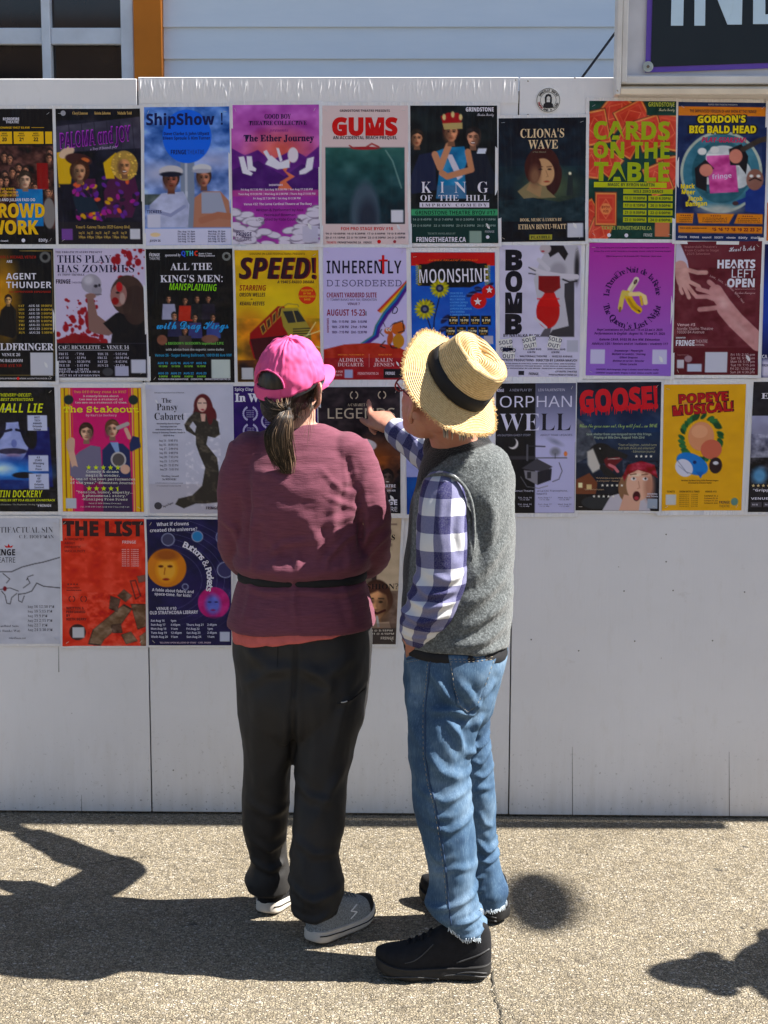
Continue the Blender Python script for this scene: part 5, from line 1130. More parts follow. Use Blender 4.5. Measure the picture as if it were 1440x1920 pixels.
    def W(s, u, v, d):
        u = np.asarray(u)[..., None]; v = np.asarray(v)[..., None]; c = s.c; P = (c[0]*(1-u)+c[1]*u)*(1-v)+(c[3]*(1-u)+c[2]*u)*v
        P = P.copy(); P[..., 1] = -0.0046-d+s.wz(u[..., 0], v[..., 0]); return P
    def build(s):
        cen = sum(s.c)/4; root = empty('poster', (cen[0], 0.0, cen[2]), s.label, 'poster', 'theatre posters on the white wall')
        e = s.sl*0.00176/ np.linalg.norm(s.c[1]-s.c[0]); n = 10
        U, Vv = np.meshgrid(np.linspace(-e, 1+e, n+1), np.linspace(-e*.66, 1+e*.66, n+1)); P = s.W(U, Vv, -0.0008).reshape(-1, 3)
        Q = P.copy(); Q[:, 1] = -0.0016; m = n+1; Fc = [(i*m+j, (i+1)*m+j, (i+1)*m+j+1, i*m+j+1) for i in range(n) for j in range(n)]
        k = len(P); Fc += [(a+k, b+k, c+k, d+k) for d, c, b, a in Fc]
        mesh_obj('plastic_sleeve', np.concatenate([P, Q]), Fc, MSLV, root)
        P = s.W(s.X, s.Y, 0.0).reshape(-1, 3); m = s.nx+1
        b = (np.arange(s.ny)[:, None]*m+np.arange(s.nx)[None]).ravel(); Fq = np.stack([b, b+m, b+m+1, b+1], 1)
        me = bpy.data.meshes.new('print'); me.vertices.add(len(P)); me.vertices.foreach_set('co', (P-wloc(root)).ravel()); me.loops.add(Fq.size); me.loops.foreach_set('vertex_index', Fq.ravel().astype(np.int32)); me.polygons.add(len(Fq)); me.polygons.foreach_set('loop_start', np.arange(0, Fq.size, 4, dtype=np.int32)); me.update(calc_edges=True); me.validate()
        me.polygons.foreach_set('use_smooth', [True]*len(me.polygons))
        col = np.ones((len(P), 4)); col[:, :3] = ink(s.img.reshape(-1, 3)); at = me.attributes.new('ink', 'FLOAT_COLOR', 'POINT'); at.data.foreach_set('color', col.astype(np.float32).ravel())
        me.materials.append(MPRT); link(bpy.data.objects.new('print', me), root)
        if s.T:
            VV = []; Fc = []; cc = []; k = 0
            for q, (V, F_, c, lay) in enumerate(s.T):
                u = V[:, 0]; v = V[:, 1]/1.56; ok = (u > -0.001).all() and (u < 1.001).all()
                if not ok: u = np.clip(u, 0.0, 1.0)
                VV.append(s.W(u, v, 0.0005+0.0004*(lay-1)+0.000002*q)); Fc += [tuple(i+k for i in f[::-1]) for f in F_]; cc.append(np.tile(np.append(ink(c), 1), (len(V), 1))); k += len(V)
            o = tag(mesh_obj('lettering', np.concatenate(VV), Fc, MPRT, root, False), kind='stuff'); at = o.data.attributes.new('ink', 'FLOAT_COLOR', 'POINT'); at.data.foreach_set('color', np.concatenate(cc).astype(np.float32).ravel())
        rr = random.Random(int(s.seed*100))
        for (u, v) in ((.05, .035), (.95, .035), (.06, .97), (.94, .965)):
            if rr.random() < .25: continue
            q = s.W(np.array(u), np.array(v), 0.0018); a_ = rr.uniform(-1.2, 1.2); L_ = 0.0055
            if Poster.stp is None: Poster.stp = mesh_obj('staple', *bbox(-L_, L_, -0.0004, 0.0004, -0.0005, 0.0005), MSTP, root, False); o = Poster.stp; o.data.transform(Matrix.Translation(Vector(tuple(wloc(root)))))
            else: o = link(Poster.stp.copy(), root)
            o.location = tuple(q-wloc(root)); o.rotation_euler = (0, a_, 0)
        return root
def film(t, strength=1.0):
    """the wrinkled clear plastic over the paper"""
    geo = t.n('ShaderNodeNewGeometry'); mp = t.n('ShaderNodeMapping'); t.l(geo.outputs['Position'], mp.inputs[0]); mp.inputs['Scale'].default_value = (46, 1, 5)
    a = t.noise(mp.outputs[0], 1.6, 5, 0.6, 0.6); mp2 = t.n('ShaderNodeMapping'); t.l(geo.outputs['Position'], mp2.inputs[0]); mp2.inputs['Scale'].default_value = (9, 1, 6)
    b = t.noise(mp2.outputs[0], 1.0, 3, 0.5); return t.bump(b, 0.9*strength, 0.014, t.bump(a, 0.7*strength, 0.005))
t = NT('printed_paper_in_plastic'); at_ = t.n('ShaderNodeAttribute', attribute_name='ink'); MPRT = t.out(at_.outputs['Color'], 0.6, None, 0.15); nr = film(t); t.b.inputs['Coat Weight'].default_value = 0.22; t.b.inputs['Coat Roughness'].default_value = 0.10; t.l(nr, t.b.inputs['Coat Normal'])
t = NT('clear_sleeve_plastic'); MSTP = simple('staple_steel', (.6, .6, .62), .3, .05, 50, 0, metal=.9); MSLV = t.out((0.76, 0.755, 0.79), 0.25, film(t, 1.6), 0.5, coat=0.6, coat_rough=0.06)
W_ = (215, 212, 225); K_ = (12, 10, 20)
# ================================================================== the posters, row by row from the left
# --- row 1
Y_ = (235, 175, 20)
p = Poster((-62, 204), (98, 204), (105, 458), (-55, 458), 'black and yellow poster with a cheering crowd, at the left edge of the top row', (18, 14, 18))
p.rect(0, .42, 1, 1.38, (52, 28, 26)).mot(45, 9, y0=.42, y1=1.38, col=(1, .75, .65), seed=2)
for i in range(26):
    r = random.Random(i); p.face(r.uniform(.25, .98), r.uniform(.50, .98), .045, (175, 120, 95), (40, 25, 20), 1)
p.rect(.80, .62, .93, .92, (130, 20, 25)).rect(.55, .92, .86, 1.35, (30, 110, 170)).mot(14, 6, y0=.9, seed=4).face(.66, .82, .085, (205, 165, 140), (45, 35, 28), 1).ell(.93, 1.2, .07, .18, (120, 115, 115))
p.t('RADIOFIRE', 'B', .42, .13, .030, W_, bold=.02).t('THEATRE', 'B', .45, .165, .030, W_).t('RADIOFIRE EXCHANGE 10437 83 AVE', 'B', .17, .225, .022, Y_, w=.56).bar(.75, .212, .90, .216, Y_)
for x, d in ((.40, '20'), (.60, '21'), (.77, '22')): p.bar(x-.06, .26, x+.12, .40, Y_).t('WEDS', 'B', x+.03, .29, .018, K_, al='c', lay=2).t('AUGUST', 'B', x+.03, .315, .018, K_, al='c', lay=2).t(d, 'B', x+.03, .37, .042, K_, al='c', lay=2, bold=.02)
p.bar(.91, .26, .99, .40, Y_)
p.t('NO SCRIPT', 'B', .38, .93, .024, Y_).t('ALL PUNCHLINES', 'B', .33, .968, .024, Y_).t('INSPIRED BY YOU', 'B', .33, 1.005, .024, Y_).t('BURGER AND JULIAN FAID DO', 'B', .22, 1.06, .034, W_, w=.55)
p.t('CROWD', 'B', .22, 1.245, .155, Y_, w=.66, bold=.03).t('WORK', 'B', .22, 1.44, .155, Y_, w=.58, bold=.03).t('EDify.', 'B', .80, 1.53, .035, W_).t('Arts Council', 'B', .30, 1.53, .02, W_).disc(.62, 1.515, .022, W_)
p.build()
p = Poster((104, 204), (263, 204), (268, 458), (110, 458), 'dark poster with purple slanted title and two people in yellow holding their heads', (12, 10, 20))
p.rect(0, .13, 1, 1.3, (20, 18, 34)).poly([(0, .20), (1, .09), (1, .45), (0, .50)], (58, 55, 72)).mot(14, 5, seed=5)
for x in (.15, .3, .45, .6, .75, .9): p.line([(x, .15), (x+.02, .48)], .008, (30, 28, 44))
mg, orr, ye = (150, 45, 130), (200, 90, 60), (190, 145, 45)
def harle(p, pts, seed):
    p.poly(pts, (70, 25, 60)); r = random.Random(seed); xs = [q[0] for q in pts]; ys = [q[1] for q in pts]
    for i in range(26): 
        x, y = r.uniform(min(xs), max(xs)), r.uniform(min(ys), max(ys)); p.ell(x, y, .035, .022, r.choice([mg, orr, ye, (30, 20, 40), (90, 40, 130)]), r.uniform(0, 3))
harle(p, [(.55, .95), (.62, .78), (.92, .78), (.97, 1.0), (.88, 1.25), (.56, 1.25)], 1); harle(p, [(.18, .95), (.22, .80), (.45, .80), (.48, .98), (.40, 1.02), (.22, 1.05)], 2); harle(p, [(.22, 1.18), (.50, 1.18), (.55, 1.26), (.22, 1.26)], 3)
p.poly([(.16, 1.0), (.42, 1.02), (.50, 1.18), (.24, 1.2)], (22, 36, 52))
p.poly([(.0, .50), (.12, .48), (.20, .62), (.16, .86), (.02, .90)], (200, 160, 40)).poly([(.55, .62), (.70, .50), (.78, .56), (.68, .68), (.68, .80), (.58, .80)], (200, 160, 40))
p.ell(.12, .50, .10, .055, (205, 175, 150), -.5).ell(.26, .58, .16, .07, (60, 30, 30), .15).ell(.34, .585, .05, .025, (190, 100, 60), .2)
p.face(.27, .72, .095, (175, 130, 100), (70, 38, 26), 1, 0, None, False, 1.25); p.face(.80, .66, .095, (190, 135, 95), (205, 165, 85), 1, 0, None, True, 1.65); p.poly([(.02, .86), (.16, .86), (.22, 1.2), (.05, .95)], (18, 14, 30), .6)
p.rect(0, 1.30, 1, 1.56, (30, 26, 34)).rect(.04, 1.38, .17, 1.51, (110, 70, 140)).code(.85, 1.38, .12, (195, 195, 205))
p.t('Cheryl Jameson', 'S', .20, .065, .034, (205, 170, 110), w=.18).t('Kristin Johnston', 'S', .46, .065, .034, (205, 170, 110), w=.19).t('Michelle Todd', 'S', .73, .065, .034, (205, 170, 110), w=.17).disc(.09, .05, .03, (150, 150, 160))
p.t('PALOMA and JOY', 'O', .045, .455, .175, (170, 70, 190), w=.86, rot=.11, bold=.03).t('PALOMA and JOY', 'O', .052, .452, .163, (70, 22, 90), w=.85, rot=.11, lay=3).t('a Troy O\'Donnell play', 'I', .40, .475, .030, (170, 150, 190), rot=.09)
p.t('Venue 6 - Gateway Theatre (8529 Gateway Blvd)', 'S', .21, 1.375, .036, (185, 155, 90), w=.64)
for i in range(6): p.t('Aug 1%d' % (4+i), 'S', .24+.10*i, 1.44, .03, (185, 155, 90), w=.07).t('%d:00pm' % (3+i), 'S', .24+.10*i, 1.49, .03, (185, 155, 90), w=.08)
p.build()
p = Poster((270, 201), (430, 200), (434, 459), (272, 460), 'blue sky poster with a bright blue disc and two sailors with crossed arms', (110, 140, 200))
p.grad(0, 1.35, (85, 125, 200), (135, 150, 195)).mot(38, 4, seed=3, y1=1.35).mot(24, 9, seed=5, y1=1.35).ell(.15, .75, .25, .13, (165, 170, 200), 0, .12, .7).ell(.8, .60, .3, .10, (165, 170, 205), 0, .12, .7)
p.rect(.0, .98, .2, 1.1, (70, 80, 80)).rect(.42, .60, .58, 1.36, (120, 130, 150)).rect(.47, .6, .5, 1.36, (170, 175, 190))
p.ell(.50, .33, .285, .30, (25, 100, 215))
p.poly([(.04, 1.36), (.06, 1.10), (.20, .97), (.45, .95), (.52, 1.1), (.50, 1.36)], (170, 175, 205)).mot(16, 8, x0=.04, x1=.5, y0=.95, y1=1.36, seed=8).line([(.08, 1.16), (.30, 1.22), (.46, 1.12)], .04, (140, 145, 180))
p.poly([(.56, 1.36), (.58, 1.02), (.68, .95), (.88, .95), (.98, 1.06), (1, 1.36)], (165, 115, 95)).poly([(.66, 1.2), (.66, .96), (.88, .96), (.95, 1.2)], (150, 155, 175)).line([(.66, 1.28), (.85, 1.22), (1.0, 1.24)], .075, (160, 105, 85))
p.face(.31, .82, .105, (150, 90, 75), (60, 40, 35), 1, 0, (110, 70, 55)).ell(.31, .72, .14, .065, (190, 185, 190)).ell(.31, .755, .13, .03, (20, 22, 40))
p.face(.69, .80, .095, (165, 110, 90), (70, 45, 38), 1).ell(.67, .69, .11, .05, (195, 195, 200)).ell(.67, .72, .115, .025, (160, 160, 175))
p.rect(0, 1.37, 1, 1.56, (200, 200, 235)).code(.03, 1.21, .15, (195, 195, 215)).ell(.12, 1.44, .06, .025, (215, 190, 150))
nv = (20, 25, 75)
p.t('ShipShow', 'B', .025, .20, .125, nv, w=.80, bold=.015).t('!', 'N', .90, .20, .13, nv, bold=.01).t('Dave Clarke & John Ullyatt', 'B', .23, .315, .034, nv, w=.53).t('Eileen Sproule & Kim Turner', 'B', .22, .365, .034, nv, w=.55)
p.t('FRINGE', 'B', .31, .53, .05, nv, w=.18).t('THEATRE', 'N', .50, .53, .05, (40, 60, 130), w=.20).t('TICKETS', 'B', .025, 1.195, .035, nv, w=.17).t('BYOV 26', 'B', .06, 1.52, .025, nv)
for i, q in enumerate(('Thu, Aug. 14, 8pm', 'Fri, Aug. 15, 2pm', 'Sat Aug. 16, 4pm', 'Sun Aug. 17, 6pm', 'Tue Aug. 19, 4pm')): p.t(q, 'B', .38, 1.415+.028*i, .019, nv, w=.2)
for i, q in enumerate(('Wed Aug. 20, 2pm', 'Thu Aug. 21, 4pm', 'Fri Aug. 22, 8pm', 'Sat Aug. 23, 8pm', 'Sun Aug. 24, 6pm')): p.t(q, 'B', .73, 1.415+.028*i, .019, nv, w=.2)
p.build()
p = Poster((433, 197), (598, 196), (600, 457), (437, 458), 'magenta and violet poster with a white falling figure, white socks and cloud banks', (150, 70, 160))
p.grad(0, .55, (170, 90, 175), (165, 80, 150)).mot(20, 4, y1=.6, seed=1).ell(.55, .50, .32, .20, (205, 100, 95), 0, .2, .8).poly([(0, .48), (.15, .56), (.3, .5), (.45, .62), (.7, .5), (.85, .58), (1, .46), (1, 1.0), (0, 1.0)], (92, 40, 120)).poly([(0, .72), (.3, .62), (.6, .80), (.8, .66), (1, .72), (1, .96), (0, .96)], (68, 28, 100))
p.poly([(.60, .62), (.68, .62), (.62, .74), (.72, .80), (.62, .86), (.70, .95), (.52, .95), (.55, .86), (.65, .80), (.58, .72)], (205, 110, 85)).rect(0, .95, 1, 1.1, (165, 70, 140)).rect(0, 1.02, 1, 1.56, (150, 60, 150)).mot(10, 5, seed=3)
r = random.Random(4)
for i in range(70):
    t_ = r.random(); x = r.choice([r.uniform(0, .26)*(1-.3*r.random()), 1-r.uniform(0, .24), r.uniform(0, 1)]); lo = 1.12+ (0.5-abs(x-.5))*0.62; y = r.uniform(lo, 1.58)
    p.ell(x, y, .09, .04, (120, 110, 130), r.uniform(-.3, .3)).ell(x, y-.006, .085, .034, (205, 198, 215), r.uniform(-.3, .3))
for q in ([(.08, .58), (.14, .57), (.18, .72), (.24, .76), (.22, .79), (.12, .76)], [(.17, .57), (.23, .57), (.24, .68), (.28, .71), (.27, .74), (.18, .73)], [(.86, .60), (.94, .58), (.92, .72), (.84, .77), (.77, .78), (.77, .74), (.84, .70)], [(.38, .66), (.45, .56), (.55, .64), (.66, .60), (.66, .70), (.52, .72)], [(.36, .52), (.40, .50), (.46, .60), (.42, .62)], [(.51, .48), (.54, .48), (.58, .62), (.55, .64)]): p.poly(q, (215, 212, 225))
p.ell(.70, .56, .06, .085, (215, 205, 215))
dk_ = (35, 18, 60)
p.t('GOOD BOY', 'S', .53, .155, .055, dk_, w=.30, al='c', bold=.01).t('THEATRE COLLECTIVE', 'S', .53, .225, .05, dk_, w=.66, al='c', bold=.01).t('presents', 'I', .54, .30, .042, (140, 60, 130), w=.22, al='c').t('The Ether Journey', 'S', .54, .405, .075, dk_, w=.80, al='c', bold=.02)
wv = (225, 205, 225)
p.t('SHOWTIMES', 'B', .5, .905, .022, wv, al='c').t('Fri Aug 15 7:30 PM | Sat Aug 16 5:30 PM | Sun Aug 17 2:00 PM', 'B', .51, .955, .022, wv, w=.82, al='c').t('Tues Aug 19 9:30 PM | Wed Aug 20 2:00 PM | Thurs Aug 21 5:00 PM', 'B', .51, 1.005, .022, wv, w=.88, al='c').t('Fri Aug 22 7:30 PM | Sat Aug 23 2:30 PM', 'B', .51, 1.055, .022, wv, w=.54, al='c').t('Venue #32: The Lorne Cardinal Theatre at The Roxy', 'B', .52, 1.12, .026, wv, w=.78, al='c')
p.t('Written & Performed by Asia', 'N', .54, 1.19, .030, dk_, w=.54, al='c').t('Weinkauf Bowman', 'N', .54, 1.245, .030, dk_, w=.36, al='c').t('Directed by Kate Couture', 'N', .54, 1.295, .030, dk_, w=.48, al='c').fringe(.04, 1.47, .045, (60, 50, 90)); p.code(.80, 1.36, .18, (185, 180, 200)); p.build()
p = Poster((603, 198), (765, 198), (766, 458), (604, 458), 'pale pink poster with fat red four letter title over a deep green sea', (208, 188, 188))
p.rect(.04, .465, .96, 1.33, (30, 60, 66)).grad(.465, .8, (50, 95, 90), (25, 62, 66), .04, .96).grad(.8, 1.33, (25, 62, 66), (10, 30, 42), .04, .96).mot(16, 4, x0=.04, x1=.96, y0=.47, y1=1.33, seed=6).line([(.74, .50), (.82, .62), (.92, .92)], .02, (120, 150, 145), .5)
# a plain dim shape rising in the water, no particular animal
p.ell(.50, 1.22, .17, .36, (62, 78, 92), 0, .05).ell(.53, 1.28, .11, .22, (34, 42, 58), 0, .08).rect(.04, 1.332, .96, 1.56, (208, 188, 188)).ell(.50, .475, .17, .018, (150, 40, 45)).line([(.52, .46), (.58, .425), (.66, .46)], .018, (150, 50, 50)).line([(.36, .47), (.32, .445)], .014, (150, 50, 50))
p.t('GRINDSTONE THEATRE PRESENTS', 'B', .50, .07, .026, (45, 35, 45), w=.58, al='c').t('GUMS', 'B', .50, .325, .185, (190, 20, 38), w=.76, al='c', bold=.055).t('AN ACCIDENTAL BEACH PREQUEL', 'B', .50, .375, .036, (20, 20, 35), w=.74, al='c')
p.t('FOH PRO STAGE BYOV #18', 'B', .52, 1.40, .036, (185, 30, 40), w=.60, al='c').t('14 @ 10:00PM  16 @ 8:30PM  17 @ 4:00PM  19 @ 5:45PM', 'B', .5, 1.45, .022, (30, 30, 45), w=.92, al='c').t('20 @ 11:15PM  22 @ 10:15PM  23 @ 8:30PM  24 @ 2:15PM', 'B', .5, 1.495, .022, (30, 30, 45), w=.92, al='c').t('TICKETS:', 'B', .05, 1.55, .022, (185, 30, 40), w=.12).t('FRINGETHEATRE.CA', 'B', .18, 1.55, .022, (30, 30, 45), w=.27).t('FRINGE', 'B', .48, 1.55, .022, (60, 60, 70)).disc(.66, 1.53, .022, (190, 30, 45)).disc(.84, 1.53, .018, (150, 60, 70)); p.code(.80, 1.17, .14); p.build()
p = Poster((769, 198), (932, 198), (934, 456), (771, 456), 'dark poster of a crowned woman between two men above a green band', (14, 18, 22))
p.mot(12, 4, seed=2, col=(.7, 1, .9)).poly([(.0, .80), (.10, .55), (.28, .52), (.30, .95), (.0, 1.0)], (26, 32, 58)).poly([(.62, .55), (.85, .50), (.98, .80), (.95, 1.0), (.6, .95)], (20, 24, 38)).poly([(.78, .48), (.88, .48), (.86, .54), (.76, .54)], (200, 205, 220))
p.face(.075, .37, .085, (185, 130, 100), (38, 30, 26), 1).face(.72, .36, .095, (190, 135, 110), (30, 24, 26), -1, .15, None, True)
p.poly([(.29, 1.05), (.33, .72), (.28, .52), (.42, .47), (.62, .46), (.66, .60), (.62, .72), (.64, 1.05)], (45, 115, 160)).mot(22, 6, x0=.3, x1=.64, y0=.47, y1=1.05, seed=4).poly([(.41, .55), (.48, .55), (.60, .80), (.54, .84)], (195, 190, 205)).rect(.3, .9, .64, 1.05, (85, 100, 130), .5)
p.line([(.28, .55), (.34, .70), (.44, .45)], .075, (185, 130, 100)).line([(.66, .52), (.70, .72), (.42, .80), (.36, .76)], .07, (180, 125, 95)).face(.47, .30, .105, (190, 130, 100), (60, 25, 22), 1)
p.poly([(.35, .12), (.43, .08), (.55, .08), (.60, .13), (.58, .22), (.38, .22)], (150, 25, 35)).poly([(.37, .20), (.60, .19), (.60, .26), (.39, .27)], (170, 150, 100)).ell(.39, .13, .02, .035, (205, 185, 130)).ell(.49, .10, .02, .035, (205, 185, 130)).ell(.58, .13, .02, .035, (205, 185, 130))
p.rect(0, 1.17, 1, 1.245, (62, 145, 100)).rect(0, 1.245, 1, 1.56, (14, 45, 42)).code(.67, 1.42, .14, (130, 150, 140))
p.t('GRINDSTONE', 'B', .64, .065, .045, W_, w=.32, bold=.02).t('Theatre Society', 'C', .77, .115, .032, W_, w=.19)
x = .12
for ch, w in (('K', .12), ('I', .045), ('N', .14), ('G', .12)): p.t(ch, 'S', x, .985, .135, W_, w=w, bold=-.012); x += {'K': .22, 'I': .16, 'N': .27, 'G': 0}[ch]
p.t('OF', 'S', .11, 1.075, .07, W_, w=.14, bold=-.01).t('THE', 'S', .32, 1.075, .07, W_, w=.23, bold=-.01).t('HILL', 'S', .63, 1.075, .07, W_, w=.27, bold=-.01).bar(.10, 1.095, .90, 1.15, (205, 200, 215)).t('I M P R O V   C O M E D Y', 'S', .125, 1.14, .035, (25, 25, 40), w=.75, lay=2, bold=-.01)
p.t('GRINDSTONE THEATRE BYOV #17', 'B', .05, 1.232, .045, (14, 50, 42), w=.92).t('14 @ 9:45PM   15 @ 7:45PM   16 @ 2:00PM   18 @ 7:15PM', 'B', .02, 1.30, .024, (130, 150, 145), w=.95).t('20 @ 6:00PM   22 @ 10:00PM   23 @ 6:30PM   24 @ 7:45PM', 'B', .02, 1.37, .024, (130, 150, 145), w=.95).t('TICKETS AVAILABLE AT', 'B', .19, 1.46, .022, (110, 130, 125), w=.32).t('FRINGETHEATRE.CA', 'B', .06, 1.545, .055, W_, w=.57, bold=.01).t('FRINGE', 'B', .85, 1.44, .025, (150, 155, 160)).disc(.88, 1.49, .02, W_); p.build()
p = Poster((935, 222), (1099, 220), (1097, 452), (934, 454), 'dark teal poster with a red haired woman in profile and pale serif title', (10, 15, 28))
p.grad(0, .6, (10, 14, 26), (14, 28, 42)).grad(.6, 1.56, (18, 38, 48), (8, 12, 22)).mot(9, 6, seed=3, col=(.7, 1, 1)).ell(.60, .88, .28, .20, (80, 92, 62), 0, .25, .8)
p.ell(.50, .62, .20, .26, (58, 24, 22)).ell(.62, .78, .10, .22, (52, 22, 22), .2).poly([(.38, .78), (.50, .72), (.56, .90), (.66, 1.0), (.30, 1.02), (.22, .92)], (125, 112, 82)).poly([(.36, .82), (.50, .86), (.48, 1.0), (.32, .90)], (150, 120, 88)).ell(.52, .68, .12, .175, (185, 145, 108), -.15).ell(.42, .66, .07, .16, (60, 26, 24), .1).ell(.42, .73, .06, .12, (120, 85, 65), 0, .06)
for q in (.48, .585): p.ell(q, .645, .022, .011, (40, 25, 22)).line([(q-.03, .615), (q+.025, .61)], .009, (70, 40, 30))
p.ell(.555, .80, .032, .011, (140, 60, 50)).line([(.545, .66), (.57, .735), (.55, .74)], .008, (140, 100, 75)).poly([(.80, .72), (.85, .72), (.86, .98), (.78, .98)], (32, 40, 42)).ell(.82, .70, .016, .02, (225, 220, 190)).poly([(0, 1.04), (.4, 1.0), (.7, 1.06), (1, .98), (1, 1.3), (0, 1.3)], (22, 40, 48)).mot(12, 9, y0=.98, y1=1.3, seed=9)
cr = (215, 190, 155)
p.t("CLIONA'S", 'S', .25, .245, .115, cr, w=.50).t('WAVE', 'S', .34, .385, .115, cr, w=.34).t('A New Musical', 'S', .39, .435, .02, (130, 120, 100)).t('BOOK, MUSIC & LYRICS BY', 'S', .25, 1.30, .04, cr, w=.48).t('ETHAN BINTU-WATT', 'S', .23, 1.40, .065, cr, w=.55).bar(.36, 1.47, .62, 1.535, (150, 145, 60)).t('PLAYBILL', 'S', .375, 1.522, .038, (20, 25, 30), w=.23, lay=2); p.code(.795, 1.33, .18, (190, 190, 200)); p.build()
# --- row 1 right
gn = (150, 165, 40)
p = Poster((1105, 189), (1268, 190), (1265, 449), (1103, 447), 'dark green poster scattered with red playing card backs, olive green title', (18, 55, 48))
def card(p, cx, cy, w, h, rot):
    c, s_ = math.cos(rot), math.sin(rot); q = lambda a, b, k: (cx+a*w*k*c-b*h*k*s_, cy+a*w*k*s_+b*h*k*c)
    for k, col in ((1.06, (90, 40, 30)), (1.0, (215, 140, 85)), (.90, (195, 75, 60)), (.72, (205, 90, 70)), (.66, (190, 68, 56))): p.poly([q(-.5, -.5, k), (q(.5, -.5, k)), q(.5, .5, k), q(-.5, .5, k)], col)
    p.line([q(-.3, 0, 1), q(0, -.3, 1), q(.3, 0, 1), q(0, .3, 1), q(-.3, 0, 1)], .008, (220, 120, 90))
for a in ((.30, .12, .30, .40, .7), (.08, .30, .28, .38, -.2), (.50, .18, .28, .36, 1.1), (.9, .34, .30, .40, .2), (.70, .36, .28, .36, -.3), (.18, .66, .26, .36, -.9), (.45, .46, .24, .32, .5), (.95, .80, .30, .36, -.15), (.80, .88, .26, .34, -.4), (.02, .70, .22, .34, .1), (.03, 1.30, .20, .34, -.5), (.12, 1.5, .24, .3, .4)): card(p, *a)
p.rect(.66, 0, 1, .16, (18, 55, 48)).mot(12, 6, seed=4); card(p, .20, 1.22, .24, .37, 0); p.ell(.20, 1.22, .06, .065, (215, 130, 85)).code(.77, 1.36, .17, (185, 110, 80))
p.t('GRINDSTONE', 'B', .68, .06, .048, (165, 180, 80), w=.30).t('Theatre Society', 'C', .80, .11, .035, (200, 200, 170), w=.18).t('CARDS', 'B', .05, .43, .20, gn, w=.88, bold=.02).t('ON THE', 'B', .05, .64, .18, gn, w=.88, bold=.02).t('TABLE', 'B', .06, .90, .21, gn, w=.87, bold=.02)
p.bar(.06, .915, .90, .975, (175, 180, 50)).t('MAGIC BY BYRON MARTIN', 'B', .22, .96, .036, (20, 45, 40), w=.54, lay=2).bar(.40, .99, .97, 1.045, (165, 170, 50)).t('MILE ZERO DANCE', 'B', .52, 1.033, .033, (20, 45, 40), w=.34, lay=2)
for i, (a, b) in enumerate((('15 @ 10:00PM', '16 @ 6:30PM'), ('17 @ 8:15PM', '20 @ 9:00PM'), ('21 @ 9:00PM', '22 @ 6:00PM'), ('23 @ 10:00PM', '24 @ 6:00PM'))):
    y = 1.065+.082*i; p.bar(.40, y, .67, y+.058, (165, 170, 50)).bar(.69, y, .97, y+.058, (165, 170, 50)).t(a, 'B', .535, y+.044, .030, (20, 45, 40), w=.23, al='c', lay=2).t(b, 'B', .83, y+.044, .030, (20, 45, 40), w=.23, al='c', lay=2)
p.t('BYOV', 'B', .20, 1.215, .03, (150, 60, 50), al='c').t('#20', 'B', .20, 1.26, .03, (150, 60, 50), al='c').t('TICKETS: FRINGETHEATRE.CA', 'B', .15, 1.455, .042, (160, 170, 90), w=.58).disc(.24, 1.52, .022, W_).disc(.44, 1.52, .022, W_).t('FRINGE', 'B', .64, 1.53, .035, (170, 175, 170), w=.1); p.build()
p = Poster((1272, 191), (1439, 193), (1432, 453), (1266, 451), 'blue poster with bubbly yellow title and two cartoon figures round a pink booklet', (24, 38, 80))
p.mot(8, 5, seed=1).rect(0, .05, 1, .15, (205, 125, 45)).ell(.50, .78, .46, .46, (165, 175, 165)).ell(.50, .78, .43, .43, (60, 110, 130)).ell(.50, .78, .33, .35, (40, 85, 100)).ell(.52, .62, .20, .14, (190, 195, 200)).ell(.70, .80, .14, .16, (190, 195, 200)).ell(.5, 1.2, .2, .05, (160, 165, 160), 0, .06).mot(14, 7, x0=.05, x1=.95, y0=.35, y1=1.25, seed=4)
for q in ((.28, .55), (.42, .53), (.72, .68), (.35, .88)): p.ell(q[0], q[1], .05, .04, (215, 215, 215))
p.poly([(.33, .60), (.65, .58), (.70, 1.0), (.38, 1.02)], (195, 85, 150)).mot(30, 6, x0=.33, x1=.7, y0=.58, y1=1.02, seed=6).poly([(.20, .74), (.32, .64), (.42, .74), (.34, .80), (.34, 1.0), (.22, .95)], (20, 16, 24)).ell(.33, .76, .075, .07, (195, 125, 110)).poly([(.58, .52), (.72, .46), (.80, .60), (.78, .80), (.70, .70), (.60, .70)], (20, 16, 24)).ell(.66, .60, .075, .08, (195, 125, 110)).line([(.74, .52), (.92, .42), (1, .40)], .06, (55, 45, 40))
p.poly([(.78, 1.22), (.78, 1.0), (.86, .92), (1.0, .92), (1.0, 1.25)], (30, 50, 120)).ell(.88, .86, .095, .12, (130, 90, 80)).line([(.82, .87), (.88, .84), (.95, .87)], .015, (30, 20, 22)).line([(.84, 1.06), (.70, 1.12)], .05, (30, 50, 120)).ell(.67, 1.13, .035, .025, (60, 40, 45))
for q in (.84, .92): p.ell(q, .82, .022, .016, (225, 225, 225))
p.rect(0, 1.24, .99, 1.36, (195, 130, 55), 0)
for (a, b, c_, d_) in ((0, .20, 0, .19), (.24, .66, .26, .60), (.70, .98, .66, .98)): p.poly([(a, 1.25), (b, 1.25), (d_, 1.36), (c_, 1.36)], (205, 125, 45))
p.rect(.03, 1.39, .98, 1.47, (205, 125, 45)).mot(4, 9)
yl = (235, 200, 55)
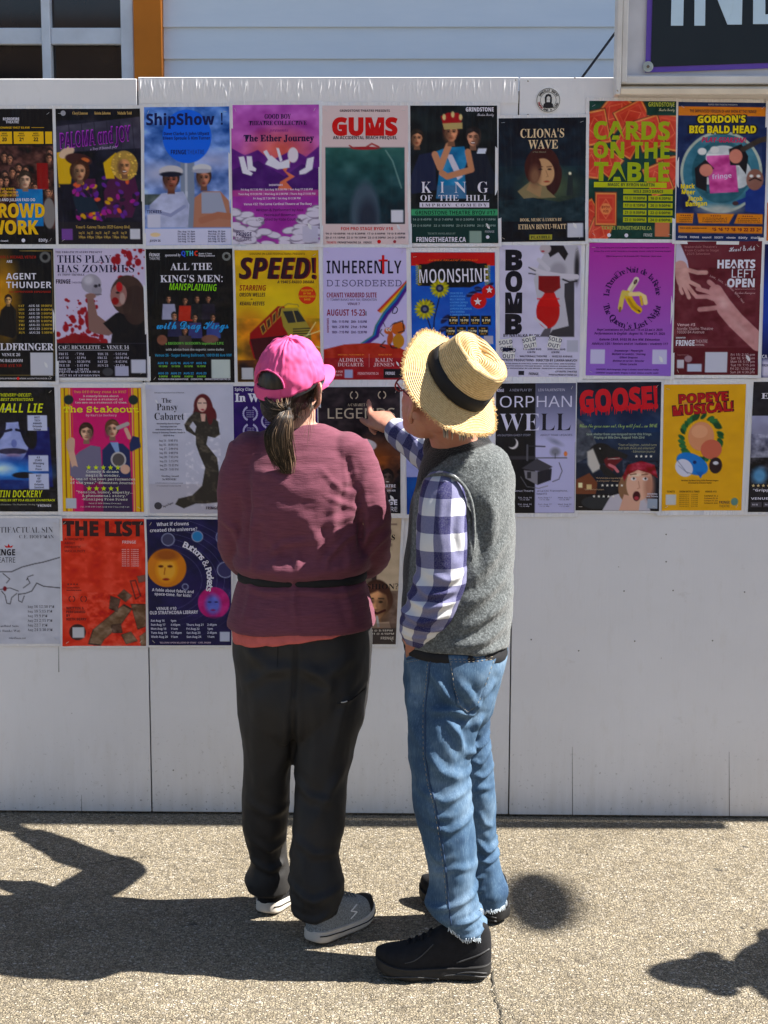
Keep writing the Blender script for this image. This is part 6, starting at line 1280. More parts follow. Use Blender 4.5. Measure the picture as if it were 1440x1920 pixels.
p.t('RAPID FIRE THEATRE PRESENTS', 'B', .5, .035, .018, (150, 155, 175), al='c').t('THE IMPROVISED VERSION OF ANY SHOW AT THE FRINGE!', 'B', .13, .115, .033, (60, 45, 40), w=.75).t("GORDON'S", 'B', .20, .235, .085, (25, 20, 25), w=.58, bold=.10, rot=.02).t("GORDON'S", 'B', .22, .23, .075, yl, w=.54, bold=.035, rot=.02, lay=3).t('BIG BALD HEAD', 'B', .11, .35, .09, (25, 20, 25), w=.79, bold=.10, rot=.01).t('BIG BALD HEAD', 'B', .13, .345, .08, yl, w=.75, bold=.035, rot=.01, lay=3).t('PLAY-GIARISM!', 'O', .27, .445, .055, (180, 50, 90), w=.50, bold=.02)
p.t('fringe', 'B', .40, .86, .05, (215, 190, 220), w=.22, rot=.1).t('Mack', 'B', .05, .97, .05, yl, rot=.03, bold=.02).t('Meer', 'B', .06, 1.03, .05, yl, rot=-.03, bold=.02).t('Jacob', 'B', .13, 1.10, .05, yl, rot=-.05, bold=.02).t('Banigan', 'B', .11, 1.17, .05, yl, w=.24, rot=.05, bold=.02)
for x0 in (.06, .40, .76):
    for i in range(5): p.star(x0+.025*i, 1.275, .011, (110, 40, 40))
for x0, w in ((.04, .14), (.30, .28), (.70, .25)):
    for i in range(3): p.t('a comedy feast for the fringe crowd'[:10+6*i], 'B', x0, 1.305+.02*i, .011, (70, 45, 35), w=w)
p.t('PUBLIC HOUSE - RAPIDFIRE THEATRE', 'B', .05, 1.425, .015, (70, 45, 35), w=.3)
for i, q in enumerate(('15', '16', '17', '18', '19', '22', '23', '24')): p.t(q, 'B', .41+.072*i, 1.445, .036, (110, 25, 30), w=.05, bold=.02)
for i, q in enumerate(('RADIOFIRE', 'FRINGE', 'council', 'SOCIETY', 'edmonton', 'EDify', 'STUDIO')): p.t(q, 'B', .03+.137*i, 1.53, .022, W_, w=.10)
p.build()
p = Poster((1442, 194), (1600, 195), (1594, 455), (1437, 453), 'orange and dark poster cut off by the right edge in the top row', (190, 95, 35), coarse=True)
p.rect(0, 0, 1, .55, (40, 35, 45)).mot(20, 4).build()
# --- row 2
p = Poster((-57, 466), (100, 466), (105, 715), (-52, 715), 'black poster with golden spotlit agent, white and gold dates, left of row two', (10, 9, 14))
p.ell(.38, .55, .16, .42, (190, 135, 25), 0, .2).mot(20, 4, x1=.6, seed=3, col=(1, .8, .3)).poly([(.30, 1.0), (.36, .72), (.46, .62), (.54, .72), (.54, 1.0), (.5, 1.05)], (22, 18, 18)).face(.45, .60, .05, (205, 160, 110), (40, 25, 18), 1).line([(.985, .04), (.985, 1.48)], .006, (170, 145, 80)).line([(.6, .025), (.98, .03)], .006, (170, 145, 80)).line([(.98, 1.49), (.3, 1.49)], .006, (170, 145, 80)).ell(.90, .10, .065, .065, (95, 95, 95)).ell(.90, .10, .035, .035, (10, 9, 14))
rd = (150, 40, 35)
p.t('MOSS & MICHAEL VETSCH', 'B', .33, .115, .032, rd, w=.46).t('ARE', 'B', .44, .165, .03, W_).t('AGENT', 'B', .43, .36, .075, W_, w=.36, bold=-.005).t('THUNDER', 'B', .43, .46, .075, W_, w=.54, bold=-.005).t('AN IMPROVISED ESPIONAGE', 'B', .46, .515, .022, rd, w=.50)
for i, (a, b, c_) in enumerate((('SAT', 'AUG 16', '10:00PM'), ('MON', 'AUG 18', '8:00PM'), ('TUE', 'AUG 19', '3:00PM'), ('WED', 'AUG 20', '5:00PM'), ('THU', 'AUG 21', '6:00PM'), ('FRI', 'AUG 22', '11:00PM'), ('SAT', 'AUG 23', '2:00PM'), ('SUN', 'AUG 24', '1:30PM'))): p.t(a, 'S', .57, .68+.045*i, .026, (190, 160, 70), w=.07).t(b, 'S', .69, .68+.045*i, .026, W_, w=.13).t(c_, 'S', .84, .68+.045*i, .026, (190, 160, 70), w=.13)
p.t('GOLDFRINGER', 'S', .18, 1.19, .085, W_, w=.80, bold=.01).t('VENUE 26', 'S', .36, 1.26, .036, W_, w=.22).t('SWING BALLROOM', 'S', .27, 1.33, .036, W_, w=.34).t('10150 AVE NW', 'S', .30, 1.39, .036, rd, w=.30).t('@GOLDFRINGER   WWW.AGENTTHUNDER.CA', 'B', .30, 1.535, .018, (190, 185, 190), w=.65).disc(.55, 1.525, .018, (200, 60, 60)); p.code(.70, 1.22, .27, (190, 190, 200)); p.build()
p = Poster((102, 466), (271, 466), (277, 708), (108, 708), 'pale poster spattered with red, wild haired man holding a skull', (192, 182, 208))
r = random.Random(11)
for i in range(150):
    a = r.choice([0, 1, 1, 2]); x, y = [(r.gauss(.85, .12), r.gauss(.12, .10)), (r.uniform(0, .55), r.gauss(1.08, .10)), (r.uniform(.1, .5), r.uniform(.6, 1.1))][a]; q = r.uniform(.004, .022)*(1 if a == 2 else 1.6); p.ell(x, y, q, q*r.uniform(.7, 1.6), (140, 20, 38))
p.poly([(0, 1.10), (.2, 1.02), (.45, 1.08), (.5, 1.14), (0, 1.14)], (125, 18, 32)).ell(.35, .85, .03, .10, (130, 20, 36))
p.poly([(.36, .98), (.35, .60), (.42, .58), (.46, .80), (.60, .92), (.66, 1.0), (.58, 1.05), (.42, 1.02)], (125, 95, 90)).poly([(.52, .90), (.66, .78), (.80, .72), (1.0, .76), (1, 1.14), (.60, 1.14), (.62, 1.02)], (16, 14, 20)).ell(.80, .56, .19, .24, (62, 44, 40)).ell(.88, .68, .14, .24, (52, 36, 34)).ell(.70, .56, .09, .14, (140, 100, 95), .15).ell(.71, .46, .035, .06, (170, 40, 45)).ell(.66, .63, .04, .045, (130, 22, 30)).ell(.69, .53, .02, .012, (20, 15, 18)).ell(.74, .60, .03, .07, (165, 140, 135))
p.ell(.40, .42, .11, .115, (150, 145, 158)).ell(.46, .50, .055, .07, (140, 135, 148)).ell(.45, .45, .022, .02, (50, 45, 55)).ell(.49, .44, .014, .018, (50, 45, 55)).ell(.37, .38, .05, .05, (185, 180, 192), 0, .04).line([(.44, .55), (.51, .55)], .008, (60, 50, 60)).ell(.39, .57, .06, .035, (130, 98, 92))
p.rect(0, 1.14, 1, 1.56, (14, 12, 20)).code(.82, 1.34, .165, (190, 190, 205)).rect(.64, 1.42, .79, 1.54, (165, 165, 190)).ell(.56, 1.49, .06, .05, (60, 60, 66))
p.t('THE ERRATIC PLAYERS PRESENT', 'S', .01, .055, .026, (50, 45, 70), w=.52, bold=-.01).t('THIS PLAY', 'S', .03, .17, .095, (22, 20, 55), w=.60, bold=-.008).t('HAS ZOMBIES', 'S', .02, .285, .095, (22, 20, 55), w=.86, bold=-.008).t('BY TODD TRIMBLE', 'S', .03, .325, .026, (40, 40, 60), w=.3, bold=-.01).t('FRINGE', 'B', .01, .42, .05, (35, 25, 45), w=.16, bold=.02).t('THEATRE', 'N', .18, .42, .024, (90, 80, 110))
p.t('CAFÉ BICYCLETTE  -  VENUE 14', 'S', .02, 1.21, .045, W_, w=.78, bold=-.01).bar(.02, 1.222, .80, 1.226, W_)
for i, (a, b, c_, d_) in enumerate((('FRI 15', '- 7 PM', 'THU 21', '- 5:15 PM'), ('SAT 16', '- 12 PM', 'FRI 22', '- 10:30 PM'), ('MON 18', '- 10:30 PM', 'SAT 23', '- 8:45 PM'), ('TUE 19', '- 1:45 PM', 'SUN 24', '- 12 PM'), ('WED 20', '- 3:30 PM', '', ''))):
    y = 1.285+.047*i
    for q, x in ((a, .02), (b, .20), (c_, .45), (d_, .63)): p.t(q, 'S', x, y, .029, (200, 195, 215), bold=-.008)
p.t('FRENCH QUARTER HUB', 'S', .02, 1.50, .024, (200, 195, 215), w=.45, bold=-.008).t('8627 91 ST EDMONTON', 'S', .02, 1.545, .024, (200, 195, 215), w=.45, bold=-.008); p.build()
p = Poster((273, 467), (436, 466), (440, 717), (281, 717), 'black poster with a troupe of performers, white slab title and blue script', (10, 9, 13))
for i, (x, y, s_, sh) in enumerate(((.25, .58, .036, (150, 150, 175)), (.44, .60, .036, (170, 50, 40)), (.58, .58, .036, (25, 25, 30)), (.71, .58, .034, (30, 26, 40)), (.31, .78, .04, (40, 40, 70)), (.55, .80, .038, (60, 60, 110)), (.76, .80, .036, (60, 70, 130)), (.43, .95, .038, (60, 50, 50)))):
    p.poly([(x-.085, y+.24), (x-.07, y+.06), (x+.07, y+.06), (x+.085, y+.24)], sh).face(x, y, s_, (165, 115, 90), (25, 18, 16), 1)
p.ell(.16, 1.06, .06, .06, (120, 75, 60)).ell(.72, 1.05, .1, .05, (110, 75, 65)).mot(7, 8, y0=.5, y1=1.1); p.code(.73, 1.29, .22, (185, 195, 190))
p.t('FRINGE', 'B', .04, .085, .035, W_, w=.12).t('THEATRE', 'N', .04, .125, .03, W_, w=.12).t('sponsored by', 'I', .22, .085, .032, W_, w=.18).t('Q', 'B', .41, .08, .055, (60, 90, 200), bold=.03).t('T', 'B', .46, .08, .055, (60, 160, 90), bold=.03).t('H', 'B', .505, .08, .055, (90, 160, 200), bold=.03).t('C', 'B', .56, .08, .055, (200, 60, 50), bold=.03).t('Queer & Trans', 'B', .61, .065, .018, W_).t('History Collective', 'B', .61, .09, .018, W_).disc(.93, .09, .05, (110, 115, 115)).disc(.93, .09, .025, (10, 9, 13), lay=2)
p.t('ALL THE', 'S', .52, .245, .085, W_, w=.48, al='c').t("KING'S MEN:", 'S', .52, .385, .085, W_, w=.72, al='c').t('MANSPLAINING', 'O', .26, .475, .080, (130, 200, 50), w=.55, rot=-.03, bold=-.01).t('with Drag Kings', 'C', .10, .93, .10, (60, 145, 205), w=.84, bold=.02)
p.t('a BRODOWN HOEDOWN improvised LIVE', 'S', .20, 1.115, .032, (110, 180, 80), w=.68).t('with advice from the experts: some dudes', 'B', .20, 1.185, .026, (180, 185, 185), w=.68).t('Venue 26 - Sugar Swing Ballroom, 10019 80 Ave NW', 'B', .07, 1.255, .032, (60, 140, 180), w=.9)
for i in range(4): 
    for j, (d_, q) in enumerate((('AUG %d' % (15+i), '10:15PM'), ('AUG %d' % (20+i), '9:00PM'))): p.t(d_, 'B', .10+.15*i, 1.345+.12*j, .026, (70, 150, 200), w=.12).t(q, 'B', .11+.15*i, 1.38+.12*j, .022, (130, 190, 80), w=.1)
p.t('FACEBOOK.COM/GRINDSTONE    @KINGSYEG    GRINDSTONETHEATRE.CA', 'B', .10, 1.53, .018, W_, w=.85); p.build()
p = Poster((440, 469), (597, 469), (602, 716), (446, 716), 'yellow poster with a tilted vintage bus, partly behind the pink cap', (205, 165, 30), sleeve=7)
p.mot(16, 4, seed=2, col=(1, .9, .3)).ell(.5, .60, .4, .25, (215, 190, 70), 0, .3, .6).ell(.15, .95, .22, .25, (190, 120, 35), 0, .15, .7).ell(.85, 1.05, .25, .2, (200, 100, 35), 0, .2, .7).rect(0, 1.3, 1, 1.56, (30, 18, 20), .85).ell(.3, 1.25, .3, .14, (70, 25, 22), 0, .2, .7).mot(45, 6, y0=.8, y1=1.4, seed=7, col=(1, .6, .1))
p.poly([(.16, .98), (.50, .66), (.58, .66), (.62, 1.10), (.40, 1.28), (.20, 1.28), (.15, 1.1)], (140, 20, 30)).poly([(.16, 1.05), (.6, 1.0), (.55, 1.25), (.22, 1.30)], (60, 12, 20)).poly([(.52, .68), (.74, .68), (.88, .92), (.90, 1.08), (.66, 1.06), (.56, .90)], (150, 135, 60)).poly([(.56, .72), (.74, .71), (.83, .84), (.62, .86)], (40, 42, 38)).line([(.68, .71), (.72, .85)], .012, (170, 150, 80))
for i in range(5): p.line([(.68, .93+.028*i), (.88, .92+.03*i)], .012, (35, 30, 28))
for i in range(4): p.poly([(.28+.075*i, .90-.07*i), (.33+.075*i, .855-.07*i), (.36+.06*i, .95-.06*i), (.31+.06*i, 1.0-.06*i)], (200, 165, 70)).poly([(.29+.075*i, .905-.07*i), (.325+.075*i, .87-.07*i), (.35+.06*i, .945-.06*i), (.315+.06*i, .985-.06*i)], (70, 40, 30))
p.line([(.58, .655), (.62, .63), (.74, .64), (.75, .665)], .012, (150, 130, 60)).code(.05, 1.39, .14, (185, 185, 190))
for a in ((.85, 1.0, .95, .85), (.8, 1.02, 1.0, .95), (.8, 1.1, 1.0, 1.15)): p.line([(a[0], a[1]), (a[2], a[3])], .01, (240, 225, 160))
dk2 = (45, 14, 30)
p.t('COUSINS IN-LAW PRODUCTIONS PRESENTS', 'B', .18, .055, .025, (130, 105, 25), w=.66).t('SPEED!', 'O', .055, .335, .245, (120, 30, 30), w=.92, bold=.02).t('SPEED!', 'O', .045, .33, .24, dk2, w=.91, bold=.015, lay=3).t('A 1940\'S RADIO DRAMA', 'O', .50, .39, .034, dk2, w=.44).t('STARRING', 'O', .045, .475, .065, (140, 30, 25), w=.32).t('ORSON WELLES', 'O', .045, .545, .045, dk2, w=.31).t('or', 'O', .18, .585, .02, dk2).t('KEANU REEVES', 'O', .045, .65, .045, dk2, w=.30)
p.disc(.855, .53, .105, (200, 65, 35)).t('PRESENTED', 'B', .855, .485, .022, (225, 170, 60), al='c', lay=2).t('BY THE', 'B', .855, .52, .022, (225, 170, 60), al='c', lay=2).t('MASKED HORSE', 'B', .855, .555, .022, (225, 170, 60), al='c', lay=2).t('BAND', 'B', .855, .59, .022, (225, 170, 60), al='c', lay=2); p.build()
p = Poster((606, 464), (762, 464), (763, 712), (607, 712), 'lilac poster with a rainbow and a seated orange moth on red ground', (190, 182, 220), sleeve=7)
for i, c_ in enumerate(((170, 35, 40), (205, 100, 45), (205, 180, 60), (50, 110, 90), (45, 110, 170), (30, 45, 130), (75, 35, 120))):
    o = .017*i; p.line([(1.0+.0, .40+o), (.84+o*.3, .56+o), (.66+o, .74+o*.6)], .022, c_) if i < 3 else p.line([(1.0, .38+o), (.86+o*.3, .55+o), (.70+o*.7, .74+o*.4), (.60+o*.7, .90+o*.4), (.55+o, 1.04), (.36+o*1.2, 1.16)], .03, c_)
p.poly([(0, 1.20), (.25, 1.14), (.6, 1.12), (.85, 1.15), (1, 1.22), (1, 1.56), (0, 1.56)], (165, 50, 38)).rect(0, 1.30, 1, 1.56, (140, 30, 42), .75).mot(10, 9, y0=1.15, seed=3)
p.ell(.90, .95, .085, .075, (190, 95, 45), -.5).ell(.90, 1.10, .07, .085, (175, 120, 45)).line([(.83, .90), (.95, .86), (.97, .98), (.90, 1.0)], .012, (25, 15, 20)).ell(.78, .98, .05, .04, (180, 90, 50)).ell(.80, 1.07, .035, .08, (170, 80, 45), .2)
for q in (.765, .80): p.ell(q, .965, .016, .018, (220, 215, 215)).ell(q+.003, .965, .006, .008, (20, 15, 20))
p.line([(.74, .93), (.72, .88)], .006, (30, 20, 25)).line([(.80, .93), (.86, .88)], .006, (30, 20, 25)).line([(.74, 1.1), (.68, 1.16), (.74, 1.18)], .014, (40, 20, 25)).line([(.80, 1.14), (.82, 1.18), (.88, 1.18)], .014, (40, 20, 25)).line([(.70, .96), (.68, 1.0), (.72, 1.04)], .008, (30, 20, 25)); p.code(.25, 1.44, .10, (160, 165, 200)).rect(.72, 1.43, .99, 1.54, (16, 14, 22))
bk, dr = (20, 18, 40), (130, 25, 60)
p.t('INHERENTLY'.replace('T', ' '), 'B', .04, .305, .155, bk, w=.90, bold=-.01).bar(.705, .09, .735, .31, (190, 25, 45)).bar(.665, .14, .775, .165, (190, 25, 45)).t('DISORDERED', 'M', .04, .455, .095, (70, 65, 110), w=.90, bold=-.008)
p.t('CHIANTI YARDBIRD SUITE', 'B', .04, .585, .058, dr, w=.60).t('11 TOMMY BANKS WAY NW, EDMONTON', 'N', .04, .625, .028, (80, 75, 110), w=.60).t('VENUE 7', 'B', .29, .675, .03, (90, 50, 90)).t('AUGUST 15-23', 'B', .04, .80, .075, dr, w=.46).t('2025', 'B', .52, .80, .02, bk, rot=1.57).t('SHOWTIMES', 'B', .065, 1.0, .024, dr, w=.17, rot=1.57)
for i, (a, b) in enumerate((('15th - 11:15 PM', '20th - 5:15 PM'), ('16th - 2:30 PM', '21st - 9 PM'), ('18th - 7:15 PM', '23rd - 12:30 PM'))): p.t(a, 'B', .10, .885+.062*i, .030, (60, 40, 90), w=.20).t(b, 'B', .33, .885+.062*i, .030, (60, 40, 90), w=.19)
p.t('D', 'N', .82, .77, .09, (50, 45, 80), rot=-.3).t('WRITTEN & PERFORMED BY', 'B', .17, 1.27, .016, (220, 130, 70), w=.32).t('ALDRICK', 'S', .18, 1.345, .045, (215, 180, 185), w=.30).t('DUGARTE', 'S', .17, 1.40, .045, (215, 180, 185), w=.31).bar(.545, 1.25, .548, 1.41, (215, 150, 150)).t('DIRECTED BY', 'B', .66, 1.27, .016, (220, 130, 70), w=.16).t('KALIN', 'S', .62, 1.345, .045, (215, 180, 185), w=.21).t('JENSEN', 'S', .60, 1.40, .045, (215, 180, 185), w=.25).t('SCAN FOR', 'B', .09, 1.475, .024, (225, 170, 175)).t('TICKETS', 'B', .11, 1.515, .024, (225, 170, 175)).t('FRINGETHEATRE.CA', 'B', .41, 1.50, .03, (225, 170, 175), w=.25).t('FRINGE', 'B', .745, 1.50, .035, W_, w=.11); p.build()
p = Poster((770, 473), (928, 473), (930, 716), (773, 716), 'blue poster with sunflowers in a jug and rough white title, above the straw hat', (18, 85, 175), sleeve=8)
p.mot(8, 5, seed=2).rect(0, 0, 1, .16, (180, 25, 30)).ell(.50, .25, .40, .17, (10, 9, 14)).poly([(.10, .14), (.9, .13), (.93, .32), (.7, .42), (.08, .40)], (10, 9, 14))
for i in range(22):
    for sx in (.09, .91): p.line([(sx, .16+.011*i), (sx+(-.03 if sx < .5 else .03)*(-1)**i, .15+.011*i)], .008, (190, 175, 60))
def flower(p, x, y, r):
    for k in range(18): a = k*.349; p.ell(x+math.cos(a)*r*.7, y+math.sin(a)*r*.7, r*.34, r*.13, (185, 175, 45) if k % 2 else (150, 145, 35), a)
    p.ell(x, y, r*.42, r*.42, (30, 35, 60)).ell(x, y, r*.2, r*.2, (90, 95, 120))
p.line([(.34, .52), (.27, .80), (.26, 1.02)], .014, (12, 16, 40)).line([(.18, .76), (.24, .95)], .014, (12, 16, 40))
for a in ((.22, .60, .06, .025, .5), (.40, .80, .07, .03, -.8), (.38, .92, .06, .03, -.5), (.17, .95, .05, .02, .8), (.72, .50, .07, .03, -.4), (.93, .40, .06, .025, -.6), (.80, .44, .05, .03, .3)): p.ell(a[0], a[1], a[2], a[3], (16, 24, 66), a[4]).line([(a[0]-a[2]*.7, a[1]), (a[0]+a[2]*.7, a[1])], .005, (110, 130, 175))
flower(p, .34, .43, .11); flower(p, .16, .68, .12); p.ell(.80, .58, .095, .095, (185, 30, 38)).ell(.92, .47, .08, .08, (185, 30, 38)); p.star(.79, .59, .05, (215, 205, 210)).star(.93, .45, .045, (215, 205, 210))
p.rect(.20, .99, .30, 1.12, (14, 12, 18)).ell(.27, 1.30, .18, .22, (14, 12, 18)).ell(.12, 1.12, .05, .05, (14, 12, 18)).ell(.12, 1.12, .025, .025, (18, 85, 175)).line([(.18, 1.05), (.30, 1.05)], .008, (120, 115, 110))
p.t('MAURA THEATRE PRESENTS', 'C', .50, .105, .028, (225, 95, 40), w=.60, al='c').t('MOONSHINE', 'B', .10, .37, .17, W_, w=.82, bold=-.02, rot=.02)
for i, q in enumerate(('CREATED BY', 'LAUREN RYAN', 'BILLY BROWN', 'HAYDAR CAPPER', 'SCOTT MARSES', 'JORDAN DELANOUE', 'ANA MARINA', '& JAMESON PARKS')): p.t(q, 'B', .46, .50+.037*i, .022, (90, 150, 215))
for j, row in enumerate(((('THURS', '8 PM', 'AUG 14'), ('FRI', '10 PM', 'AUG 15'), ('SAT', '10 PM', 'AUG 16'), ('SUN', '8 PM', 'AUG 17')), (('MON', '7:30 PM', 'AUG 18'), ('TUES', '7:30 PM', 'AUG 19'), ('WED', '7:30 PM', 'AUG 20'), ('THUR', '7:30 PM', 'AUG 21')))):
    for i, q in enumerate(row):
        x = .44+.13*i-.035*j; y = .76+.13*j; p.rect(x, y, x+.115, y+.11, (10, 9, 14)).t(q[0], 'B', x+.058, y+.03, .015, (200, 150, 70), al='c').t(q[1], 'B', x+.058, y+.068, .028, (225, 215, 180), w=.095, al='c').t(q[2], 'B', x+.058, y+.095, .016, (200, 150, 70), al='c')
p.t('VENUE', 'B', .17, 1.23, .06, W_, w=.24, rot=.1).rect(.86, 1.0, .97, 1.1, (170, 165, 180)); p.build()
p = Poster((937, 460), (1090, 460), (1086, 707), (936, 706), 'white poster of a pale figure holding a red bomb, black block letters down its side', (192, 188, 210), sleeve=7)
p.mot(6, 4, seed=2).poly([(.60, 0), (.95, 0), (.99, .12), (.96, .42), (.90, .45), (.92, 1.08), (.58, 1.08), (.50, .80), (.45, .55), (.42, .40), (.50, .18)], (178, 175, 185)).poly([(.80, .45), (.92, .42), (.93, 1.08), (.60, 1.08), (.66, 1.0), (.86, .95), (.80, .60)], (52, 50, 56)).poly([(.55, 1.0), (.66, .9), (.62, 1.08), (.5, 1.08)], (80, 76, 84)).ell(.95, .26, .03, .17, (40, 38, 44), 0, .03).ell(.72, .30, .10, .10, (150, 146, 156), 0, .05)
p.poly([(.55, 0), (.78, 0), (.84, .10), (.80, .18), (.72, .08), (.62, .14)], (26, 22, 26)).ell(.56, .04, .07, .06, (175, 165, 170)).ell(.53, .07, .02, .01, (150, 40, 50)).line([(.40, .28), (.55, .33), (.75, .36), (.95, .37)], .06, (195, 190, 200)).line([(.48, .17), (.60, .28)], .05, (190, 186, 196)).line([(.44, .30), (.36, .26)], .012, (40, 38, 44)).line([(.44, .34), (.36, .33)], .012, (40, 38, 44)).line([(.95, .42), (.86, .43), (.78, .40)], .02, (45, 42, 48))
p.ell(.60, .78, .145, .20, (172, 18, 30)).poly([(.46, .72), (.58, .52), (.66, .52), (.75, .72)], (185, 20, 32)).poly([(.48, .36), (.74, .36), (.75, .50), (.66, .56), (.56, .56), (.48, .52)], (120, 18, 26)).rect(.46, .62, .74, .64, (205, 30, 42), .6).line([(.44, .86), (.52, .92), (.58, .97)], .03, (195, 190, 200)).code(.84, 1.12, .14, (170, 170, 185))
for i, ch in enumerate('BOMB'): p.t(ch, 'B', .07, .285+.253*i, .225, (16, 14, 26), w=.21, bold=.05)
p.t('BY NATALKA BLOK', 'B', .05, 1.085, .036, (16, 14, 26), w=.45)
for x, q in ((.30, 'FRI 22ND AUG'), (.60, 'SUN 24TH AUG')): p.t(q, 'B', x, 1.24, .022, (30, 28, 45), w=.22).t('6:30 PM', 'B', x+.05, 1.275, .022, (30, 28, 45))
p.t('VENUE #4   -   WALTERDALE THEATRE   -   10322 83 AVENUE', 'B', .05, 1.325, .022, (30, 28, 45), w=.86).t('PYRETIC PRODUCTIONS   DIRECTED BY LIANNA MAKUCH', 'B', .04, 1.375, .028, (24, 22, 38), w=.93)
for i in range(3): p.t(('LIGHTING DESIGN BY EVAN DOUG, DANNY GUNSTON, GINO AIGNA, OMRI ROSENZVEIG', 'PRODUCTION DESIGN BY STEPHANIE BAHNIUK   SOUND DESIGN BY BOBAKAN PACHECO', 'STAGE MANAGEMENT BY LOIS BROOD - PRODUCED BY BONNY NOGRADNI')[i], 'B', .05, 1.41+.028*i, .014, (40, 38, 55), w=.9)
p.t('FRINGE', 'B', .37, 1.54, .032, (24, 22, 38), w=.12).bar(.24, 1.49, .31, 1.54, (30, 28, 40)).t('@PYRETIC.THEATRE', 'B', .70, 1.505, .02, (24, 22, 38), w=.27).t('PYRETICPRODUCTIONS.CA', 'B', .62, 1.545, .02, (24, 22, 38), w=.35); p.build()
p = Poster((1105, 455), (1265, 455), (1257, 705), (1098, 704), 'plain magenta to violet poster with a peeled banana inside a ring of words', (165, 65, 160))
p.grad(0, 1.56, (165, 60, 150), (140, 105, 190))
p.line([(.47, .62), (.50, .54), (.545, .47), (.565, .43)], .062, (214, 206, 180)).line([(.49, .60), (.52, .53), (.555, .47)], .022, (190, 180, 140)).line([(.46, .60), (.50, .68), (.55, .75), (.60, .785)], .085, (205, 165, 35)).line([(.48, .66), (.53, .74), (.58, .78)], .03, (165, 125, 20)).line([(.47, .60), (.42, .58), (.40, .66), (.385, .76)], .055, (200, 180, 95)).line([(.385, .76), (.38, .80)], .025, (120, 90, 50)).line([(.50, .60), (.60, .595), (.665, .63), (.68, .70)], .05, (222, 200, 140)).line([(.62, .63), (.64, .72)], .03, (195, 160, 50)).line([(.60, .79), (.615, .80)], .02, (70, 50, 25)).ell(.555, .455, .018, .030, (20, 12, 25), .5).ell(.555, .455, .007, .018, (150, 110, 90), .5)
pp = (50, 15, 75); cx_, cy_ = .525, .64
p.arc('La Dernière Nuit de la Reine', 'S', cx_, cy_-.02, .31, 178, 2, .072, pp, bold=0).arc("The Queen's Last Night", 'S', cx_, cy_+.02, .31, 192, 348, .078, pp, inner=True)
p.t('The, eye-catching and unusual, beautiful to witness culture happening with its own voice', 'B', .08, .065, .013, pp, w=.86).t('Brave, fine erotic poets: something everybody should really be watching tonight', 'B', .06, .105, .013, pp, w=.9).t('Gilbert Bergeron as 10c Presents (VIP) - Theatrical / 10min show', 'B', .20, .165, .016, pp, w=.65)
p.t('Représentations en français - 15 et 22 août, 2025', 'O', .12, 1.03, .028, pp, w=.77).t('Performances in English - August 16, 19 and 21, 2025', 'O', .09, 1.075, .028, pp, w=.83).t('Galerie CAVA, 9103 95 Ave NW. Edmonton', 'O', .15, 1.145, .028, pp, w=.71).t('Adult(es) $20 / Seniors and/et étudiants / students $17', 'O', .06, 1.195, .028, pp, w=.90)
for i, q in enumerate(('Dramaturge / Playwright', 'Mettant en vedette / Starring', 'Gilbert Drapeau', 'Metteur en scène / Director', 'Olivier Laroche')): p.t(q, 'O', .50, 1.275+.04*i, .024, pp, al='c')
p.t('CONTAINS: Adult language, drugs & alcohol, sexual violence, nudity', 'O', .12, 1.495, .018, pp, w=.74).t('CONTIENT: Langage adulte, drogues & alcool, violence sexuelle, nudité', 'O', .12, 1.535, .018, pp, w=.74); p.code(.05, 1.25, .17, (190, 185, 215)).code(.78, 1.25, .17, (190, 185, 215)); p.build()
p = Poster((1267, 453), (1429, 452), (1420, 703), (1261, 703), 'wine red poster with two pale hands reaching to each other', (95, 35, 45))
p.mot(5, 4, seed=2).rect(0, 1.24, 1, 1.56, (82, 20, 30)).poly([(0, 0), (.04, 0), (.14, .22), (.16, .32), (.0, .36)], (190, 185, 205))
sk = (190, 145, 140)
for q, w in (([(.06, .30), (.10, .45)], .16), ([(.12, .32), (.26, .36), (.36, .36)], .05), ([(.16, .46), (.28, .52), (.30, .56)], .045), ([(.14, .50), (.22, .60), (.26, .64)], .045), ([(.10, .50), (.15, .60), (.17, .65)], .045), ([(.06, .48), (.07, .56), (.09, .60)], .04)): p.line(q, w, sk)
for q, w in (([(1.0, 1.18), (.72, .92), (.60, .78)], .20), ([(.62, .78), (.52, .64), (.48, .58)], .16), ([(.52, .60), (.44, .50), (.40, .47)], .055), ([(.50, .64), (.38, .58), (.27, .55)], .05), ([(.50, .68), (.38, .64), (.26, .64)], .05), ([(.56, .76), (.42, .78), (.30, .79)], .055)): p.line(q, w, (185, 135, 135))
p.ell(.58, .72, .05, .08, (205, 165, 165), -.5, .06, .7).ell(.80, 1.02, .03, .14, (205, 165, 165), -.8, .05, .6).mot(12, 7, x1=.95, y0=.3, y1=1.22, seed=3).rect(.38, 1.29, .64, 1.53, (190, 190, 205)).ell(.18, 1.37, .045, .04, (150, 120, 130)).rect(.17, 1.43, .34, 1.52, (180, 185, 205)).rect(.05, 1.38, .13, 1.48, (190, 185, 195))
p.t('HEARTS', 'B', .93, .31, .095, W_, w=.44, al='r', bold=.03).t('LEFT', 'N', .93, .42, .095, W_, w=.27, al='r').t('OPEN', 'B', .93, .53, .095, W_, w=.32, al='r', bold=.03).t('Heart & Ash', 'C', .62, .12, .06, W_, w=.30, rot=.05).t('Written and performed by', 'N', .70, .56, .012, (190, 150, 155), w=.24).t('Lee-Anne Sauvageau', 'C', .70, .61, .03, (190, 150, 155), w=.24)
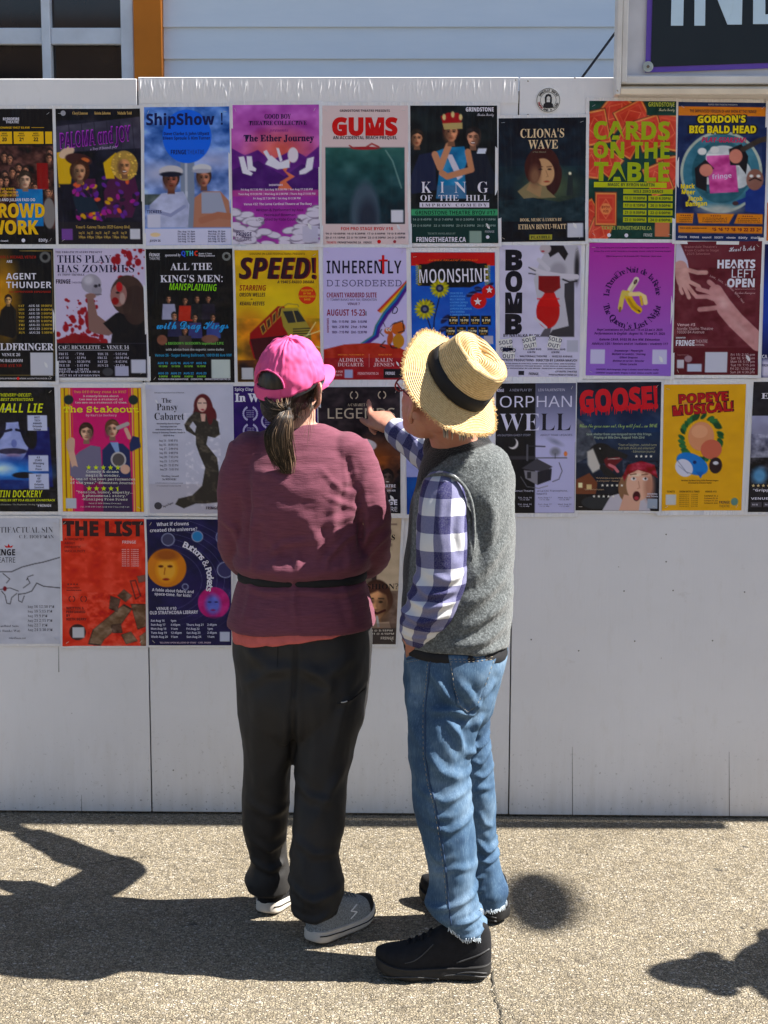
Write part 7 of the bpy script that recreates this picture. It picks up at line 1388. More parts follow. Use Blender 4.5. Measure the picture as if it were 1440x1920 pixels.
p.t("Walterdale Theatre's", 'N', .10, .075, .026, (165, 110, 115), w=.38).t('From Cradle to Stage', 'N', .11, .115, .026, (165, 110, 115), w=.39).t('2025 Selection', 'N', .13, .155, .026, (165, 110, 115), w=.27).t('Venue #3', 'B', .04, .985, .034, (205, 170, 175), w=.21).t('Nordic Studio Theatre', 'N', .04, 1.03, .032, (205, 170, 175), w=.42).t('10330 84 Avenue', 'N', .04, 1.07, .032, (205, 170, 175), w=.32).t('EDMONTON', 'B', .03, 1.13, .018, W_, w=.11).t('FRINGE', 'B', .03, 1.215, .065, W_, w=.22, bold=.02).t('THEATRE', 'N', .26, 1.18, .036, (200, 170, 175), w=.14).t('FESTIVAL', 'B', .26, 1.215, .02, (200, 170, 175)).t('Supported by', 'N', .05, 1.33, .018, (150, 100, 105))
for i, q in enumerate(('Fri 15: 2:30 pm', 'Sat 16: 9:15 pm', 'Mon 18: 5:15 pm', 'Tue 19: 7:15 pm', 'Fri 22: 12:30 pm', 'Sun 24: 6:30 pm')): p.t(q, 'N', .96, 1.335+.041*i, .028, (205, 170, 175), w=.28, al='r')
p.arc('Love, loss, and what comes next', 'N', .10, 1.20, .86, 69, 34, .024, (190, 150, 155)); p.build()
p = Poster((1434, 458), (1592, 458), (1585, 708), (1427, 708), 'night blue poster cut off by the right edge of row two', (15, 22, 70), coarse=True)
p.rect(0, 1.35, 1, 1.56, (200, 195, 215)).ell(0, .7, .2, .4, (35, 60, 150), 0, .2).t('CA', 'B', .005, 1.33, .04, W_).t('FRINGE', 'B', .005, 1.43, .03, (60, 50, 90)).build()
# --- row 3
yg = (205, 210, 40)
p = Poster((-52, 726), (102, 726), (109, 959), (-46, 959), 'night blue poster with a shaggy bearded face over glowing water and scratchy yellow title', (14, 14, 22), sleeve=6)
p.mot(12, 8, seed=3).poly([(0, .36), (.5, .34), (.92, .5), (.95, 1.25), (0, 1.25)], (20, 28, 95)).ell(.42, .62, .26, .36, (150, 160, 210)).ell(.20, .45, .20, .25, (16, 14, 30)).ell(.66, .50, .10, .28, (16, 14, 30), -.2).ell(.40, .36, .3, .08, (14, 14, 26)).line([(.34, .56), (.46, .53)], .03, (20, 20, 45)).line([(.52, .53), (.64, .56)], .03, (20, 20, 45)).ell(.49, .70, .035, .05, (110, 120, 180)).ell(.47, .80, .18, .04, (50, 45, 70)).ell(.48, .85, .09, .02, (180, 150, 170)).ell(.48, .96, .20, .10, (50, 60, 130), 0, .1)
p.ell(.45, 1.05, .4, .12, (60, 130, 210), 0, .15).ell(.35, 1.02, .12, .06, (190, 215, 240), 0, .08).ell(.60, 1.10, .14, .04, (12, 16, 30)).ell(.4, 1.22, .4, .06, (25, 45, 110)).mot(14, 8, y0=.4, y1=1.3, seed=6).rect(0, 1.30, 1, 1.56, (18, 17, 24)).mot(14, 12, y0=1.3, seed=1)
for y0, y1, ws in ((.35, .54, ('BEST', 'TECH', 'AWARD', 'Orlando', 'Fringe')), (.85, 1.05, ('4.5', 'STARS', 'Winnipeg', 'Free', 'Press')), (1.08, 1.28, ('BEST', 'OF', 'FEST', 'Orlando', 'Sentinel'))):
    p.rect(.66, y0, .90, y1, (190, 195, 225))
    for i, q in enumerate(ws): p.t(q, 'B', .78, y0+.038+.037*i, .024, (25, 25, 60), al='c')
p.t('STORY OF THIEVERY+DECEIT:', 'O', .10, .115, .040, yg, w=.62, bold=-.01).t('THE WORST BEST INTENTIONS', 'O', .08, .17, .036, yg, w=.66, bold=-.01).t('SMALL LIE', 'O', .20, .315, .115, yg, w=.66, bold=-.005).t('MARTIN DOCKERY', 'O', .12, 1.38, .09, yg, w=.70, bold=-.01).t('A BEAT THRILLER SET TO A KILLER SOUNDTRACK', 'O', .15, 1.43, .028, yg, w=.82).t('Lunchbox Theatre Showtimes / The Playhouse / Fri Aug 15 / Sat Aug 16', 'B', .1, 1.48, .018, (150, 150, 140), w=.8).t('FRINGE', 'B', .76, 1.50, .028, W_, w=.16); p.build()
p = Poster((113, 727), (265, 727), (270, 960), (118, 959), 'pink and yellow striped poster of two men listening through a tin can', (195, 20, 105), sleeve=8)
for x, w, c_ in ((0, .10, (215, 175, 35)), (.045, .01, (90, 25, 40)), (.105, .016, (225, 190, 90)), (.135, .012, (200, 90, 40)), (.90, .10, (215, 175, 35)), (.955, .01, (90, 25, 40)), (.875, .016, (225, 190, 90)), (.84, .012, (200, 90, 40))): p.rect(x, 0, x+w, 1.56, c_)
p.poly([(.10, 1.1), (.10, .92), (.22, .80), (.36, .72), (.48, .74), (.50, 1.15), (.3, 1.25)], (110, 105, 130)).poly([(.50, 1.56), (.50, .78), (.60, .68), (.76, .70), (.86, .80), (.98, .74), (.96, .62), (.88, .60), (.84, .70), (.86, 1.56)], (32, 42, 85)).poly([(.60, .68), (.70, .68), (.72, .85), (.66, .80)], (130, 155, 200)).rect(.26, 1.12, .86, 1.56, (70, 30, 60), .55)
p.face(.31, .56, .095, (205, 160, 135), (50, 32, 26), -1).face(.63, .52, .095, (205, 160, 135), (90, 60, 42), 1, .1).line([(.16, 1.0), (.12, .80), (.13, .66)], .075, (205, 165, 145)).line([(.16, 1.02), (.28, 1.1)], .08, (110, 105, 130)).ell(.11, .72, .05, .09, (195, 160, 140)).line([(.84, .62), (.80, .52)], .05, (205, 165, 145)).line([(.70, .50), (.82, .45)], .05, (170, 165, 160)).ell(.70, .90, .095, .10, (185, 180, 180)).ell(.70, .90, .075, .08, (80, 74, 76)).ell(.78, 1.02, .06, .06, (205, 165, 145)).ell(.10, .15, .06, .06, (22, 40, 40)).ell(.90, .15, .06, .06, (22, 40, 40)).code(.04, 1.39, .13, (180, 185, 195))
cw_ = (240, 225, 215); cy2 = (245, 215, 60)
p.t("Two Off-B'way runs in NYC!", 'M', .17, .065, .034, (240, 180, 90), w=.64).t('A comedy/drama about', 'M', .5, .115, .028, cw_, w=.44, al='c').t('two men on a stakeout of', 'M', .5, .155, .028, cw_, w=.54, al='c').t('two men on a stakeout of them.', 'M', .5, .195, .028, cw_, w=.64, al='c').t('The Stakeout', 'M', .035, .305, .085, cy2, w=.93, bold=.02).t('by Martin Dockery', 'M', .31, .355, .03, (235, 190, 210), w=.38)
for i in range(5): p.star(.33+.09*i, 1.0, .036, (190, 205, 60))
for i in range(4): p.star(.33+.09*i, 1.265, .036, (190, 205, 60))
p.shape([(.69, 1.23), (.69, 1.295), (.672, 1.30), (.676, 1.268), (.655, 1.252), (.68, 1.250)], (190, 205, 60))
for i, (q, w) in enumerate((('Comedy & drama', .40), ('magic & wonder,', .42), ('is one of the best performances', .80), ('of the year." -Edmonton Journal', .80))): p.t(q, 'M', .5, 1.065+.047*i, .033, cw_, w=w, al='c', bold=.005)
for i, (q, w) in enumerate((('"Tension, humor, empathy...', .70), ('A phenomenal story."', .56), ('-Winnipeg Free Press', .56), ('Venue 12: 8426 Gateway (Varscona)', .4), ('Fri 15 @ 4:00 | Sat 16 @ 9:30 | Tue 19 @ 7:45', .6))): p.t(q, 'M', .52, 1.325+.045*i, (.033 if i < 3 else .018), cw_, w=w, al='c')
p.build()
p = Poster((273, 722), (437, 721), (441, 963), (281, 962), 'pale grey poster of a red haired woman in a long black sequined gown', (188, 188, 204), sleeve=5)
p.mot(5, 3, seed=2).rect(0, 1.2, 1, 1.56, (170, 165, 175), .6)
p.ell(.65, .26, .105, .15, (85, 28, 34)).ell(.73, .38, .075, .12, (85, 28, 34)).ell(.57, .36, .035, .09, (80, 26, 32)).poly([(.48, .40), (.56, .32), (.70, .36), (.82, .44), (.84, .60), (.78, .64), (.70, .62), (.68, .72), (.80, .88), (.83, 1.12), (.80, 1.30), (.82, 1.42), (.66, 1.44), (.54, 1.44), (.40, 1.50), (.30, 1.45), (.34, 1.38), (.50, 1.34), (.62, 1.22), (.66, 1.0), (.60, .85), (.56, .72), (.56, .62), (.45, .55), (.43, .48)], (48, 44, 40)).mot(34, 14, x0=.43, x1=.84, y0=.34, y1=1.5, seed=7, col=(1, .9, .75), pos=True)
p.poly([(.49, .50), (.53, .44), (.57, .50), (.55, .58)], (190, 188, 200)).ell(.73, .34, .04, .14, (90, 30, 36)).poly([(.62, .35), (.68, .35), (.67, .44), (.63, .44)], (205, 165, 150)).ell(.64, .24, .055, .085, (215, 180, 165)).line([(.60, .22), (.63, .22)], .009, (30, 20, 30)).line([(.66, .22), (.69, .22)], .009, (30, 20, 30)).ell(.645, .30, .018, .009, (150, 30, 50))
tb = (35, 33, 45)
p.t('Billet-Doux Productions & Guest of Delphiane', 'N', .10, .10, .014, tb, w=.34).t('The', 'S', .18, .215, .06, tb, w=.11, bold=-.005).t('Pansy', 'S', .12, .305, .085, tb, w=.24, bold=-.005).t('Cabaret', 'S', .09, .42, .09, tb, w=.34, bold=-.005)
for i, q in enumerate(('Directed by Darrin Hagen', 'Starring Lilith Fair', 'with Daniel Belland on Piano', 'Venue 8: Gateway Theatre, Studio A', '8529 80 Ave')): p.t(q, 'B', .25, .475+.036*i, .018, tb, al='c')
for i, q in enumerate(('Aug 14 - 8:00 PM', 'Aug 16 - 10:00 PM', 'Aug 17 - 2:00 PM', 'Aug 19 - 6:00 PM', 'Aug 20 - 7:45 PM', 'Aug 21 - 5:15 PM', 'Aug 23 - 11:45 PM', 'Aug 24 - 3:45 PM')): p.t(q, 'S', .13, .685+.050*i, .028, tb, w=.22, bold=-.015)
p.t('Sterling Award', 'S', .15, 1.115, .024, tb, w=.2, bold=-.01).t('5x WINNER!', 'S', .16, 1.155, .024, tb, w=.16).t('Everything about it is beautiful and simple', 'N', .08, 1.195, .012, tb, w=.32).t('a revelation to the world', 'N', .09, 1.23, .012, tb, w=.28).disc(.10, 1.47, .045, (60, 58, 66)).t('Guys in Disguise', 'C', .16, 1.49, .036, tb, w=.13, rot=.4).t('FRINGE', 'B', .66, 1.51, .035, (100, 30, 60), w=.14).t('FR NGE', 'B', .66, 1.51, .035, tb, w=.14, lay=2); p.build()
p = Poster((437, 724), (594, 724), (598, 965), (441, 965), 'deep violet poster with laurel wreaths and a bold white title behind the ponytail', (42, 18, 92), sleeve=7)
p.mot(8, 5, seed=2).t('Spicy Clay Presents', 'B', .02, .055, .036, W_, w=.42).t('In Waiting', 'S', .02, .185, .10, W_, w=.62, bold=.03).t('"I screamed laughing"', 'S', .03, .93, .05, W_, w=.6)
def laurel(p, x, y, r, c):
    for sd in (-1, 1):
        for k in range(9):
            a = math.radians(-60+15*k); q = (x+sd*r*math.cos(a), y-r*math.sin(a)*1.0); d_ = .16*r; p.shape([(q[0]-d_, q[1]), (q[0], q[1]-d_*1.5), (q[0]+d_, q[1]), (q[0], q[1]+d_*1.5)], c)
for q in ((.20, .33), (.20, .54), (.42, .42)):
    laurel(p, q[0], q[1], .082, (170, 165, 200))
    for i in range(4): p.t('OFFICIAL PICK', 'B', q[0], q[1]-.03+.025*i, .012, (170, 165, 200), al='c', w=.09)
p.build()
p = Poster((596, 726), (750, 725), (751, 962), (600, 962), 'black and amber poster being pointed at, smiling woman in white hat', (34, 28, 34), sleeve=9)
p.mot(26, 6, seed=4, col=(1, .85, .75)).ell(.22, .75, .14, .16, (110, 60, 35), 0, .05).face(.20, .78, .06, (140, 85, 60), (105, 55, 35), 1, 0, None, False, 1.5).ell(.7, .9, .35, .25, (120, 65, 35), 0, .2, .7).poly([(.40, 1.05), (.75, 1.0), (.95, 1.4), (.3, 1.5)], (70, 25, 22)).mot(38, 7, y0=.85, seed=9, col=(1, .6, .3))
p.face(.52, .90, .14, (95, 55, 40), (25, 18, 20), 1, 0, None, True).ell(.52, .72, .19, .085, (195, 190, 200)).ell(.50, .70, .16, .07, (215, 210, 215)).poly([(.60, 1.10), (.72, 1.20), (.62, 1.2)], (190, 180, 175)).face(.84, 1.12, .085, (85, 70, 66), (22, 18, 18), -1, 0, None, True).poly([(.66, 1.38), (.74, 1.22), (.98, 1.24), (1, 1.56), (.62, 1.56)], (22, 22, 30)).poly([(.78, 1.2), (.92, 1.22), (.86, 1.32)], (110, 90, 85)).rect(0, 1.38, 1, 1.56, (16, 14, 24), .75)
gd = (185, 170, 150)
p.t('A CABARET OF', 'S', .36, .235, .036, gd, w=.28, bold=-.012).t('LEGENDS', 'N', .115, .385, .125, gd, w=.82, bold=.004)
laurel(p, .44, .10, .045, gd); laurel(p, .78, .10, .045, gd); p.t('CITADEL THEATRE', 'B', .50, 1.24, .038, W_, w=.44).t('SPIRITS, HEARD ON AIR', 'B', .60, 1.29, .022, W_, w=.34).t('FRINGE', 'B', .62, 1.455, .065, W_, w=.34, bold=.02).t('THEATRE', 'N', .62, 1.535, .055, W_, w=.34); p.build()
p = Poster((760, 725), (914, 723), (916, 964), (763, 964), 'sky blue poster with pale serif title, mostly behind the straw hat', (50, 90, 185), sleeve=7)
p.grad(0, .6, (45, 85, 180), (70, 115, 200)).grad(.6, 1.1, (150, 160, 215), (160, 165, 215)).grad(1.1, 1.56, (30, 80, 155), (25, 60, 135)).mot(8, 6, seed=3).t('Butterfly', 'S', .08, .42, .12, (200, 205, 235), w=.8, bold=.02).t('THE', 'B', .10, 1.45, .1, W_, w=.3)
laurel(p, .20, .20, .09, (150, 175, 230)); p.build()
p = Poster((930, 719), (1080, 718), (1077, 962), (928, 962), 'half black half white poster with a house, a crescent moon and thin tall title', (14, 13, 18), sleeve=7)
p.rect(.50, 0, 1, 1.56, (182, 180, 215)).grad(0, .7, (70, 72, 95), (182, 180, 215), .505, 1).ell(.22, .72, .065, .065, (210, 205, 205)).ell(.20, .705, .06, .06, (14, 13, 18)).rect(.15, .87, .5, .91, (48, 46, 52)).rect(.5, .885, .90, .90, (95, 95, 105)).line([(.40, .74), (.40, .92)], .022, (85, 84, 92)).line([(.42, .75), (.62, .755)], .014, (40, 38, 45)).ell(.75, .82, .06, .05, (120, 120, 132), 0, .04).line([(.75, .84), (.75, .90)], .01, (70, 70, 80)).ell(.88, .845, .022, .03, (205, 120, 70)).ell(.75, .70, .08, .025, (130, 132, 155), .4, .04)
p.poly([(.33, 1.02), (.52, .90), (.72, 1.0), (.62, 1.06), (.50, 1.05)], (62, 60, 68)).poly([(.36, 1.04), (.53, 1.06), (.53, 1.22), (.38, 1.14)], (125, 122, 130)).poly([(.53, 1.06), (.71, 1.02), (.70, 1.16), (.53, 1.22)], (36, 34, 42)).rect(.40, 1.06, .45, 1.14, (40, 38, 44)).line([(.80, .95), (.84, 1.05), (.80, 1.15), (.72, 1.18)], .008, (40, 38, 45)).line([(.32, 1.12), (.40, 1.24), (.55, 1.26), (.66, 1.23)], .008, (110, 108, 115))
wk = (205, 202, 222)
p.t('A NEW PLAY BY', 'N', .17, .095, .03, (150, 148, 165), w=.28).t('LEN FALKENSTEIN', 'N', .53, .095, .03, (190, 188, 205), w=.33).t('FRINGE', 'B', -0.001, .10, .035, wk, w=.10).t('ORPHAN', 'N', .05, .285, .135, wk, w=.90, bold=-.004)
p.t('WE', 'S', .05, .565, .22, wk, w=.50, bold=-.016).t('LL', 'S', .56, .565, .22, (25, 24, 35), w=.38, bold=-.016).t('AN EASTERN GHOST STORY', 'N', .02, .63, .024, (150, 148, 165), w=.42).t('ABOUT TOXIC LEGACIES', 'N', .56, .63, .024, (70, 70, 90), w=.40).t('At Venue Theatre', 'N', .20, 1.30, .022, wk, w=.28).t('at La Cité Francophone,', 'N', .53, 1.30, .022, (60, 60, 80), w=.38).t('Venue #13', 'N', .52, 1.335, .022, (60, 60, 80))
for i in range(4):
    for j in range(2): p.t(('Fri, Aug 15', 'Sat, Aug 16', 'Sun, Aug 17', 'Wed, Aug 20')[i], 'N', .04+.25*i, 1.38+.08*j, .016, wk if i < 2 else (60, 60, 80), w=.17).t('11:15 AM', 'N', .06+.25*i, 1.405+.08*j, .015, wk if i < 2 else (60, 60, 80), w=.12)
p.build()
rr_ = (190, 35, 50)
p = Poster((1082, 717), (1240, 716), (1235, 958), (1079, 957), 'night poster with dripping red title, hissing goose and startled woman in red bandana', (16, 22, 42), sleeve=4)
p.grad(0, .6, (14, 16, 34), (28, 50, 85)).grad(.6, 1.56, (28, 46, 74), (18, 14, 18)).mot(9, 5, seed=3).poly([(0, .42), (.16, .56), (.24, .74), (.16, .90), (.0, .98)], (70, 74, 84)).mot(20, 12, x1=.2, y0=.45, y1=.98, seed=5).ell(.30, .86, .145, .125, (24, 22, 24), .2).poly([(.13, .84), (.20, .80), (.25, .92), (.30, 1.04), (.20, 1.10), (.14, 1.0)], (190, 184, 176), 1, .02).poly([(.38, .90), (.50, .90), (.56, .93), (.48, 1.0), (.44, 1.08), (.36, 1.02), (.33, .94)], (95, 25, 32)).poly([(.34, .78), (.44, .80), (.62, .88), (.60, .93), (.50, .90), (.38, .92)], (28, 26, 28)).poly([(.30, .98), (.36, 1.02), (.42, 1.08), (.50, 1.14), (.46, 1.17), (.34, 1.12), (.28, 1.04)], (28, 26, 28)).line([(.40, 1.0), (.46, 1.03), (.50, 1.08)], .035, (195, 110, 118)).line([(.38, .93), (.52, .92)], .008, (205, 190, 180)).ell(.29, .81, .024, .026, (10, 8, 8)).ell(.284, .802, .008, .008, (225, 225, 225))
p.poly([(0, 1.18), (.16, 1.10), (.26, 1.22), (.24, 1.36), (0, 1.36)], (110, 62, 42)).rect(.03, 1.22, .08, 1.28, (230, 215, 170)).rect(.13, 1.24, .19, 1.30, (205, 180, 130)).rect(0, 1.36, 1, 1.56, (22, 18, 20)).ell(.25, 1.46, .18, .08, (40, 42, 46)).poly([(.38, 1.42), (.46, 1.44), (.42, 1.50)], (20, 20, 22))
p.poly([(.32, 1.56), (.42, 1.38), (.56, 1.34), (.85, 1.40), (.9, 1.56)], (185, 180, 190)).ell(.60, 1.28, .09, .16, (130, 95, 70)).poly([(.58, 1.36), (.78, 1.40), (.76, 1.56), (.52, 1.56)], (205, 160, 140)).ell(.76, 1.22, .155, .22, (215, 170, 148), .1).ell(.88, 1.26, .06, .16, (175, 125, 105), 0, .06).poly([(.56, 1.14), (.62, 1.0), (.78, .95), (.94, 1.0), (.98, 1.16), (.88, 1.10), (.74, 1.06), (.62, 1.12), (.58, 1.20)], (135, 25, 42)).mot(30, 14, x0=.56, x1=.98, y0=.95, y1=1.14, seed=8)
for q in (.69, .83): p.ell(q, 1.17, .032, .020, (225, 220, 220)).ell(q+.004, 1.165, .013, .014, (40, 28, 24)).line([(q-.04, 1.12), (q+.03, 1.11)], .012, (110, 70, 50))
p.ell(.73, 1.38, .045, .06, (60, 14, 22)).ell(.73, 1.405, .028, .022, (160, 60, 70)).line([(.75, 1.20), (.765, 1.28), (.74, 1.29)], .01, (180, 125, 105)).code(.86, 1.41, .12, (150, 160, 175))
p.t('GOOSE!', 'B', .04, .36, .25, rr_, w=.93, bold=.05, rot=.06)
r = random.Random(6)
for i in range(46):
    x = r.uniform(.05, .95); y = .35-.06*x; L = r.uniform(.02, .075); p.shape([(x-.009, y-.03), (x+.009, y-.03), (x+.002, y+L), (x-.002, y+L)], rr_)
p.t('When the geese come out, they will feed... on YOU!', 'C', .03, .545, .05, (150, 175, 110), w=.93).t('Seek shelter from saw-tongued terror this Fringe,', 'B', .12, .64, .028, (150, 165, 150), w=.78).t('Playing at Mile Zero, August 14th-23rd', 'B', .21, .68, .028, (150, 165, 150), w=.60).t('"Tears of laughter...twisted turns', 'N', .50, .77, .028, (160, 160, 130), w=.46).t('that both shock and entertain!"', 'N', .50, .81, .028, (160, 160, 130), w=.44).t('- Edmonton Journal', 'N', .66, .85, .028, (160, 160, 130), w=.28)
for n_, x, y in ((4, .72, .895), (5, .32, 1.25), (5, .22, 1.385)):
    for i in range(n_): p.star(x+.058*i, y, .020, (215, 210, 200))
p.t('"The funniest show on stage at the fringe', 'N', .24, 1.17, .018, (190, 160, 130), w=.32).t('in a long time" - Festival', 'N', .25, 1.205, .018, (190, 160, 130), w=.26).t('"Goof and evil sisters', 'N', .10, 1.31, .018, (190, 160, 130), w=.24).t('Schedules', 'B', .86, 1.36, .02, W_).t('and Tickets', 'B', .85, 1.39, .02, W_); p.build()
p = Poster((1245, 721), (1399, 720), (1390, 957), (1240, 957), 'mustard yellow poster with dark red cartoon lettering and a blue whale', (215, 160, 28), sleeve=9)
p.mot(4, 5, seed=2)
# a plain ring of leaves with a whale: the character of the original is left out
r = random.Random(3)
for i in range(60): a = r.uniform(0, 6.28); p.ell(.47+.24*math.cos(a), .66+.27*math.sin(a), .045, .022, r.choice([(30, 85, 45), (22, 66, 36), (45, 105, 55)]), a+.6)
p.ell(.47, .64, .16, .18, (205, 140, 105)).ell(.60, .80, .13, .12, (190, 100, 80)).ell(.45, .58, .10, .08, (215, 155, 120))
p.ell(.37, .98, .21, .12, (28, 115, 190), .45).ell(.27, 1.03, .12, .10, (205, 205, 220), .8).line([(.18, .93), (.30, 1.08), (.42, 1.12)], .008, (120, 125, 150)).line([(.20, 1.0), (.32, 1.10)], .006, (120, 125, 150)).ell(.40, .96, .022, .022, (14, 40, 90)).poly([(.42, 1.08), (.52, 1.08), (.48, 1.16)], (24, 95, 170)).ell(.66, 1.0, .08, .10, (40, 22, 28)).ell(.66, .97, .035, .022, (205, 205, 215)); p.code(.05, 1.36, .13, (190, 190, 190)).ell(.91, 1.45, .045, .048, (95, 130, 120))
red = (165, 32, 42)
p.t('POPEYE', 'B', .18, .235, .11, (90, 22, 28), w=.62, bold=.07, rot=.06).t('POPEYE', 'B', .19, .23, .10, red, w=.59, bold=.04, rot=.06, lay=3).t('THE', 'B', .24, .245, .025, (205, 120, 90), lay=4).t('MUSICAL!', 'B', .11, .385, .12, (90, 22, 28), w=.76, bold=.07, rot=.08).t('MUSICAL!', 'B', .12, .38, .105, red, w=.73, bold=.04, rot=.08, lay=3)
db = (70, 45, 20)
p.t('Written by Matt Gray with Darren Hagen', 'B', .24, 1.195, .018, db, w=.46).t('Directed by Simeon Taylor', 'B', .33, 1.225, .018, db, w=.29).t('TICKETS', 'B', .06, 1.335, .022, db).t('SHOW DATES & TIMES', 'B', .22, 1.335, .022, db, w=.25).t('VENUE #13', 'B', .54, 1.335, .022, db)
for i in range(7): p.t('Saturday Aug %d' % (16+i), 'N', .22, 1.37+.024*i, .014, db, w=.12).t('%d:%d5 PM' % (2+i, i % 5+1), 'N', .37, 1.37+.024*i, .014, db, w=.08)
for i in range(4): p.t('Campus St. Jean'[:12+i], 'B', .53, 1.385+.03*i, .016, (110, 70, 40) if i % 3 else db, w=.17)
p.t('FRINGE', 'B', .72, 1.475, .034, (70, 50, 50), w=.13).t('THEATRE', 'N', .72, 1.52, .03, (90, 65, 40), w=.13); p.build()
p = Poster((1413, 716), (1570, 715), (1561, 960), (1402, 960), 'dark grey poster of a ruined city cut off by the right edge of row three', (30, 28, 34), sleeve=5)
p.grad(.40, .9, (150, 150, 180), (110, 110, 125)).mot(40, 12, y0=.62, y1=1.2, seed=3).rect(0, 0, 1, .40, (28, 26, 34)).ell(.12, 1.12, .09, .1, (90, 140, 180), 0, .08).rect(0, 1.22, 1, 1.56, (24, 22, 28)).mot(8, 6).t('ELEGY', 'S', .10, .20, .07, W_, w=.5).t('LAND', 'S', .20, .29, .055, (205, 150, 90), w=.4).t('"Gripping"', 'B', .05, 1.31, .03, W_, w=.32).t('VENUE 1 - Walterdale Theatre', 'B', .03, 1.41, .028, W_, w=.9)
for i in range(5): p.star(.05+.06*i, 1.24, .022, (205, 185, 140))
for i in range(4): p.bar(.03+.15*i, 1.44, .16+.15*i, 1.50, (70, 66, 74)).t('Fri 15', 'B', .05+.15*i, 1.48, .02, W_, lay=2)
p.build()
# --- row 4
p = Poster((-47, 972), (112, 972), (114, 1207), (-42, 1207), 'white poster with a black line drawn arm and red spot, bottom left', (188, 190, 202), sleeve=5)
p.mot(6, 6, seed=2)
lk = (24, 22, 30)
p.line([(.0, .66), (.42, .66), (.55, .60), (.70, .56), (.80, .54), (1.0, .48)], .010, lk).line([(1.0, .86), (.80, .84), (.72, .80), (.66, .90), (.58, .93), (.50, .94)], .010, lk).line([(.60, .76), (.62, .72), (.68, .70)], .008, lk).line([(.56, .86), (.64, .80), (.61, .74)], .008, lk).line([(.30, .90), (.34, .95), (.36, 1.05), (.40, 1.06), (.42, .98), (.48, .93)], .008, lk).line([(.50, .94), (.50, 1.02), (.54, 1.04), (.57, .96)], .008, lk).line([(.32, .68), (.40, .75), (.36, .80)], .008, lk).line([(.28, .88), (.40, .86), (.50, .90)], .008, lk).ell(.34, .87, .022, .03, (110, 15, 35))
sg_ = (50, 48, 60)
p.t('ARTIFACTUAL SIN', 'S', .18, .175, .075, sg_, w=.74, bold=-.02).t('C.E. HOFFMAN', 'S', .52, .245, .045, sg_, w=.41, bold=-.018).t('FRINGE', 'B', .17, .455, .075, (30, 28, 38), w=.30, bold=.02).t('THEATRE', 'N', .17, .545, .065, (40, 38, 48), w=.30).shape([(.36, .36), (.34, .33), (.38, .345), (.39, .31), (.41, .345), (.45, .33), (.43, .36)], (190, 40, 45))
for i, q in enumerate(('Aug 16 12:30 PM', 'Aug 18 5:15 PM', 'Aug 19 9 PM', 'Aug 21 2:15 PM', 'Aug 22 7 PM', 'Aug 24 3:30 PM')): p.t(q, 'S', .60, 1.11+.058*i, .036, sg_, bold=-.02)
p.t('Venue 7: Yardbird Suite', 'S', .10, 1.35, .030, sg_, w=.40, bold=-.018).t('11 Tommy Banks Way', 'S', .08, 1.41, .030, sg_, w=.44, bold=-.018).t('cehoffman.net', 'S', .38, 1.50, .028, sg_, bold=-.018); p.build()
p = Poster((113, 972), (272, 973), (274, 1211), (118, 1211), 'bright red poster with heavy black title and a camouflage coloured pile', (205, 62, 48), sleeve=4)
p.mot(14, 5, seed=2).mot(14, 12, seed=7, y1=1.1, col=(1, .9, .9), pos=True)
def gx_(P, c): p.poly(P, (50, 36, 32)); q = np.array(P); m_ = q.mean(0); p.poly((q-m_)*.93+m_, c)
kh = (120, 95, 75)
gx_([(.30, 1.54), (.36, 1.36), (.62, 1.14), (.74, 1.04), (.84, 1.10), (.70, 1.30), (.50, 1.48), (.45, 1.56)], kh); gx_([(.56, 1.10), (.58, .94), (.70, .98), (.66, 1.14)], (90, 66, 56)); gx_([(.66, .94), (.74, .86), (.84, .94), (.76, 1.02)], (100, 76, 62)); gx_([(.82, 1.04), (1, 1.04), (1, 1.32), (.90, 1.36)], (110, 84, 66)); gx_([(.70, 1.42), (.82, 1.38), (.90, 1.50), (.76, 1.54)], kh); gx_([(.92, 1.44), (1, 1.38), (1, 1.56), (.94, 1.56)], kh); gx_([(.58, 1.30), (.70, 1.28), (.72, 1.40), (.60, 1.40)], (90, 66, 56)); gx_([(.90, .70), (1, .68), (1, .76), (.92, .78)], (120, 80, 70))
p.line([(.82, .76), (.88, .75), (.94, .94), (.88, .98), (.82, .76)], .014, (80, 34, 32)).mot(26, 13, x0=.3, y0=.9, seed=5).ell(.18, 1.39, .10, .10, (52, 30, 30)).rect(.12, 1.33, .26, 1.46, (190, 190, 195))
kk = (52, 24, 28)
p.t('THE LIST', 'B', .03, .205, .17, kk, w=.95, bold=.04).t('FRINGE', 'B', .73, .30, .035, (225, 190, 190), w=.16)
for i, q in enumerate(('A TRAUM*DY', 'ABOUT', 'PROBIOTIC', 'MASCULINITY')): p.t(q, 'B', .045, .265+.048*i, .030, (120, 35, 32))
for i, q in enumerate(('WRITTEN &', 'PERFORMED', 'BY', 'KEITH BERRY')): p.t(q, 'B', .05, 1.11+.045*i, .032, kk)
for i in range(4): p.star(.08+.035*i, .80, .013, kk)
for i in range(9): p.t('AUG %d - %d:00PM' % (15+i, 3+i % 7), 'B', .72, .38+.025*i, .014, (225, 180, 180), w=.2)
p.t('Terribly brilliant', 'B', .06, .85, .016, kk).t('beautifully human', 'B', .06, .88, .016, kk); laurel(p, .12, .98, .035, kk); laurel(p, .26, .98, .035, kk); p.build()
p = Poster((275, 973), (433, 974), (434, 1210), (279, 1210), 'navy poster of planets with faces, orange on the left and magenta on the right', (20, 18, 66), sleeve=4)
p.mot(12, 6, seed=3, col=(.8, .6, 1)).ell(.75, 1.0, .3, .25, (50, 28, 92), 0, .3, .6)
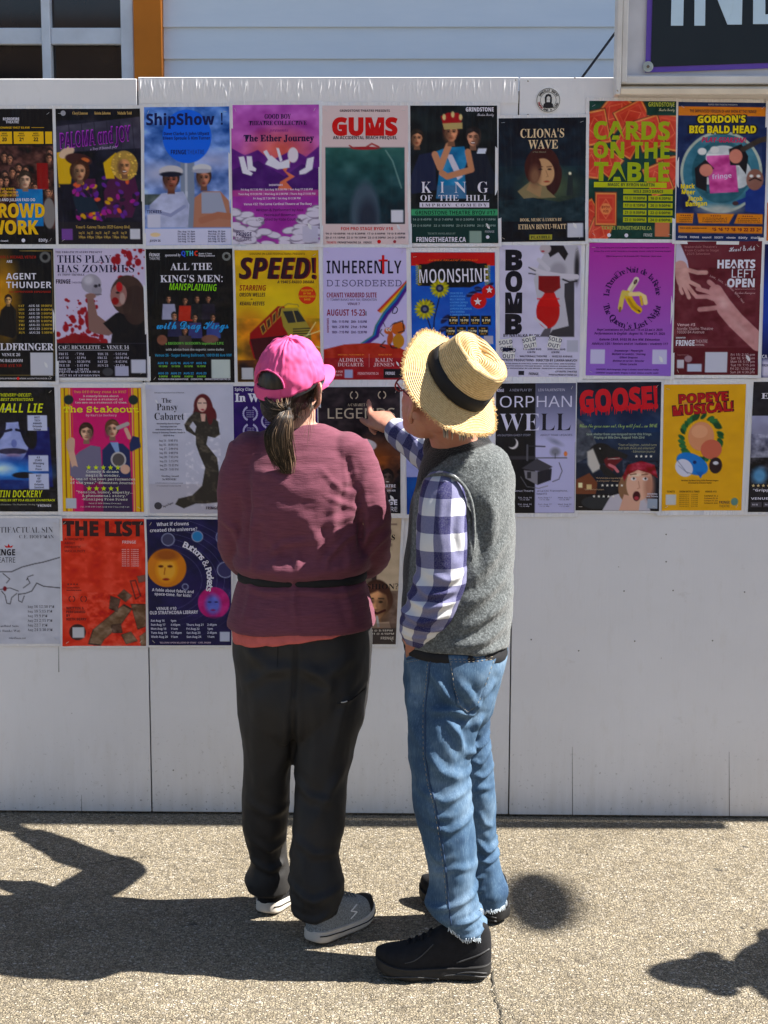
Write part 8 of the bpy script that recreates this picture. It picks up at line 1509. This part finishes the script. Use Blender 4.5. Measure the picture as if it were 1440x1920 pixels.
for k in range(7): 
    rr2 = .55+.09*k; p.line([(.1+rr2*math.cos(a), .75-rr2*.72*math.sin(a)) for a in np.linspace(-1.2, 1.3, 20)], .004, (95, 95, 140), .8)
p.ell(.23, .60, .235, .235, (200, 120, 25)).ell(.23, .62, .12, .15, (225, 160, 70), .1, .06).ell(.16, .58, .03, .016, (90, 40, 20)).ell(.27, .58, .03, .016, (90, 40, 20)).ell(.22, .74, .04, .015, (140, 40, 30)).line([(.21, .60), (.20, .68)], .012, (160, 80, 30)).ell(.23, .44, .14, .07, (150, 80, 25), 0, .05)
p.ell(.79, 1.03, .19, .195, (170, 40, 110)).ell(.78, 1.05, .09, .12, (95, 105, 190), 0, .06).ell(.74, 1.02, .02, .01, (40, 25, 80)).ell(.82, 1.02, .02, .01, (40, 25, 80)).ell(.78, 1.12, .03, .012, (120, 30, 90)).mot(16, 9, x0=.6, y0=.84, y1=1.24, seed=4)
for x, y, r2, c_ in ((.25, .25, .08, (60, 60, 90)), (.60, .21, .07, (50, 120, 175)), (.93, .62, .10, (50, 48, 90)), (.45, .83, .04, (40, 38, 80)), (.92, .22, .10, (45, 44, 85))): p.ell(x, y, r2, r2, (150, 155, 185)).ell(x, y, r2-.010, r2-.010, c_)
p.rect(0, 1.2, 1, 1.56, (22, 18, 62), .5); p.code(.86, 1.39, .12, (180, 185, 205))
p.t('What if clowns', 'B', .12, .085, .042, W_, w=.38, rot=.03).t('created the universe?', 'B', .04, .16, .042, W_, w=.56, rot=.04).t('A fable about fabric and', 'B', .05, .885, .036, W_, w=.50, rot=-.05).t('space-time. for kids!', 'B', .08, .935, .036, W_, w=.44, rot=-.05).t('VENUE #10', 'B', .10, 1.12, .036, W_, w=.24, rot=.02).t('OLD STRATHCONA LIBRARY', 'B', .02, 1.175, .042, W_, w=.58, rot=.02)
p.arc('Buttons & Pockets', 'B', .28, .75, .47, 70, -17, .075, W_, bold=.01)
for i, (a, b, c_, d_) in enumerate((('Sat Aug 16', '1pm', '', ''), ('Sun Aug 17', '4:45pm', 'Thurs Aug 21', '2:45pm'), ('Mon Aug 18', '11am', 'Fri Aug 22', '1pm'), ('Tues Aug 19', '12:45pm', 'Sat Aug 23', '2:45pm'), ('Weds Aug 20', '11am', 'Sun Aug 24', '11am'))):
    for q, x in ((a, .03), (b, .27), (c_, .46), (d_, .71)): p.t(q, 'B', x, 1.265+.050*i, .027, (205, 205, 225))
p.t('"BILLIONS UPON BILLIONS OF STARS" - CARL SAGAN', 'B', .13, 1.535, .020, (190, 170, 190), w=.62); p.build()
p = Poster((599, 970), (753, 969), (742, 1208), (600, 1208), 'beige poster of a moustached man with a fork, seen between the two people', (185, 165, 140), sleeve=5)
p.mot(10, 6, seed=2).rect(.1, .08, .95, .10, (120, 100, 90)).rect(.05, .32, .90, .36, (60, 50, 50), .4).rect(.66, .38, .72, .80, (60, 45, 45)).rect(.10, .90, 1, 1.56, (105, 85, 75)).rect(.1, .60, .72, .80, (50, 40, 40), .6).mot(20, 9, y0=.9, seed=5)
p.ell(.72, 1.02, .22, .20, (70, 42, 36)).face(.72, 1.05, .21, (205, 150, 110), (70, 40, 32), -1, 0).line([(.58, 1.17), (.68, 1.15), (.74, 1.18), (.84, 1.14)], .03, (60, 26, 22)).poly([(.45, 1.56), (.55, 1.30), (.9, 1.28), (1, 1.56)], (165, 140, 120)).line([(.74, 1.22), (.78, 1.42)], .03, (170, 170, 170)).ell(.78, 1.42, .09, .07, (200, 145, 110)).rect(0, 1.30, 1, 1.56, (70, 55, 50), .35).rect(0, 1.36, 1, 1.56, (60, 52, 50))
p.t("Things", 'S', .55, .28, .10, (25, 20, 22), w=.38).t('FASHION?', 'S', .45, .88, .07, (25, 20, 22), w=.55).t('MON. AUG 18 @ 5:15PM', 'B', .35, 1.40, .022, (200, 190, 180), w=.6).t('THU. AUG 21 @ 4:15PM', 'B', .42, 1.44, .022, (200, 190, 180), w=.55).t('AUDITORIUM', 'B', .36, 1.50, .028, (190, 180, 170), w=.3).t('FRINGE', 'B', .80, 1.50, .034, (190, 180, 170), w=.17); p.build()
# --- small things stuck on the wall and on the posters
c0 = onY(1028, 188, -0.002); R_ = 0.0385
stk = empty('sticker', (c0[0], 0, c0[2]), 'round white sticker with a black haired head inside a ring of words', 'sticker')
class Flat:
    def __init__(s, cen, root): s.c = cen; s.r = root
    def disc(s, r, y, col, name, r0=0.0, ell=(1, 1), off=(0, 0)):
        n = 48; a = np.arange(n)*2*math.pi/n; V = [(s.c[0]+off[0]+r*math.cos(t)*ell[0], y, s.c[2]+off[1]+r*math.sin(t)*ell[1]) for t in a]; Fc = [tuple(range(n))]
        if r0: V += [(s.c[0]+r0*math.cos(t), y, s.c[2]+r0*math.sin(t)) for t in a]; Fc = [(i, (i+1) % n, (i+1) % n+n, i+n) for i in range(n)]
        V = np.array(V); k = len(V); Fc = Fc+[tuple(i+k for i in f[::-1]) for f in Fc]+[(i, i+k, (i+1) % n+k, (i+1) % n) for i in range(n)]
        return mesh_obj(name, np.concatenate([V, V+[0, 0.0005, 0]]), Fc, col, s.r, False)
mwv = simple('white_vinyl', (0.74, 0.73, 0.70), 0.4, 0.03, 20, 0.05); mkv = simple('black_ink', (0.016, 0.015, 0.018), 0.5, 0.05, 20, 0); mrv = simple('red_ink', (0.45, 0.05, 0.05), 0.5, 0.05, 20, 0)
fl = Flat(c0, stk); fl.disc(R_, -0.0026, mwv, 'disc'); fl.disc(R_*.96, -0.0032, mkv, 'ring', R_*.925); fl.disc(R_*.66, -0.0032, mkv, 'ring', R_*.63)
g = G(); s0 = R_
for P in ([(-.42, -.62), (.42, -.62), (.38, -.30), (.16, -.16), (-.16, -.16), (-.38, -.30)], [(-.26, -.30), (-.30, .20), (-.20, .44), (0, .52), (.20, .44), (.30, .20), (.28, -.30), (.14, -.26), (.16, .26), (-.02, .34), (-.14, .22), (-.14, -.26)]):
    V = [(c0[0]+x*s0, -0.0034, c0[2]+z*s0) for x, z in P]; g.add(V, [tuple(range(len(P)))])
for q in (-.07, .07): V = [(c0[0]+(q+.035*math.cos(t))*s0, -0.0034, c0[2]+(.08+.02*math.sin(t))*s0) for t in np.arange(8)*.785]; g.add(V, [tuple(range(8))])
tag(g.build('portrait', mkv, stk, False), kind='stuff')
def ringtext(txt, a0, a1, inner, mat, name):
    g = G(); n = len(txt)
    for i, ch in enumerate(txt):
        if ch == ' ': continue
        a = math.radians(a0+(a1-a0)*(i+.5)/n); rot = a-math.pi/2 if not inner else a+math.pi/2; V, Fc = text_geo(ch, 'B', .02, 1)
        h = R_*.17; W0 = V[:, 0].max(); X = (V[:, 0]-W0/2)*h*.95; Y = V[:, 1]*h-h/2; ca, sa = math.cos(rot), math.sin(rot); r = R_*.795
        g.add(np.stack([c0[0]+r*math.cos(a)+X*ca-Y*sa, np.full(len(V), -0.0034), c0[2]+r*math.sin(a)+X*sa+Y*ca], 1), Fc)
    tag(g.build(name, mat, stk, False), kind='stuff')
ringtext('DANIELLE SMITH', 155, 25, False, mkv, 'lettering'); ringtext('TAMPON ', 190, 240, True, mrv, 'lettering'); ringtext('AND A FUND', 240, 345, True, mkv, 'lettering')
# hand written SOLD OUT slips
def slip(cx, cy, w, h, rot, label):
    c = onY(cx, cy, -0.0062); root = empty('sold_out_slip', (c[0], 0, c[2]), label, 'sticker', 'sold out slips on the white poster')
    k = 0.00176; ca, sa = math.cos(rot), math.sin(rot)
    def P(x, z, y): return (c[0]+(x*ca-z*sa)*k, y, c[2]+(x*sa+z*ca)*k)
    V = [P(x, z, y) for y in (-0.0060, -0.0064) for x, z in ((-w/2, -h/2), (w/2, -h/2), (w/2, h/2), (-w/2, h/2))]
    mesh_obj('slip', V, [(0, 3, 2, 1), (4, 5, 6, 7), (0, 1, 5, 4), (1, 2, 6, 5), (2, 3, 7, 6), (3, 0, 4, 7)], mwv, root, False)
    g = G()
    for tx, z in (('SOLD', 1.5), ('OUT!', -9.5)):
        V, Fc = text_geo(tx, 'B', -.01, 1); hh = 7.5; X = V[:, 0]*hh*.95; X -= X.max()/2; Y = V[:, 1]*hh+z; g.add([P(x, y, -0.0067) for x, y in zip(X, Y)], Fc)
    tag(g.build('lettering', simple('blue_black_marker', (.03, .03, .09), .6, .05, 20, 0), root, False), kind='stuff')
slip(949, 647, 23, 23, .12, 'upper of two small SOLD OUT slips at the left foot of the bomb poster')
slip(954, 662, 23, 20, -.03, 'lower of two small SOLD OUT slips at the left foot of the bomb poster')
slip(993, 642, 24, 22, .2, 'small SOLD OUT slip in the middle of the bomb poster, under the red bomb')
slip(1040, 642, 24, 22, -.2, 'small SOLD OUT slip on the right of the bomb poster, beside the grey square')
